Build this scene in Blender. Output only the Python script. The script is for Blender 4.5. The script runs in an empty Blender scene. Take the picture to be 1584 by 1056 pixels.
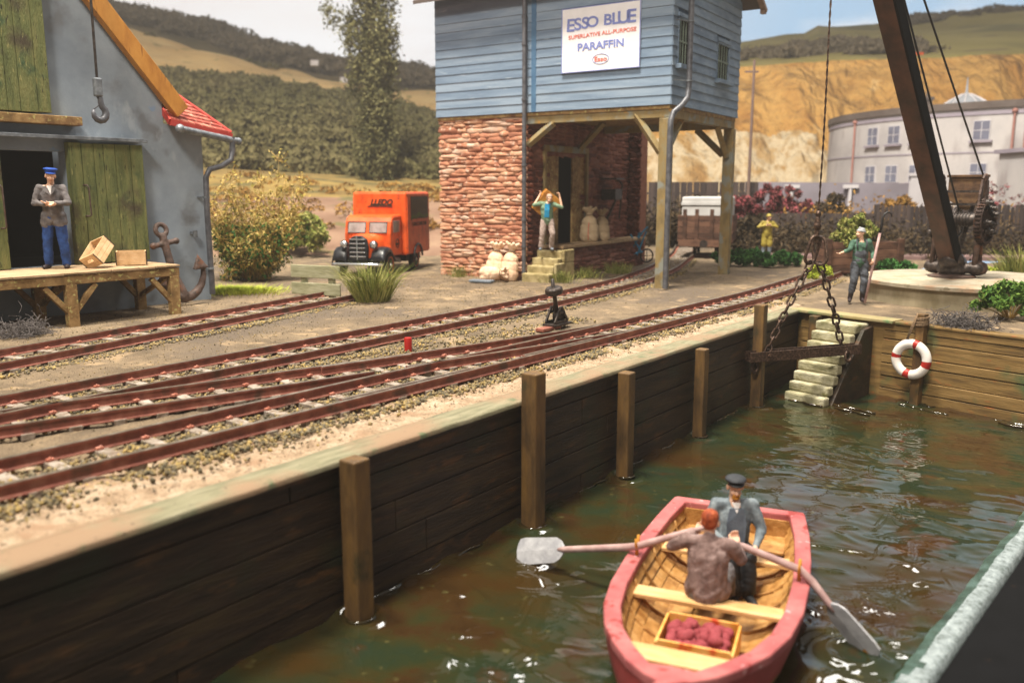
import bpy, bmesh, math, random
import numpy as np
from mathutils import Vector, Matrix, Euler, noise
R = math.radians
random.seed(7); rng = np.random.default_rng(11)
SC = bpy.context.scene
COL = SC.collection

# ---------------------------------------------------------------- camera
cam_d = bpy.data.cameras.new('camera'); cam = bpy.data.objects.new('camera', cam_d); COL.objects.link(cam)
cam.location = (0, 0, 2.5); cam.rotation_euler = (R(80), 0, 0)
cam_d.sensor_width = 36; cam_d.lens = 30.05; cam_d.clip_start = .1; cam_d.clip_end = 900
cam_d.dof.use_dof = True; cam_d.dof.focus_distance = 14; cam_d.dof.aperture_fstop = .56
SC.camera = cam
SC.render.resolution_x = 1024; SC.render.resolution_y = 682
# ---------------------------------------------------------------- light
W = bpy.data.worlds.new('World'); SC.world = W; W.use_nodes = True
nt = W.node_tree; nt.nodes.clear(); N = nt.nodes; LK = nt.links
def nd(t, **k):
    n = N.new(t)
    for a, b in k.items(): setattr(n, a, b)
    return n
tc = nd('ShaderNodeTexCoord'); sx = nd('ShaderNodeSeparateXYZ'); LK.new(tc.outputs['Generated'], sx.inputs[0])
mx = nd('ShaderNodeMapRange'); mx.inputs[1].default_value = -.12; mx.inputs[2].default_value = .30; LK.new(sx.outputs[0], mx.inputs[0])
c1 = nd('ShaderNodeMix', data_type='RGBA'); c1.inputs[6].default_value = (.80, .76, .745, 1); c1.inputs[7].default_value = (.37, .55, .74, 1)
LK.new(mx.outputs[0], c1.inputs[0])
mp = nd('ShaderNodeMapping'); mp.inputs['Scale'].default_value = (2.2, 2.2, 9); LK.new(tc.outputs['Generated'], mp.inputs[0])
ns = nd('ShaderNodeTexNoise'); ns.inputs['Scale'].default_value = 1.6; ns.inputs['Detail'].default_value = 6; ns.inputs['Roughness'].default_value = .55; LK.new(mp.outputs[0], ns.inputs[0])
cr = nd('ShaderNodeMapRange'); cr.inputs[1].default_value = .42; cr.inputs[2].default_value = .68; LK.new(ns.outputs[0], cr.inputs[0])
c2 = nd('ShaderNodeMix', data_type='RGBA'); c2.inputs[7].default_value = (.86, .86, .87, 1); LK.new(c1.outputs[2], c2.inputs[6]); LK.new(cr.outputs[0], c2.inputs[0])
# the backdrop sky is bright only low down in front; above and behind it is a dim room
el = nd('ShaderNodeMapRange'); el.inputs[1].default_value = .30; el.inputs[2].default_value = .48; el.inputs[3].default_value = 1; el.inputs[4].default_value = 0; LK.new(sx.outputs[2], el.inputs[0])
fr = nd('ShaderNodeMapRange'); fr.inputs[1].default_value = .0; fr.inputs[2].default_value = .4; LK.new(sx.outputs[1], fr.inputs[0])
mu = nd('ShaderNodeMath', operation='MULTIPLY'); LK.new(el.outputs[0], mu.inputs[0]); LK.new(fr.outputs[0], mu.inputs[1])
c3 = nd('ShaderNodeMix', data_type='RGBA'); c3.inputs[6].default_value = (.20, .18, .16, 1); LK.new(c2.outputs[2], c3.inputs[7]); LK.new(mu.outputs[0], c3.inputs[0])
bg = nd('ShaderNodeBackground'); bg.inputs[1].default_value = 1.28; LK.new(c3.outputs[2], bg.inputs[0])
wo = nd('ShaderNodeOutputWorld'); LK.new(bg.outputs[0], wo.inputs[0])
def area_lamp(name, loc, target, size, power, color, size_y=None):
    d = bpy.data.lights.new(name, 'AREA'); d.shape = 'RECTANGLE' if size_y else 'DISK'; d.size = size; d.size_y = size_y or size; d.energy = power; d.color = color
    o = bpy.data.objects.new(name, d); COL.objects.link(o); o.location = loc
    o.rotation_euler = (Vector(target) - Vector(loc)).to_track_quat('-Z', 'Y').to_euler()
area_lamp('key_lamp', (-9, -9, 30), (1, 16, 0), 7.0, 12600, (1, .92, .80))
area_lamp('rear_lamp', (7, 26, 24), (4, 11, 0), 16, 5200, (1, .96, .90), 4.5)
area_lamp('backdrop_lamp', (-10, 10, 60), (5, 110, 10), 14.0, 165000, (1, .93, .80))
SC.view_settings.view_transform = 'Standard'; SC.view_settings.look = 'None'
SC.view_settings.exposure = 0; SC.view_settings.gamma = 1; SC.view_settings.use_curve_mapping = False
SC.cycles.max_bounces = 6; SC.cycles.diffuse_bounces = 3

# ---------------------------------------------------------------- frames
E0 = (-3.44, 5.385)
def Q(s, w, z=0.):
    return Vector((E0[0] + .6*s - .8*w, E0[1] + .8*s + .6*w, z))
QA = math.atan2(.8, .6)

# ---------------------------------------------------------------- materials
def hx(h):
    h = h.lstrip('#'); v = [int(h[i:i+2], 16)/255 for i in (0, 2, 4)]
    return tuple((c/12.92 if c <= .04045 else ((c+.055)/1.055)**2.4) for c in v) + (1,)
def mat(name, cols, scale=4., rough=.8, bump=.15, bscale=40., stretch=(1, 1, 1), metal=0., isl=0., detail=5., spots=None, spec=.4, streak=None, dist=.006, lo=.34, hi=.66):
    m = bpy.data.materials.new(name); m.use_nodes = True; t = m.node_tree; n = t.nodes; l = t.links
    p = n['Principled BSDF']; p.inputs['Roughness'].default_value = rough; p.inputs['Metallic'].default_value = metal
    p.inputs['Specular IOR Level'].default_value = spec
    tc = n.new('ShaderNodeTexCoord'); mp = n.new('ShaderNodeMapping'); mp.inputs['Scale'].default_value = stretch; l.new(tc.outputs['Object'], mp.inputs[0])
    no = n.new('ShaderNodeTexNoise'); no.inputs['Scale'].default_value = scale; no.inputs['Detail'].default_value = detail; no.inputs['Roughness'].default_value = .62
    l.new(mp.outputs[0], no.inputs[0])
    cr = n.new('ShaderNodeValToRGB'); e = cr.color_ramp.elements
    cs = [hx(c) if isinstance(c, str) else (tuple(c) + (1,))[:4] for c in cols]
    if len(cs) == 1: cs = cs*2
    e[0].position = lo; e[0].color = cs[0]; e[1].position = hi; e[1].color = cs[-1]
    for i, c in enumerate(cs[1:-1]):
        x = e.new(lo + (hi-lo)*(i+1)/(len(cs)-1)); x.color = c
    out = cr.outputs[0]
    if isl:
        g = n.new('ShaderNodeNewGeometry'); ad = n.new('ShaderNodeMath'); ad.operation = 'MULTIPLY_ADD'
        ad.inputs[1].default_value = isl; l.new(g.outputs['Random Per Island'], ad.inputs[0])
        sb = n.new('ShaderNodeMath'); sb.operation = 'SUBTRACT'; sb.inputs[1].default_value = isl*.5; l.new(no.outputs[0], sb.inputs[0])
        l.new(sb.outputs[0], ad.inputs[2]); l.new(ad.outputs[0], cr.inputs[0])
    else: l.new(no.outputs[0], cr.inputs[0])
    if spots:
        for (sc, th, w_, colr, st) in spots:
            m2 = n.new('ShaderNodeMapping'); m2.inputs['Scale'].default_value = st; m2.inputs['Location'].default_value = (sc, sc*2, 3)
            l.new(tc.outputs['Object'], m2.inputs[0])
            n2 = n.new('ShaderNodeTexNoise'); n2.inputs['Scale'].default_value = sc; n2.inputs['Detail'].default_value = 6; l.new(m2.outputs[0], n2.inputs[0])
            r2 = n.new('ShaderNodeMapRange'); r2.inputs[1].default_value = th; r2.inputs[2].default_value = th + w_; l.new(n2.outputs[0], r2.inputs[0])
            mm = n.new('ShaderNodeMix'); mm.data_type = 'RGBA'; l.new(r2.outputs[0], mm.inputs[0]); l.new(out, mm.inputs[6]); mm.inputs[7].default_value = hx(colr)
            out = mm.outputs[2]
    l.new(out, p.inputs['Base Color'])
    if bump:
        nb = n.new('ShaderNodeTexNoise'); nb.inputs['Scale'].default_value = bscale; nb.inputs['Detail'].default_value = 4; l.new(mp.outputs[0], nb.inputs[0])
        bu = n.new('ShaderNodeBump'); bu.inputs['Strength'].default_value = min(1, bump*2); bu.inputs['Distance'].default_value = dist*2; l.new(nb.outputs[0], bu.inputs['Height']); l.new(bu.outputs[0], p.inputs['Normal'])
    return m
M = {}
I3 = (1, 1, 1)
M['dirt'] = mat('dirt', ['#5f5140', '#766550', '#89765d'], 1.3, .95, .5, 50, spots=[(.35, .5, .12, '#64574a', I3), (45, .58, .08, '#483d32', I3), (60, .64, .05, '#a5967a', I3), (2.2, .58, .1, '#9a8366', I3), (9, .6, .06, '#685a48', I3)], dist=.015)
M['sand'] = mat('sand', ['#a1876c', '#b79d81', '#c6b198'], 5, .95, .5, 50, spots=[(14, .58, .08, '#88715a', I3), (40, .60, .06, '#665642', I3), (2.5, .6, .1, '#a8886c', I3)], dist=.025)
M['coping'] = mat('coping', ['#68664e', '#7e795f', '#8f8970'], 2.2, .75, .25, 30, (1, 6, 1), spots=[(1.1, .50, .15, '#8c735a', I3), (3, .60, .1, '#5c6548', I3), (16, .66, .05, '#54463a', I3)])
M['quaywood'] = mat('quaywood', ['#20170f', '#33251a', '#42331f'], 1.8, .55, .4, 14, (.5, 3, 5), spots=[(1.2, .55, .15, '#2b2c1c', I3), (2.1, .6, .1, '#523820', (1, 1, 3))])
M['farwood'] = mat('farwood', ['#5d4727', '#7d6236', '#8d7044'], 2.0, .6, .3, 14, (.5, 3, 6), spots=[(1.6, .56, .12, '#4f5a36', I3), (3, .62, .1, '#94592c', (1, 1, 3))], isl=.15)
M['postwood'] = mat('postwood', ['#45341f', '#634a2b', '#77592f'], 5, .6, .3, 30, (1, 1, .25), spots=[(2, .6, .1, '#38341f', I3)])
M['stonestep'] = mat('stonestep', ['#8a8464', '#a8a182', '#bab49a'], 4, .85, .4, 35, spots=[(3, .58, .12, '#6e6a42', (1, 1, 2)), (9, .6, .08, '#8f8664', I3)], dist=.014)
M['stonestep2'] = mat('stonestep2', ['#83764c', '#a09066', '#b2a47c'], 5, .85, .4, 35, spots=[(4, .58, .1, '#746640', I3)], dist=.014)
M['rail'] = mat('rail', ['#74443a', '#885042', '#996656'], 6, .65, .15, 40, (1, 1, 1), spots=[(3, .58, .1, '#604438', I3)])
M['railtop'] = mat('railtop', ['#5a5046', '#70665a', '#8c8276'], 6, .32, .1, 40, metal=.3)
M['sleeper'] = mat('sleeper', ['#6e6256', '#8c8074', '#a69b91'], 7, .9, .3, 40, spots=[(12, .52, .12, '#6a5644', I3)], isl=.4)
M['spike'] = mat('spike', ['#9a5644', '#ae6c58', '#bb8474'], 20, .75, .2, 60)
M['ballast'] = mat('ballast', ['#4a4434', '#665a42', '#927c4a', '#6e6658', '#a88e56'], 3, .85, .2, 60, isl=.9, lo=.1, hi=.95)
M['render'] = mat('render', ['#78828e', '#87929e', '#95a0ab'], .8, .88, .12, 25, spots=[(1.2, .57, .1, '#767b82', I3), (.8, .64, .03, '#7393ba', I3), (2.0, .64, .08, '#a2abb4', (1, 1, .5))], detail=8)
M['dark'] = mat('dark', ['#0b0a09', '#141210'], 3, .95, 0)  # near-black that puts the shade of unlit interiors into the colour
M['greendoor'] = mat('greendoor', ['#525a32', '#697040', '#7c7c4a'], 3.0, .8, .6, 26, (3, 3, .5), spots=[(1.3, .56, .12, '#4b4230', I3), (2.4, .58, .12, '#3f5838', I3), (9, .64, .05, '#94905a', (2, 2, .5)), (14, .64, .04, '#2c2a1a', (2, 2, .3))], dist=.014)
M['platwood'] = mat('platwood', ['#6d5430', '#8a6c42', '#a5875a'], 4, .8, .4, 25, (1, 1, 1), spots=[(14, .6, .06, '#b3a96a', I3), (2, .6, .12, '#5e3a20', I3)])
M['deckwood'] = mat('deckwood', ['#8a7254', '#a78c6c', '#b89c7c'], 3, .85, .3, 25, (.6, 5, 1), isl=.2)
M['barge'] = mat('barge', ['#9c6424', '#b4792e', '#c2883a'], 2.5, .6, .2, 30, (1, 1, .4), spots=[(6, .62, .08, '#8c5820', (3, 1, .3))])
M['redtile'] = mat('redtile', ['#86382e', '#a04a3e', '#b4705e'], 5, .65, .2, 30, spots=[(14, .6, .08, '#cda08c', I3)], isl=.35)
M['zinc'] = mat('zinc', ['#5c6066', '#74797f', '#8f959b'], 6, .45, .1, 40, metal=.35)
M['zincdark'] = mat('zincdark', ['#48494e', '#5b5c62', '#6c6d72'], 6, .45, .1, 40, metal=.3)
M['rust'] = mat('rust', ['#352822', '#4c3a32', '#62504a'], 8, .7, .35, 45, spots=[(5, .58, .1, '#6c4630', I3)])
M['rustred'] = mat('rustred', ['#2e1a12', '#42261a', '#523222'], 2.5, .5, .2, 30, spots=[(4, .6, .1, '#3a2a1e', (1, 1, .4))])
M['iron'] = mat('iron', ['#2a2523', '#3d3633', '#544a44'], 12, .45, .25, 50, metal=.5)
M['black'] = mat('black', ['#121213', '#1c1c1e'], 4, .45, .03, 50)
M['chain'] = mat('chain', ['#33261f', '#4c3a30', '#6e5647'], 25, .45, .3, 60, metal=.45)
M['crate'] = mat('crate', ['#b89468', '#caa77c', '#d6b78e'], 6, .8, .15, 40, (1, 1, 1))
M['char'] = mat('char', ['#2a1a12', '#3c281b'], 6, .8, .1)
M['blueboard'] = mat('blueboard', ['#61748a', '#708398', '#8091a3'], 1.4, .7, .15, 26, (.4, 1, 4), spots=[(5, .64, .08, '#93a3b2', (.3, 1, 3))], isl=.22)
M['bluedark'] = mat('bluedark', ['#24415c', '#34536e'], 3, .7, .1)
M['redstone'] = mat('redstone', ['#94604a', '#b47c60', '#c39678', '#b89c8a'], 3.0, .9, .35, 26, isl=.6, spots=[(7, .58, .12, '#ccb09c', I3), (2.2, .6, .1, '#90563f', I3)], lo=.2, hi=.85)
M['mortar'] = mat('mortar', ['#7c4c3a', '#946350'], 6, .95, .3)
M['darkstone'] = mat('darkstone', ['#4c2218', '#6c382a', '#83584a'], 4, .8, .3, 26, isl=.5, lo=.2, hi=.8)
M['post'] = mat('post', ['#6e5e3c', '#867248', '#80795f'], 3.2, .75, .3, 30, (1, 1, .5), spots=[(2.2, .54, .08, '#7e8078', I3), (3, .64, .05, '#a07a3c', I3)])
M['white'] = mat('white', ['#d9d9dc', '#e2e2e6'], 3, .6, .02)
M['paint_blue'] = mat('paint_blue', ['#6f7cba', '#7a86c0'], 8, .6, .02)
M['paint_red'] = mat('paint_red', ['#d0604e', '#d66a58'], 8, .6, .02)
M['sack'] = mat('sack', ['#c8a284', '#dcb99b', '#e6c9ae'], 7, .9, .3, 60)
M['sack2'] = mat('sack2', ['#a89274', '#bba688'], 7, .9, .3, 60)
M['slate'] = mat('slate', ['#5d6670', '#747c86'], 7, .7, .2)
M['orange'] = mat('orange', ['#c24410', '#d4541c', '#dc602c'], 2.2, .4, .06, 40, spots=[(4, .56, .16, '#9a3c18', (1, 1, .4)), (9, .66, .06, '#4a2414', I3), (2, .62, .12, '#b05028', (1, 1, .3))])
M['vanblack'] = mat('vanblack', ['#141518', '#22242a'], 6, .35, .05, spots=[(4, .62, .1, '#4a4036', I3)])
M['chrome'] = mat('chrome', ['#b9bcc0', '#d0d2d6'], 6, .25, .03, metal=.8)
M['tyre'] = mat('tyre', ['#141312', '#24211f'], 8, .85, .1)
M['glass'] = mat('glass', ['#7d7370', '#a39a98'], 3, .1, 0, spec=.8)
M['panel_dark'] = mat('panel_dark', ['#241c12', '#33271a'], 6, .5, .03)
M['greenpaint'] = mat('greenpaint', ['#3c4a14', '#4c5a1c'], 6, .6, .03)
M['skin'] = mat('skin', ['#d6a68a', '#e2b89e'], 12, .6, .05, 60)
M['eye'] = mat('eye', ['#3a2a24', '#4a3630'], 9, .5, 0)
M['lip'] = mat('lip', ['#b06858', '#b87060'], 9, .5, 0)
M['jacket_grey'] = mat('jacket_grey', ['#4e4a4c', '#625d5e', '#736d6c'], 8, .85, .2, 60)
M['trouser_blue'] = mat('trouser_blue', ['#16284c', '#20407c', '#2c5090'], 6, .85, .2, 60)
M['cap_blue'] = mat('cap_blue', ['#1a3e8e', '#2450a8'], 6, .6, .05)
M['leather'] = mat('leather', ['#1a1412', '#33262a'], 9, .55, .1)
M['shirt_white'] = mat('shirt_white', ['#c8c2c0', '#ddd8d6'], 9, .8, .1)
M['shirt_green'] = mat('shirt_green', ['#2a4438', '#3c5c4a', '#547464'], 9, .8, .15)
M['jacket_green'] = mat('jacket_green', ['#506a54', '#668068', '#7e947c'], 9, .8, .15)
M['cyan'] = mat('cyan', ['#1878a4', '#2292c0'], 9, .8, .1)
M['overall'] = mat('overall', ['#33363c', '#4a4e56', '#5c6068'], 10, .85, .2, 60)
M['trouser_tan'] = mat('trouser_tan', ['#82716a', '#9c8a82', '#b0a098'], 9, .85, .2, 60)
M['suit_blue'] = mat('suit_blue', ['#565f66', '#6d777e', '#868f94'], 9, .85, .2, 60)
M['vest'] = mat('vest', ['#525c6a', '#68727e'], 9, .85, .2, 60)
M['sweater'] = mat('sweater', ['#5e4a46', '#7a635e', '#96807c'], 9, .9, .5, 70)
M['hair_red'] = mat('hair_red', ['#6e2a10', '#94401e', '#ae5a32'], 20, .75, .5, 50, (1, 1, .4))
M['moustache'] = mat('moustache', ['#b07420', '#c88c34'], 12, .7, .2)
M['cloth_black'] = mat('cloth_black', ['#101012', '#1c1c20'], 9, .6, .1)
M['cap_grey'] = mat('cap_grey', ['#222429', '#33363c'], 9, .7, .1)
M['knit_grey'] = mat('knit_grey', ['#848688', '#a2a4a8'], 12, .9, .3)
M['oilskin'] = mat('oilskin', ['#6e6020', '#8a7a2c', '#a09040'], 9, .55, .15)
M['boatrim'] = mat('boatrim', ['#94484a', '#a65a5a', '#b26a68'], 2.4, .85, .2, 60, spots=[(6, .62, .05, '#8c3836', I3), (11, .66, .04, '#c09090', I3), (1.6, .6, .1, '#9c5450', I3)])
M['boatout'] = mat('boatout', ['#8c3434', '#a04040'], 3, .6, .1)
M['boatlow'] = mat('boatlow', ['#8a6a34', '#9c7a40'], 3, .6, .1)
M['boatin'] = mat('boatin', ['#8a5c28', '#a87a40', '#bd9058'], 3.5, .6, .3, 24, (2, 2, 2), spots=[(3, .58, .1, '#6e3e18', I3)])
M['thwart'] = mat('thwart', ['#c2945c', '#d0a570', '#dab484'], 4, .6, .15, 30, (.6, 4, 1))
M['oar'] = mat('oar', ['#927270', '#a68884', '#b49894'], 6, .7, .15, 30)
M['oarblade'] = mat('oarblade', ['#8e8e94', '#a2a2a6', '#b2b2b6'], 6, .7, .15, 30)
M['fishbox'] = mat('fishbox', ['#c88430', '#d89c48', '#deb06a'], 5, .6, .1, spots=[(5, .58, .08, '#c4441c', I3)])
M['potato'] = mat('potato', ['#7c2c34', '#8e3a40', '#9c4a4e'], 9, .8, .3, 60, isl=.3)
M['rope'] = mat('rope', ['#6a5440', '#8c7458'], 30, .9, .3)
M['ringwhite'] = mat('ringwhite', ['#d8d0c8', '#e6e0da'], 5, .45, .05)
M['ringred'] = mat('ringred', ['#9a2018', '#ac2a20'], 5, .45, .05)
M['net'] = mat('net', ['#3e3a3c', '#57504e', '#6e6864'], 30, .9, .3)
M['concrete'] = mat('concrete', ['#8c826e', '#a09581', '#aea492'], 2.2, .85, .3, 40, spots=[(1.4, .55, .1, '#a88a70', I3), (6, .62, .06, '#857b66', I3)])
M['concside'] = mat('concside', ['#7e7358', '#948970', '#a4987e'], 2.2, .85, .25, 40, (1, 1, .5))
M['palewall'] = mat('palewall', ['#9a9698', '#a8a4a5', '#b4afae'], .3, .85, .1, spots=[(.5, .6, .1, '#8e8788', (1, 1, .4))])
M['wallshade'] = mat('wallshade', ['#807884', '#928a96'], .3, .85, .1)
M['roofgrey'] = mat('roofgrey', ['#4e4440', '#5e5450'], 1, .8, .1)
M['winglass'] = mat('winglass', ['#5c5c6c', '#74788a'], .6, .25, 0)
M['winwhite'] = mat('winwhite', ['#b4b0b4', '#c2bec2'], .6, .6, 0)
M['gardenwall'] = mat('gardenwall', ['#6e6870', '#807a84'], .5, .9, .1)
M['fencedark'] = mat('fencedark', ['#2c2322', '#382e2c', '#443834'], 1.2, .85, .2, 12, (6, 6, .6), isl=.3)
M['paledark'] = mat('paledark', ['#4a3430', '#664638'], 1.2, .85, .2, 12)
M['telegraph'] = mat('telegraph', ['#5c4a44', '#6c5850'], 2, .8, .1)
M['redpost'] = mat('redpost', ['#96160f', '#b02018'], 5, .5, .05)
M['wagonwood'] = mat('wagonwood', ['#3a2418', '#54382a', '#6c4c3a'], 2, .8, .3, 20, (1, 1, 3), isl=.35)
M['sheet'] = mat('sheet', ['#b4b2b0', '#c6c4c2'], 2, .8, .1)
M['bluecart'] = mat('bluecart', ['#1f6f96', '#3a8cb4'], 4, .5, .05)
M['greywood'] = mat('greywood', ['#7c7a5c', '#949274', '#a6a288'], 5, .85, .3, 25, (.5, 2, 3))
M['whitestrip'] = mat('whitestrip', ['#6f8880', '#98a8a6', '#b0bab8', '#88a098'], 4, .5, .4, 30, (1, 3, 1), spots=[(3, .6, .12, '#4c6c64', I3)])
M['edgeteal'] = mat('edgeteal', ['#26352c', '#35493f', '#4c625c'], 4, .3, .4, 30)
M['edgewhite'] = mat('edgewhite', ['#5c6664', '#828c8e', '#9aa4a6'], 14, .6, .6, 50)
M['jibblack'] = mat('jibblack', ['#060606', '#0c0b0a'], 4, .85, .05, spec=.15)
M['blackboard'] = mat('blackboard', ['#040405', '#09090b'], 3, .75, .05, spec=.12, spots=[(3, .68, .05, '#2a2018', I3)])
# foliage
def leafmat(name, cols, scale=1.2, isl=.8): return mat(name, cols, scale, .75, 0, isl=isl, lo=.12, hi=.88, spec=.2)
M['leaf_bush'] = leafmat('leaf_bush', ['#5c5a24', '#857a34', '#ad964e', '#c2aa66'])
M['leaf_green'] = leafmat('leaf_green', ['#20441a', '#2e5a26', '#4a7436'])
M['leaf_bright'] = leafmat('leaf_bright', ['#34541e', '#4c6c2a', '#6a8438'])
M['leaf_yg'] = leafmat('leaf_yg', ['#7a8a22', '#a0ac38', '#b4b64a'])
M['leaf_tuft'] = leafmat('leaf_tuft', ['#3f4c18', '#66702c', '#8c8c48', '#a8a064'])
M['leaf_pop'] = leafmat('leaf_pop', ['#34341e', '#474628', '#5e5a38', '#726e4a'])
M['leaf_wood'] = leafmat('leaf_wood', ['#434226', '#545030', '#645c3c', '#6e6244'], .05, .22)
M['leaf_ridge'] = leafmat('leaf_ridge', ['#565040', '#645a4a', '#706450'], .04, .22)
M['leaf_dark'] = leafmat('leaf_dark', ['#2a241c', '#3c3020', '#50402a'], .5, .6)
M['leaf_pink'] = leafmat('leaf_pink', ['#4a2c2a', '#6c383a', '#94484e'], 1, .9)
M['leaf_brown'] = leafmat('leaf_brown', ['#5c4424', '#84602c', '#a07c3c'], .6, .6)
M['bark'] = mat('bark', ['#5a4630', '#77603f'], 4, .9, .3)
M['twig'] = mat('twig', ['#9c7c3c', '#bc9c5c', '#c8b078'], 4, .9, 0, isl=.5)
M['fieldtan'] = mat('fieldtan', ['#c4a068', '#d0ae76', '#d8ba82'], .12, .95, 0, spots=[(.35, .62, .05, '#9a8650', (1, .6, 1)), (.9, .68, .04, '#7a7040', (1, .5, 1))])
M['woodfloor'] = mat('woodfloor', ['#4c4426', '#5c5030', '#6a5a3a'], .15, .95, 0)
M['scrub'] = mat('scrub', ['#6c5240', '#806452', '#8e745e'], .3, .95, 0, spots=[(.5, .55, .1, '#5e5a34', I3), (.3, .6, .1, '#a88454', I3)])
M['bank'] = mat('bank', ['#6e5832', '#86703e', '#988048'], .4, .95, 0, spots=[(.5, .52, .12, '#5c5430', I3)])
M['cliff'] = mat('cliff', ['#a4743a', '#b98a4a', '#c69a58', '#aa8046'], .16, .95, .35, .8, (1, 1, .5), spots=[(.25, .6, .1, '#8e6c40', (1, 1, 2)), (.5, .64, .06, '#d0aa70', (1, 1, .4))], dist=1.2)
M['chalk'] = mat('chalk', ['#a07c4c', '#b4966a', '#cdbc9e', '#a88450'], .3, .95, .35, .9, (1, 1, .6), dist=1)
M['hilltop'] = mat('hilltop', ['#8a7e44', '#988c50', '#a4985c'], .05, .95, 0, spots=[(.06, .55, .1, '#706c40', (1, .7, 1)), (.2, .62, .08, '#7a6c4c', I3)])

# ---------------------------------------------------------------- mesh builder
class MB:
    def __init__(s): s.v = []; s.f = []; s.mi = []; s.cur = 0
    def add(s, vs, fs):
        o = len(s.v); s.v += [tuple(v) for v in vs]; s.f += [tuple(i+o for i in f) for f in fs]; s.mi += [s.cur]*len(fs); return s
    def box(s, c, size, rot=None, taper=None):
        hx_, hy, hz = size[0]/2, size[1]/2, size[2]/2
        vs = [Vector((x*hx_, y*hy, z*hz)) for z in (-1, 1) for y in (-1, 1) for x in (-1, 1)]
        if taper:
            for v in vs[4:]: v.x *= taper[0]; v.y *= taper[1]
        if rot is not None: vs = [rot @ v for v in vs]
        c = Vector(c); return s.add([v+c for v in vs], [(0, 2, 3, 1), (4, 5, 7, 6), (0, 1, 5, 4), (2, 6, 7, 3), (0, 4, 6, 2), (1, 3, 7, 5)])
    def bb(s, x0, x1, y0, y1, z0, z1): return s.box(((x0+x1)/2, (y0+y1)/2, (z0+z1)/2), (abs(x1-x0), abs(y1-y0), abs(z1-z0)))
    def beam(s, a, b, w, h, up=(0, 0, 1)):
        a = Vector(a); b = Vector(b); d = b-a; L = d.length; z = d/L; u = Vector(up)
        if abs(u.dot(z)) > .98: u = Vector((0, 1, 0))
        x = u.cross(z).normalized(); y = z.cross(x)
        r = Matrix((x, y, z)).transposed(); return s.box((a+b)/2, (w, h, L), r)
    def tube(s, pts, r, n=10, cap=True):
        pts = [Vector(p) for p in pts]; rs = r if isinstance(r, (list, tuple)) else [r]*len(pts)
        rings = []; px = None
        for i, p in enumerate(pts):
            d = (pts[min(i+1, len(pts)-1)] - pts[max(i-1, 0)]).normalized()
            if px is None:
                px = Vector((0, 0, 1)).cross(d) if abs(d.z) < .95 else Vector((1, 0, 0)).cross(d)
            px = (px - d*px.dot(d)); px.normalize(); py = d.cross(px)
            rings.append([p + (px*math.cos(a)+py*math.sin(a))*rs[i] for a in [2*math.pi*k/n for k in range(n)]])
        vs = [v for q in rings for v in q]; fs = []
        for i in range(len(pts)-1):
            for k in range(n): fs.append((i*n+k, i*n+(k+1) % n, (i+1)*n+(k+1) % n, (i+1)*n+k))
        if cap: fs.append(tuple(range(n))[::-1]); fs.append(tuple((len(pts)-1)*n+k for k in range(n)))
        return s.add(vs, fs)
    def lathe(s, prof, n=24, c=(0, 0, 0), rot=None, arc=None):
        vs = []; fs = []; c = Vector(c)
        for (r, z) in prof:
            for k in range(n):
                a = 2*math.pi*k/n; v = Vector((r*math.cos(a), r*math.sin(a), z)); vs.append((rot @ v if rot is not None else v)+c)
        for i in range(len(prof)-1):
            for k in range(n): fs.append((i*n+k, i*n+(k+1) % n, (i+1)*n+(k+1) % n, (i+1)*n+k))
        if prof[0][0] > 1e-5: fs.append(tuple(range(n))[::-1])
        if prof[-1][0] > 1e-5: fs.append(tuple((len(prof)-1)*n+k for k in range(n)))
        return s.add(vs, fs)
    def ell(s, c, r, rot=None, n=12, m=8):
        c = Vector(c); vs = []; fs = []
        for i in range(m+1):
            t = math.pi*i/m
            for k in range(n):
                a = 2*math.pi*k/n; v = Vector((r[0]*math.sin(t)*math.cos(a), r[1]*math.sin(t)*math.sin(a), -r[2]*math.cos(t)))
                vs.append((rot @ v if rot is not None else v)+c)
        for i in range(m):
            for k in range(n): fs.append((i*n+k, i*n+(k+1) % n, (i+1)*n+(k+1) % n, (i+1)*n+k))
        return s.add(vs, fs)
    def cap(s, a, b, ra, rb, n=10):
        a = Vector(a); b = Vector(b); d = (b-a); L = d.length
        if L < 1e-6: return s.ell(a, (ra,)*3, n=n)
        d /= L; pts = []; rs = []
        for t in (1., .87, .5): pts.append(a - d*ra*math.sin(t*math.pi/2)); rs.append(max(.0005, ra*math.cos(t*math.pi/2)))
        pts += [a, b]; rs += [ra, rb]
        for t in (.5, .87, 1.): pts.append(b + d*rb*math.sin(t*math.pi/2)); rs.append(max(.0005, rb*math.cos(t*math.pi/2)))
        return s.tube(pts, rs, n)
    def prism(s, poly, fr, depth):
        """poly: 2D outline, fr(x,y,d)->Vector, extruded from d=0 to depth"""
        n = len(poly); vs = [fr(x, y, 0) for x, y in poly] + [fr(x, y, depth) for x, y in poly]
        return s.add(vs, [tuple(range(n)), tuple(range(2*n-1, n-1, -1))] + [(i, (i+1) % n + 0, (i+1) % n + n, i+n)[::-1] for i in range(n)])
    def torus(s, c, R_, r, rot=None, n=24, m=10, sx=1., sy=1., a0=0, a1=None):
        full = a1 is None; a1 = a1 if a1 is not None else 2*math.pi; pts = []
        k_ = n if full else n+1; c = Vector(c); vs = []; fs = []
        for i in range(k_):
            a = a0+(a1-a0)*i/n
            for j in range(m):
                b = 2*math.pi*j/m; rr = R_ + r*math.cos(b); v = Vector((rr*math.cos(a)*sx, rr*math.sin(a)*sy, r*math.sin(b)))
                vs.append((rot @ v if rot is not None else v)+c)
        for i in range(n):
            i2 = (i+1) % k_
            for j in range(m): fs.append((i*m+j, i2*m+j, i2*m+(j+1) % m, i*m+(j+1) % m))
        return s.add(vs, fs)
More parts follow.
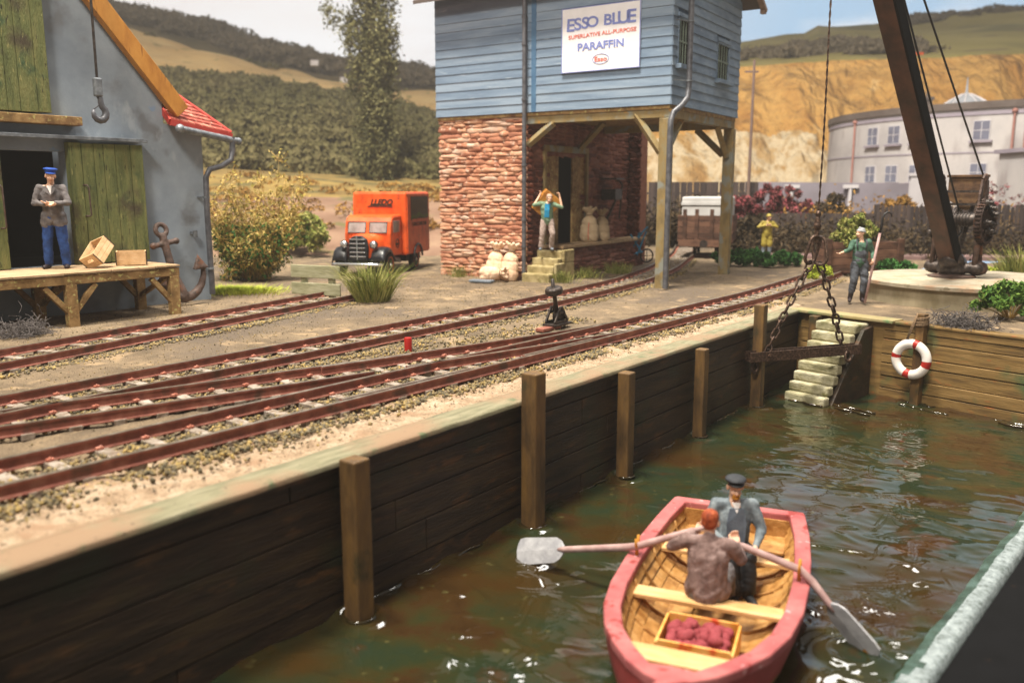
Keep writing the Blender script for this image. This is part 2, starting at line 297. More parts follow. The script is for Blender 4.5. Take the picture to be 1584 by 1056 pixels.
    def build(s, name, m, parent=None, smooth=False, bevel=0, kind=None):
        me = bpy.data.meshes.new(name); me.from_pydata(s.v, [], s.f)
        ms = m if isinstance(m, (list, tuple)) else [m]
        for x in ms: me.materials.append(M[x] if isinstance(x, str) else x)
        if len(ms) > 1: me.polygons.foreach_set('material_index', s.mi)
        bm = bmesh.new(); bm.from_mesh(me); bmesh.ops.recalc_face_normals(bm, faces=bm.faces); bm.to_mesh(me); bm.free()
        if smooth: me.shade_smooth()
        o = bpy.data.objects.new(name, me); COL.objects.link(o)
        if parent: o.parent = parent
        if smooth and smooth != True: 
            pass
        if bevel:
            b = o.modifiers.new('bevel', 'BEVEL'); b.width = bevel; b.segments = 2; b.limit_method = 'ANGLE'; b.angle_limit = R(50); b.harden_normals = False
        return o
def chamfer_smooth(o, ang=40):
    me = o.data
    bm = bmesh.new(); bm.from_mesh(me)
    for e in bm.edges:
        if len(e.link_faces) == 2 and e.calc_face_angle(0) > R(ang): e.smooth = False
    for f in bm.faces: f.smooth = True
    bm.to_mesh(me); bm.free(); return o
def thing(name, label, cat, loc=(0, 0, 0), rotz=0, group=None, scale=1):
    o = bpy.data.objects.new(name, None); COL.objects.link(o); o.location = loc; o.rotation_euler = (0, 0, rotz); o.scale = (scale,)*3
    o.empty_display_size = .2
    o['label'] = label; o['category'] = cat
    if group: o['group'] = group
    return o
def tag(o, label, cat, group=None, kind=None):
    if kind: o['kind'] = kind
    if label: o['label'] = label
    if cat: o['category'] = cat
    if group: o['group'] = group
    return o
def struct(o): o['kind'] = 'structure'; return o
def copy_tree(o, parent=None):
    c = o.copy(); COL.objects.link(c); c.parent = parent
    for ch in list(o.children): copy_tree(ch, c)
    return c
def to_mesh(o):
    dg = bpy.context.evaluated_depsgraph_get(); dg.update()
    return bpy.data.meshes.new_from_object(o.evaluated_get(dg))
def blob(mb, name, m, parent=None, vox=.012, smooth=3, colorf=None, fold=0.):
    """weld overlapping solids into one continuous sculpted surface"""
    o = mb.build('tmp', m, None)
    r = o.modifiers.new('r', 'REMESH'); r.mode = 'VOXEL'; r.voxel_size = vox
    if smooth:
        q = o.modifiers.new('s', 'SMOOTH'); q.factor = .5; q.iterations = smooth
    me = to_mesh(o); me.name = name
    bpy.data.objects.remove(o)
    if fold:
        nv = len(me.vertices); co = np.empty(nv*3, np.float32); me.vertices.foreach_get('co', co); co = co.reshape(-1, 3).astype(float)
        nn = np.empty(nv*3, np.float32); me.vertex_normals.foreach_get('vector', nn); nn = nn.reshape(-1, 3)
        sd = random.randint(0, 9999); u = co[:, 0]*.6+co[:, 2]*1.0; v = co[:, 1]*.8-co[:, 0]*.5+co[:, 2]*.25
        f = nfield(u, v, 16., sd, 3); g = nfield(co[:, 2]+.3*co[:, 0], co[:, 0]+co[:, 1], 45., sd+1, 2)
        co = co + nn*(fold*((1-np.abs(f)*1.6)-.5)+fold*.2*g)[:, None]
        me.vertices.foreach_set('co', co.astype(np.float32).ravel()); me.update()
    me.materials.clear()
    ms = m if isinstance(m, (list, tuple)) else [m]
    for x in ms: me.materials.append(M[x])
    if colorf:
        me.polygons.foreach_set('material_index', [colorf(p.center) for p in me.polygons])
    else: me.polygons.foreach_set('material_index', [0]*len(me.polygons))
    me.shade_smooth()
    b = bpy.data.objects.new(name, me); COL.objects.link(b)
    if parent: b.parent = parent
    return b
def quads(name, C, size, m, parent=None, nrm=None, aspect=1.6, up=0.):
    """many small leaf faces at the points C"""
    n = len(C); C = np.asarray(C, float)
    a = rng.normal(size=(n, 3)); a[:, 2] += up; a /= np.linalg.norm(a, axis=1)[:, None]
    b = rng.normal(size=(n, 3)); b -= a*(a*b).sum(1)[:, None]; b /= np.linalg.norm(b, axis=1)[:, None]
    s = (np.asarray(size)*rng.uniform(.6, 1.4, n))[:, None]
    V = np.stack([C-a*s*aspect, C-b*s*.6, C+a*s*aspect, C+b*s*.6], 1).reshape(-1, 3)
    return rawmesh(name, V, np.arange(4*n).reshape(-1, 4), m, parent)
def rawmesh(name, V, F, m, parent=None, smooth=False):
    me = bpy.data.meshes.new(name); V = np.asarray(V, np.float32); F = np.asarray(F, np.int32); k = F.shape[1]
    me.vertices.add(len(V)); me.vertices.foreach_set('co', V.ravel())
    me.loops.add(F.size); me.loops.foreach_set('vertex_index', F.ravel())
    me.polygons.add(len(F)); me.polygons.foreach_set('loop_start', np.arange(0, F.size, k, dtype=np.int32))
    me.update(calc_edges=True); me.validate()
    me.materials.append(M[m] if isinstance(m, str) else m)
    if smooth: me.shade_smooth()
    o = bpy.data.objects.new(name, me); COL.objects.link(o)
    if parent: o.parent = parent
    return o
def grid(name, P, m, parent=None, smooth=True, mask=None):
    """P: array (a,b,3)"""
    a, b = P.shape[:2]; idx = np.arange(a*b).reshape(a, b)
    F = np.stack([idx[:-1, :-1], idx[1:, :-1], idx[1:, 1:], idx[:-1, 1:]], -1)
    F = F[mask] if mask is not None else F.reshape(-1, 4)
    return rawmesh(name, P.reshape(-1, 3), F.reshape(-1, 4), m, parent, smooth)
def text(s, size, mname, parent, name, M4, bold=0., extr=.004, sx=1., shear=0., space=1.):
    c = bpy.data.curves.new(name, 'FONT'); c.body = s; c.size = size; c.extrude = extr; c.offset = bold; c.shear = shear; c.space_character = space
    c.align_x = 'CENTER'; c.align_y = 'CENTER'
    o = bpy.data.objects.new(name, c); COL.objects.link(o); o.scale = (sx, 1, 1)
    me = to_mesh(o); bpy.data.objects.remove(o)
    me.transform(M4 @ Matrix.Diagonal((sx, 1, 1, 1))); me.materials.clear(); me.materials.append(M[mname]); me.name = name
    b = bpy.data.objects.new(name, me); COL.objects.link(b); b.parent = parent; return b
def fbm(x, y, z=0., sc=1., oct=4):
    return noise.fractal(Vector((x*sc, y*sc, z)), 1., 2., oct)
def nfield(X, Y, sc, seed=0, oct=4):
    """cheap smooth noise on arrays: sums of rotated sines"""
    r = np.random.default_rng(seed); o = np.zeros_like(X); amp = 1.; k = sc
    for _ in range(oct):
        for _ in range(4):
            a = r.uniform(0, 6.28); p = r.uniform(0, 6.28, 2); kk = k*r.uniform(.7, 1.4)
            u = X*math.cos(a)+Y*math.sin(a); v = -X*math.sin(a)+Y*math.cos(a)
            o += amp*np.sin(kk*u+p[0]+1.3*np.sin(kk*.6*v+p[1]))/4
        amp *= .5; k *= 2.1
    return o
# ================================================================ THE SETTING
def smooth01(x): x = np.clip(x, 0, 1); return x*x*(3-2*x)
def ground_h(X, Y):
    h = .02*nfield(X, Y, 1.3, 3, 3) + .008*nfield(X, Y, 7., 4, 3)
    return h
def axis(segs):
    o = [segs[0][0]]
    for a, b, st in segs:
        n = max(1, int(round((b-a)/st))); o += [a+(b-a)*(i+1)/n for i in range(n)]
    return np.array(o)
S_, Wd = np.meshgrid(axis([(-9, 0, .2), (0, 14, .09), (14, 32, .2), (32, 80, 3)]), axis([(.12, 3, .06), (3, 14, .12), (14, 24, .5), (24, 90, 5)]), indexing='ij')
def qgrid(s, w, z): return np.stack([E0[0]+.6*s-.8*w, E0[1]+.8*s+.6*w, z], -1)
near = smooth01((30-np.abs(S_-8))/8)
lump = .035*nfield(S_, Wd, 6., 9, 4)*smooth01((Wd-.35)/.3)*smooth01((4-Wd)/1.5)
edge = -.03*smooth01((.5-Wd)/.3)
Hh = (ground_h(S_, Wd)+lump)*near + edge - .012
ground = struct(grid('ground', qgrid(S_, Wd, Hh), 'dirt'))
# sand along the quay uses its own face material
ground.data.materials.append(M['sand'])
cs = Wd[:-1, :-1].ravel()
nz = nfield(S_, Wd, 1.6, 21, 4)[:-1, :-1].ravel()
ss_ = S_[:-1, :-1].ravel()
msk = (cs + .38*nz < 1.25 + .16*np.clip(6-ss_, 0, 8)) & (ss_ < 17)
#msk |= (np.abs(cs-3.4) + .5*np.abs(nz) < .9) & (ss_ < 9) & (nz > .1)
#msk |= (cs > 5.6) & (cs < 7.4) & (nz > .45) & (ss_ < 9)
ground.data.polygons.foreach_set('material_index', msk.astype(np.int32)); ground.data.update()
# yard beyond the end of the dock
FW = Vector((6.26, 17.99, 0)); FA = math.atan2(-.782, .623)
fx = Vector((.623, -.782, 0)); fy = Vector((.782, .623, 0))
def FQ(x, y, z=0.): return FW + fx*x + fy*y + Vector((0, 0, z))
Xg, Yg = np.meshgrid(axis([(-45, -3, 2.), (-3, 8, .15), (8, 40, 1.5)]), axis([(.12, 9, .15), (9, 20, .8), (20, 90, 4)]), indexing='ij')
P = np.stack([FW.x+fx.x*Xg+fy.x*Yg, FW.y+fx.y*Xg+fy.y*Yg, -.03+.5*ground_h(Xg, Yg)*1.], -1)
wofP = ((P[..., 0]-E0[0])*-.8 + (P[..., 1]-E0[1])*.6)
ok = (wofP < .3)[:-1, :-1]
yard = struct(grid('yard_ground', P, 'dirt', mask=ok))

# ---------------------------------------------------------------- hills
wt = [(-86.8, 110, 20.9), (-67.1, 110, 19.4), (-47.3, 110, 17.8), (-39.4, 110, 16.5), (-31.4, 110, 16.1), (-23.5, 110, 14.9), (-15.5, 110, 13.2), (-9.0, 110, 11.8), (8.8, 110, 7.7)]
ft = [(-117.0, 150, 37.8), (-90.6, 150, 33.8), (-64.1, 150, 29.1), (-53.4, 150, 26.3), (-42.7, 150, 23.2), (-31.9, 150, 21.3), (-21.0, 150, 19.4), (-12.3, 150, 18.2), (11.9, 150, 12.8)]
rg = [(-146.7, 190, 54.4), (-113.9, 190, 46.8), (-80.7, 190, 39.1), (-67.2, 190, 36.5), (-53.8, 190, 31.7), (-40.2, 190, 28.6), (-26.5, 190, 27.9), (-15.5, 190, 26.0), (15.0, 190, 19.3)]
bk = [(-43.7, 54, 4.1), (-33.7, 54, 3.9), (-23.7, 54, 3.8), (-19.7, 54, 3.7), (-15.7, 54, 3.6), (-11.7, 54, 3.2), (-7.7, 54, 2.9), (-4.5, 54, 2.7), (4.3, 54, 2.7)]
b0 = [(-38.3, 47, 2.1), (-29.5, 47, 2.1), (-20.7, 47, 2.1), (-17.2, 47, 2.1), (-13.7, 47, 2.1), (-10.2, 47, 2.1), (-6.7, 47, 2.1), (-3.9, 47, 2.1), (3.8, 47, 2.1)]
def loft(rows, subs, ncol=140):
    """rows: control polylines from near to far; returns grid and the row-band of each face row"""
    res = []; band = []
    cols = []
    for r in rows:
        r = np.array(r, float); t = np.linspace(0, len(r)-1, ncol); k = np.arange(len(r))
        cols.append(np.stack([np.interp(t, k, r[:, i]) for i in range(3)], 1))
    for i in range(len(cols)-1):
        for j in range(subs[i]):
            f = j/subs[i]; res.append(cols[i]*(1-f)+cols[i+1]*f); band.append(i)
    res.append(cols[-1]); return np.stack(res, 0), np.array(band)
foot = [(x*33/47, 33, -.1) for x, y, z in b0]
back = [(x*1.2, 260, z-12) for x, y, z in rg]
w0 = [(x*62/54, 62, z+.6) for x, y, z in bk]
G, band = loft([foot, b0, bk, w0, wt, ft, rg, back], [14, 6, 6, 40, 24, 24, 4])
G[..., 2] += .5*nfield(G[..., 0], G[..., 1], .22, 5, 3)*np.clip((G[..., 1]-33)/60, 0, 1.6)
hill = struct(grid('hillside', G, 'scrub'))
for k in ('bank', 'woodfloor', 'fieldtan'): hill.data.materials.append(M[k])
bmap = {0: 0, 1: 1, 2: 1, 3: 2, 4: 3, 5: 2, 6: 2}
mi = np.repeat(np.array([bmap[b] for b in band]), G.shape[1]-1)
hill.data.polygons.foreach_set('material_index', mi.astype(np.int32))
def crowns(P0, n, rad, per, zs=.8):
    """leaf clump points: crowns of radius rad standing on the points P0"""
    C = P0[rng.integers(0, len(P0), n)] + rng.normal(size=(n, 3))*[rad*1.0, rad*1.0, 0]
    r = rad*rng.uniform(.6, 1.35, n)
    d = rng.normal(size=(n, per, 3)); d[..., 2] = np.abs(d[..., 2]); d /= np.linalg.norm(d, axis=2)[..., None]
    d *= rng.uniform(.75, 1., (n, per, 1)); d[..., 2] *= zs
    out = C[:, None, :] + d*r[:, None, None]
    return out.reshape(-1, 3)
def band_pts(bs): return G[:-1][np.isin(band, bs)].reshape(-1, 3)
def cut(p, a, b): k = p[:, 0]/p[:, 1]; return p[(k > a) & (k < b)]
wp = cut(band_pts([3]), -.66, .0); wp = wp[wp[:, 1] < 106]; pts = crowns(wp, 2000, 1.25, 95)
tag(quads('hillside_wood', pts, .19, 'leaf_wood', up=.3), 'dense olive brown woodland covering the lower hillside behind the yard', 'woodland', kind='stuff')
rp = cut(band_pts([5]), -.66, .0); rp = rp[rp[:, 1] > 160]; pts = crowns(rp, 1100, 2.4, 80)
tag(quads('ridge_wood', pts, .36, 'leaf_ridge', up=.3), 'far line of woodland along the ridge above the tan field', 'woodland', kind='stuff')
hp = cut(band_pts([4]), -.66, .0)
hp = hp[(nfield(hp[:, 0], hp[:, 1], .25, 31, 2) > .75)]
if len(hp): tag(quads('field_hedge', crowns(hp, 26, .8, 40), .28, 'leaf_wood'), 'scattered dark hedge shrubs dotted across the tan field', 'hedge', kind='stuff')
bp_ = cut(band_pts([0, 1]), -.45, .0); bp_ = bp_[bp_[:, 1] > 38]
tag(quads('bank_scrub', crowns(bp_, 150, .5, 40, .6), .08, 'leaf_brown'), 'low brown scrub growing on the bank at the foot of the hill', 'scrub', kind='stuff')
# cliff
K = [860, 1140, 1244, 1266, 1300, 1350, 1412, 1500, 1584, 1900]
rr = [(10.5, 190, 31.6), (47.8, 190, 33.4), (62.0, 190, 35.3), (64.9, 190, 37.2), (69.6, 190, 37.2), (76.4, 190, 37.3), (84.8, 190, 38.5), (96.8, 190, 39.5), (108.1, 190, 40.9), (151.1, 190, 42.1)]
ct = [(5.2, 100, 15.6), (25.3, 100, 16.2), (32.8, 100, 16.7), (34.4, 100, 16.7), (36.9, 100, 16.9), (40.5, 100, 17.0), (45.0, 100, 17.1), (51.4, 100, 17.4), (57.4, 100, 17.6), (80.3, 100, 17.8)]
cm = [(x*90/100, 90, 8.3) for x, y, z in ct]; cb = [(x*85/100, 85, 1.5) for x, y, z in ct]; c0 = [(x*.4, 40, -.2) for x, y, z in ct]
rb = [(x*1.2, 270, z-10) for x, y, z in rr]
Gc, bandc = loft([c0, cb, cm, ct, rr, rb], [6, 34, 44, 34, 3], 260)
dd = nfield(Gc[..., 0], Gc[..., 2]*.45, .45, 41, 5); inb = smooth01((Gc[..., 1]-85)/2)*smooth01((101-Gc[..., 1])/3)
Gc[..., 1] -= dd*1.6*inb; Gc[..., 2] += .5*inb*nfield(Gc[..., 0], Gc[..., 1], .5, 42, 3)
Gc[..., 2] += smooth01((Gc[..., 1]-110)/60)*.9*nfield(Gc[..., 0], Gc[..., 1], .09, 43, 4)
cl = struct(grid('cliff', Gc, 'scrub'))
for k in ('chalk', 'cliff', 'hilltop'): cl.data.materials.append(M[k])
mi = np.repeat(np.array([{0: 0, 1: 1, 2: 2, 3: 3, 4: 3}[b] for b in bandc]), Gc.shape[1]-1)
zc = (Gc[:-1, :-1, 2]+Gc[1:, 1:, 2]).ravel()/2; xc = Gc[:-1, :-1, 0].ravel(); yc = Gc[:-1, :-1, 1].ravel()
jag = 1.0*nfield(xc, zc, .5, 44, 4)
mi = np.where((mi == 1) & (zc > 6.6+jag), 2, mi); mi = np.where((mi == 2) & (zc < 8.2+jag) & (xc < 31), 1, mi)
cl.data.polygons.foreach_set('material_index', mi.astype(np.int32))
rpts = Gc[:-1][bandc == 3].reshape(-1, 3); k = rpts[:, 0]/rpts[:, 1]
q = nfield(rpts[:, 0], rpts[:, 1], .07, 45, 3); rpts = rpts[(q > .5) | ((rpts[:, 1] > 165) & (k > .42))]
tag(quads('hill_scrub', crowns(rpts, 330, 1.3, 40, .4), .4, 'leaf_ridge', up=.5), 'patches of low dark scrub on the grassy hill above the cliff', 'scrub', kind='stuff')

hz = MB(); hz.bb(-160, 175, -12, 255, -4, 66); hzm = bpy.data.materials.new('haze'); hzm.use_nodes = True; hn = hzm.node_tree; hn.nodes.clear()
pv_ = hn.nodes.new('ShaderNodeVolumePrincipled'); pv_.inputs['Color'].default_value = (.92, .88, .84, 1); pv_.inputs['Density'].default_value = .0011; pv_.inputs['Anisotropy'].default_value = .2
ho_ = hn.nodes.new('ShaderNodeOutputMaterial'); hn.links.new(pv_.outputs[0], ho_.inputs['Volume'])
M['haze'] = hzm; tag(hz.build('haze', 'haze'), 'pale warm haze softening the far hills', 'haze', kind='stuff')
# ---------------------------------------------------------------- water
sw_, ww_ = np.meshgrid(axis([(-8, -1, .12), (-1, 9, .02), (9, 16.4, .026)]), axis([(-5.9, .05, .022)]), indexing='ij')
wv = .018*nfield(sw_, ww_, 1.6, 61, 2) + .012*nfield(sw_*1.1, ww_*.8, 5.5, 62, 2) + .0055*nfield(sw_*1.2, ww_*.7, 14., 63, 2)*(.5+.5*np.clip(nfield(sw_, ww_, 1.2, 68, 2), -1, 1.4))
pk = nfield(sw_, ww_, 5.5, 64, 3); wv += .035*np.clip(pk-1.05, 0, 1)
for (ps, pw) in [(3.03, -.2), (5.9, -.2), (8.22, -.2), (10.76, -.2), (13.3, -.2), (-.4, -.2), (15.3, -2.55), (14.3, -1.0), (5.1, -.75), (5.2, -4.2)]:
    r_ = np.hypot(sw_-ps, ww_-pw); wv += .035*np.exp(-((r_-.22)/.07)**2) + .014*np.exp(-((r_-.5)/.12)**2)
wv += .05*np.exp(-(ww_+.0)**2/.01)*(.5+.5*np.sin(sw_*7+2*nfield(sw_, ww_, 2, 66, 2)))
sb_ = (sw_-(15.9+.26*ww_)); wv += .07*np.exp(-(sb_/.16)**2)*(.6+.4*nfield(sw_, ww_, 6, 67, 2))
water_m = mat('water', ['#2a1d0e', '#352513', '#302c16', '#262c1a', '#222c1e', '#3a2612'], .75, .03, .12, 8, spec=.6, spots=[(.5, .50, .2, '#36250f', I3), (.8, .58, .2, '#242f1e', I3), (6, .66, .08, '#4a4528', I3)], detail=7, dist=.004)
M['water'] = water_m
pn = water_m.node_tree.nodes['Principled BSDF']; pn.inputs['IOR'].default_value = 1.5
prs = np.random.default_rng(5)
for (cs_, cw_, ds, dw, n) in [(3.2, -1.6, .9, .5, 34), (2.0, -.5, .8, .12, 10), (4.3, -.7, .5, .2, 8), (6.3, -4.0, .8, .3, 34), (5.2, -4.3, .6, .2, 18), (8.5, -3.4, 1.5, .6, 30), (10.5, -2.6, 1.8, .9, 30), (13.2, -3.0, 1.2, .8, 26), (7.8, -1.5, 1.6, .5, 9), (2.2, -1.3, .6, .35, 8), (12.5, -1.2, 1.4, .5, 7), (5.0, -1.2, .6, .3, 6), (7.0, -4.4, 1.4, .2, 10)]:
    for _ in range(n):
        s0_, w0_ = cs_+prs.normal(0, ds*.7), cw_+prs.normal(0, dw*.8); i0 = np.searchsorted(sw_[:, 0], s0_); j0 = np.searchsorted(ww_[0], w0_)
        a_, b_ = max(0, i0-14), min(sw_.shape[0], i0+14); c_, d_ = max(0, j0-14), min(ww_.shape[1], j0+14)
        if b_-a_ < 4 or d_-c_ < 4: continue
        X_ = sw_[a_:b_, c_:d_]-s0_; Y_ = ww_[a_:b_, c_:d_]-w0_; an_ = prs.uniform(-1.0, 1.3); U_ = X_*math.cos(an_)+Y_*math.sin(an_); V_ = -X_*math.sin(an_)+Y_*math.cos(an_)
        lam = prs.uniform(.10, .17)
        if prs.uniform() < .55:
            wv[a_:b_, c_:d_] += prs.uniform(.009, .018)*np.exp(-(U_/prs.uniform(.035, .055))**2-((V_+1.5*U_**2*3)/prs.uniform(.08, .2))**2); continue
        U_ = U_+.25*np.sin(V_*14); wv[a_:b_, c_:d_] += lam*prs.uniform(.06, .12)*np.sin(U_*6.28/lam+prs.uniform(0, 6))*np.exp(-(U_/.08)**2-(V_/prs.uniform(.06, .12))**2)
struct(grid('water', qgrid(sw_, ww_, -1.57+wv), 'water', mask=(ww_ > -4.72-.078*(sw_-5))[:-1, :-1]))
# glossy lips where the water meets the timber, and small raised ripples that catch the lamps
lips = MB()
def lip(pts_, r):
    n = len(pts_); lips.tube([Q(s, w, -1.555) for s, w in pts_], [max(.004, r*(.35+.65*abs(math.sin(i*1.7+n)))*(.4 if i in (0, n-1) else 1)) for i in range(n)], 10)
s = -1.5
while s < 15.2:
    L = random.uniform(.35, 1.3); n = int(L/.09)+2
    if random.random() < .62: lip([(s+L*i/n, -.035+.015*math.sin(i*1.3)) for i in range(n+1)], random.uniform(.018, .035))
    s += L+random.uniform(.1, .5)
for ps, wd in ((-.42, .22), (3.03, .21), (5.92, .22), (8.22, .19), (10.76, .18), (13.3, .2)):
    r_ = wd*.72; lip([(ps+r_*math.cos(a), -.075-wd/2+r_*math.sin(a)) for a in [R(170+20*i) for i in range(10)]], .022)
y = .2
while y < 5.2:
    L = random.uniform(.25, .8); n = int(L/.08)+2
    for off, rr0_ in ((-.06, .035), (-.2-random.random()*.2, .028)):
        if random.random() < .85: lips.tube([FQ(y+L*i/n, off-(1.25 if .6 < y < 1.7 else 0)+.03*math.sin(i*1.1+y*5), -1.55) for i in range(n+1)], [rr0_*(.4+.6*abs(math.sin(i*1.9+y))) for i in range(n+1)], 9)
    y += L*.9
M['ripple'] = mat('ripple', ['#33220f', '#2c2814'], 1, .05, .2, 14, spec=.8)
struct(lips.build('water_ripples', 'ripple', smooth=True))
# frosted edge of the display and the black board beside it
es, ew = np.meshgrid(axis([(-8, 16, .06)]), np.array([-4.56, -4.62, -4.68, -4.74, -4.79, -4.83, -4.85]), indexing='ij')
wob = .012*nfield(es, ew*0, 14., 71, 4)+.012*nfield(es, ew*0, 3., 74, 2)
ez = -1.555 + np.array([-.03, .012, .02, .025, .02, 0, -.12])[None, :] + .010*nfield(es, ew, 9, 72, 2)
lim = np.minimum(es, 15.0+.26*(ew+4.6))
eg = struct(grid('water_edge', qgrid(lim, ew-.078*(es-5)+wob*(np.arange(7) < 4)[None, :], ez), 'edgeteal')); eg.data.materials.append(M['edgewhite'])
wn_ = nfield(es, ew, 6, 73, 3)[:-1, :-1]; eg.data.polygons.foreach_set('material_index', ((np.arange(6)[None, :]+.8*wn_) > 1.5).astype(np.int32).ravel())
mb = MB(); mb.prism([(-8, -4.86+.078*13), (14.0, -4.86-.078*9.), (14.0, -11), (-8, -11)], lambda a, b, d: Vector((a, b, -1.62-d)), .8)
bb = tag(mb.build('display_board', 'blackboard'), 'glossy black board bordering the water at the lower right', 'board'); bb.location = (E0[0], E0[1], 0); bb.rotation_euler = (0, 0, QA)

# ---------------------------------------------------------------- quay wall
qw = thing('quay_wall', 'long dark timber quay wall along the left side of the dock', 'quay wall', (E0[0], E0[1], 0), QA)
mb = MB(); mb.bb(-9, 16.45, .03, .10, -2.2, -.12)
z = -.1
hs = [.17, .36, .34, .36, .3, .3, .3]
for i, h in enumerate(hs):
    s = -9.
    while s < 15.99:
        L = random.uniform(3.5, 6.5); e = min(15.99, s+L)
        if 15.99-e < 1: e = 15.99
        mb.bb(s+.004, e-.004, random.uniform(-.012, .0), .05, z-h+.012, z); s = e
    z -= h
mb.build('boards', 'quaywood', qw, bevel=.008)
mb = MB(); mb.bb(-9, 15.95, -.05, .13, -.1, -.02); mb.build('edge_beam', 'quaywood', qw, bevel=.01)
s_, w_ = np.meshgrid(axis([(-9, 16.2, .1)]), np.array([-.062, -.06, -.05, .06, .2, .33, .36]), indexing='ij')
zz = np.array([-.05, -.012, .004, .008, .006, .0, -.06])[None, :]+.004*nfield(s_, w_, 8, 81, 2)
cp = grid('coping', np.stack([s_, w_+.012*nfield(s_, w_*0, 3, 82, 3)*(np.arange(7) > 3)[None, :], zz], -1), 'coping', qw)
for s, top, wd in [(-.42, -.02, .22), (3.03, .03, .21), (5.92, .36, .22), (8.22, -.03, .19), (10.76, -.07, .18), (13.3, .40, .2)]:
    mb = MB(); mb.box((s, -.075-wd/2, (top-2.3)/2), (wd, wd, top+2.3)); mb.build('post', 'postwood', qw, bevel=.018)
# ---------------------------------------------------------------- end wall
ew_ = thing('end_wall', 'brown plank wall closing the far end of the dock below the crane', 'dock wall', FW, FA)
mb = MB(); mb.bb(-.1, 9, .04, .12, -2.1, -.05)
z = -.045
for i, h in enumerate([.16, .17, .30, .18, .26, .24, .3, .3]):
    for (a, b) in ((-.1, .55), (1.72, 2.45), (2.45, 9)) if i else ((1.72, 2.45), (2.45, 9)):
        mb.bb(a, b, random.uniform(-.03, -.005), .05, z-h+random.uniform(.01, .022), z)
    z -= h
mb.build('boards', 'farwood', ew_, bevel=.01)
mb = MB(); mb.bb(-.7, .6, .125, .2, -2.1, -.06); mb.bb(.5, 1.75, -.0, .045, -1.9, -.06); mb.build('back_board', 'farwood', ew_)
mb = MB(); mb.bb(-.35, 1.95, -.12, .3, -.045, .012); mb.build('edge_board', mat('edgeboard', ['#8a7c54', '#9c8e68'], 2, .8, .2, spots=[(2, .58, .1, '#5c7c50', I3)]), ew_, bevel=.01)
mb = MB(); mb.bb(1.95, 9, -.05, .22, -.06, -.002); mb.build('coping', 'farwood', ew_, bevel=.015)
for x, y, wd, top in [(.32, -.16, .2, -.06), (2.52, -.13, .17, .22), (6.5, -.13, .17, .1)]:
    mb = MB(); mb.bb(x-wd/2, x+wd/2, y-wd/2, y+wd/2, -2.2, top); mb.build('post', 'postwood', ew_, bevel=.015)
# ---------------------------------------------------------------- dock steps
st = thing('dock_steps', 'pale stone steps running down into the dock beside the quay corner', 'steps', FW, FA)
mb = MB(); n = 8
for i in range(n):
    y1 = -.35-.155*i; z1 = -.1-.185*i; x0 = .55+.012*i; x1 = 1.42+.012*i
    g = MB()
    mb.bb(x0, x1+random.uniform(-.02, .02), y1-.19, -.03 if i == 0 else y1+.02, z1-.185, z1)
mb.build('treads', 'stonestep', st, bevel=.035)
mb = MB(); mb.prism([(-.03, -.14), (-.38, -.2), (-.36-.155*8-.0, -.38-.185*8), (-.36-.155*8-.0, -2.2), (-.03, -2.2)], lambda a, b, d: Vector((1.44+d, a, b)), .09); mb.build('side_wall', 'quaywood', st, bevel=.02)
# ---------------------------------------------------------------- railway
def polyline(pts, s): 
    a = np.array(pts); return float(np.interp(s, a[:, 0], a[:, 1]))
def smoothline(pts, s): return (polyline(pts, s-.8)+polyline(pts, s)+polyline(pts, s+.8))/3
trC = [(-4, 1.85), (0, 1.70), (5, 1.56), (10, 1.40), (17, 1.31), (22, 1.6), (26, 1.95), (31, 2.9), (36, 4.3)]
trA = [(-6, 3.9), (-1, 4.05), (3, 4.22), (8, 4.42), (13, 4.65), (18, 5.25), (22, 6.3), (28, 8.5), (34, 11.2)]
trL = [(-4, 5.8), (3, 7.2), (9.5, 8.75), (12, 9.35)]
def cD(s): return smoothline(trC, s) + .11*max(0, 11.2-s)**1.25
def cC(s): return smoothline(trC, s)
def cA(s): return smoothline(trA, s)
def cL(s): return polyline(trL, s)
RP = [(-.045, 0), (.045, 0), (.045, .012), (.012, .025), (.012, .085), (.028, .1), (.028, .122), (-.028, .122), (-.028, .1), (-.012, .085), (-.012, .025), (-.045, .012)]
def rail_mesh(cf, off, s0, s1, z0=.03, step=.3):
    mb = MB(); n = int((s1-s0)/step)+1; rings = []
    ss = [s0+(s1-s0)*i/(n-1) for i in range(n)]
    pts = []
    for s in ss:
        g = (cf(s+.05)-cf(s-.05))/.1; L = math.hypot(1, g); nx, ny = -g/L, 1/L
        pts.append((s+nx*off, cf(s)+ny*off, nx, ny))
    k = len(RP); vs = []; fs = []
    for (s, w, nx, ny) in pts:
        for (a, b) in RP: vs.append((s+nx*a, w+ny*a, z0+b))
    mb.add(vs, [])
    for i in range(n-1):
        for j in range(k):
            j2 = (j+1) % k; mb.f.append((i*k+j, i*k+j2, (i+1)*k+j2, (i+1)*k+j)); mb.mi.append(1 if j == 6 else 0)
    for r0 in (0, (n-1)*k): mb.f.append(tuple(range(r0, r0+k))); mb.mi.append(0)
    return mb
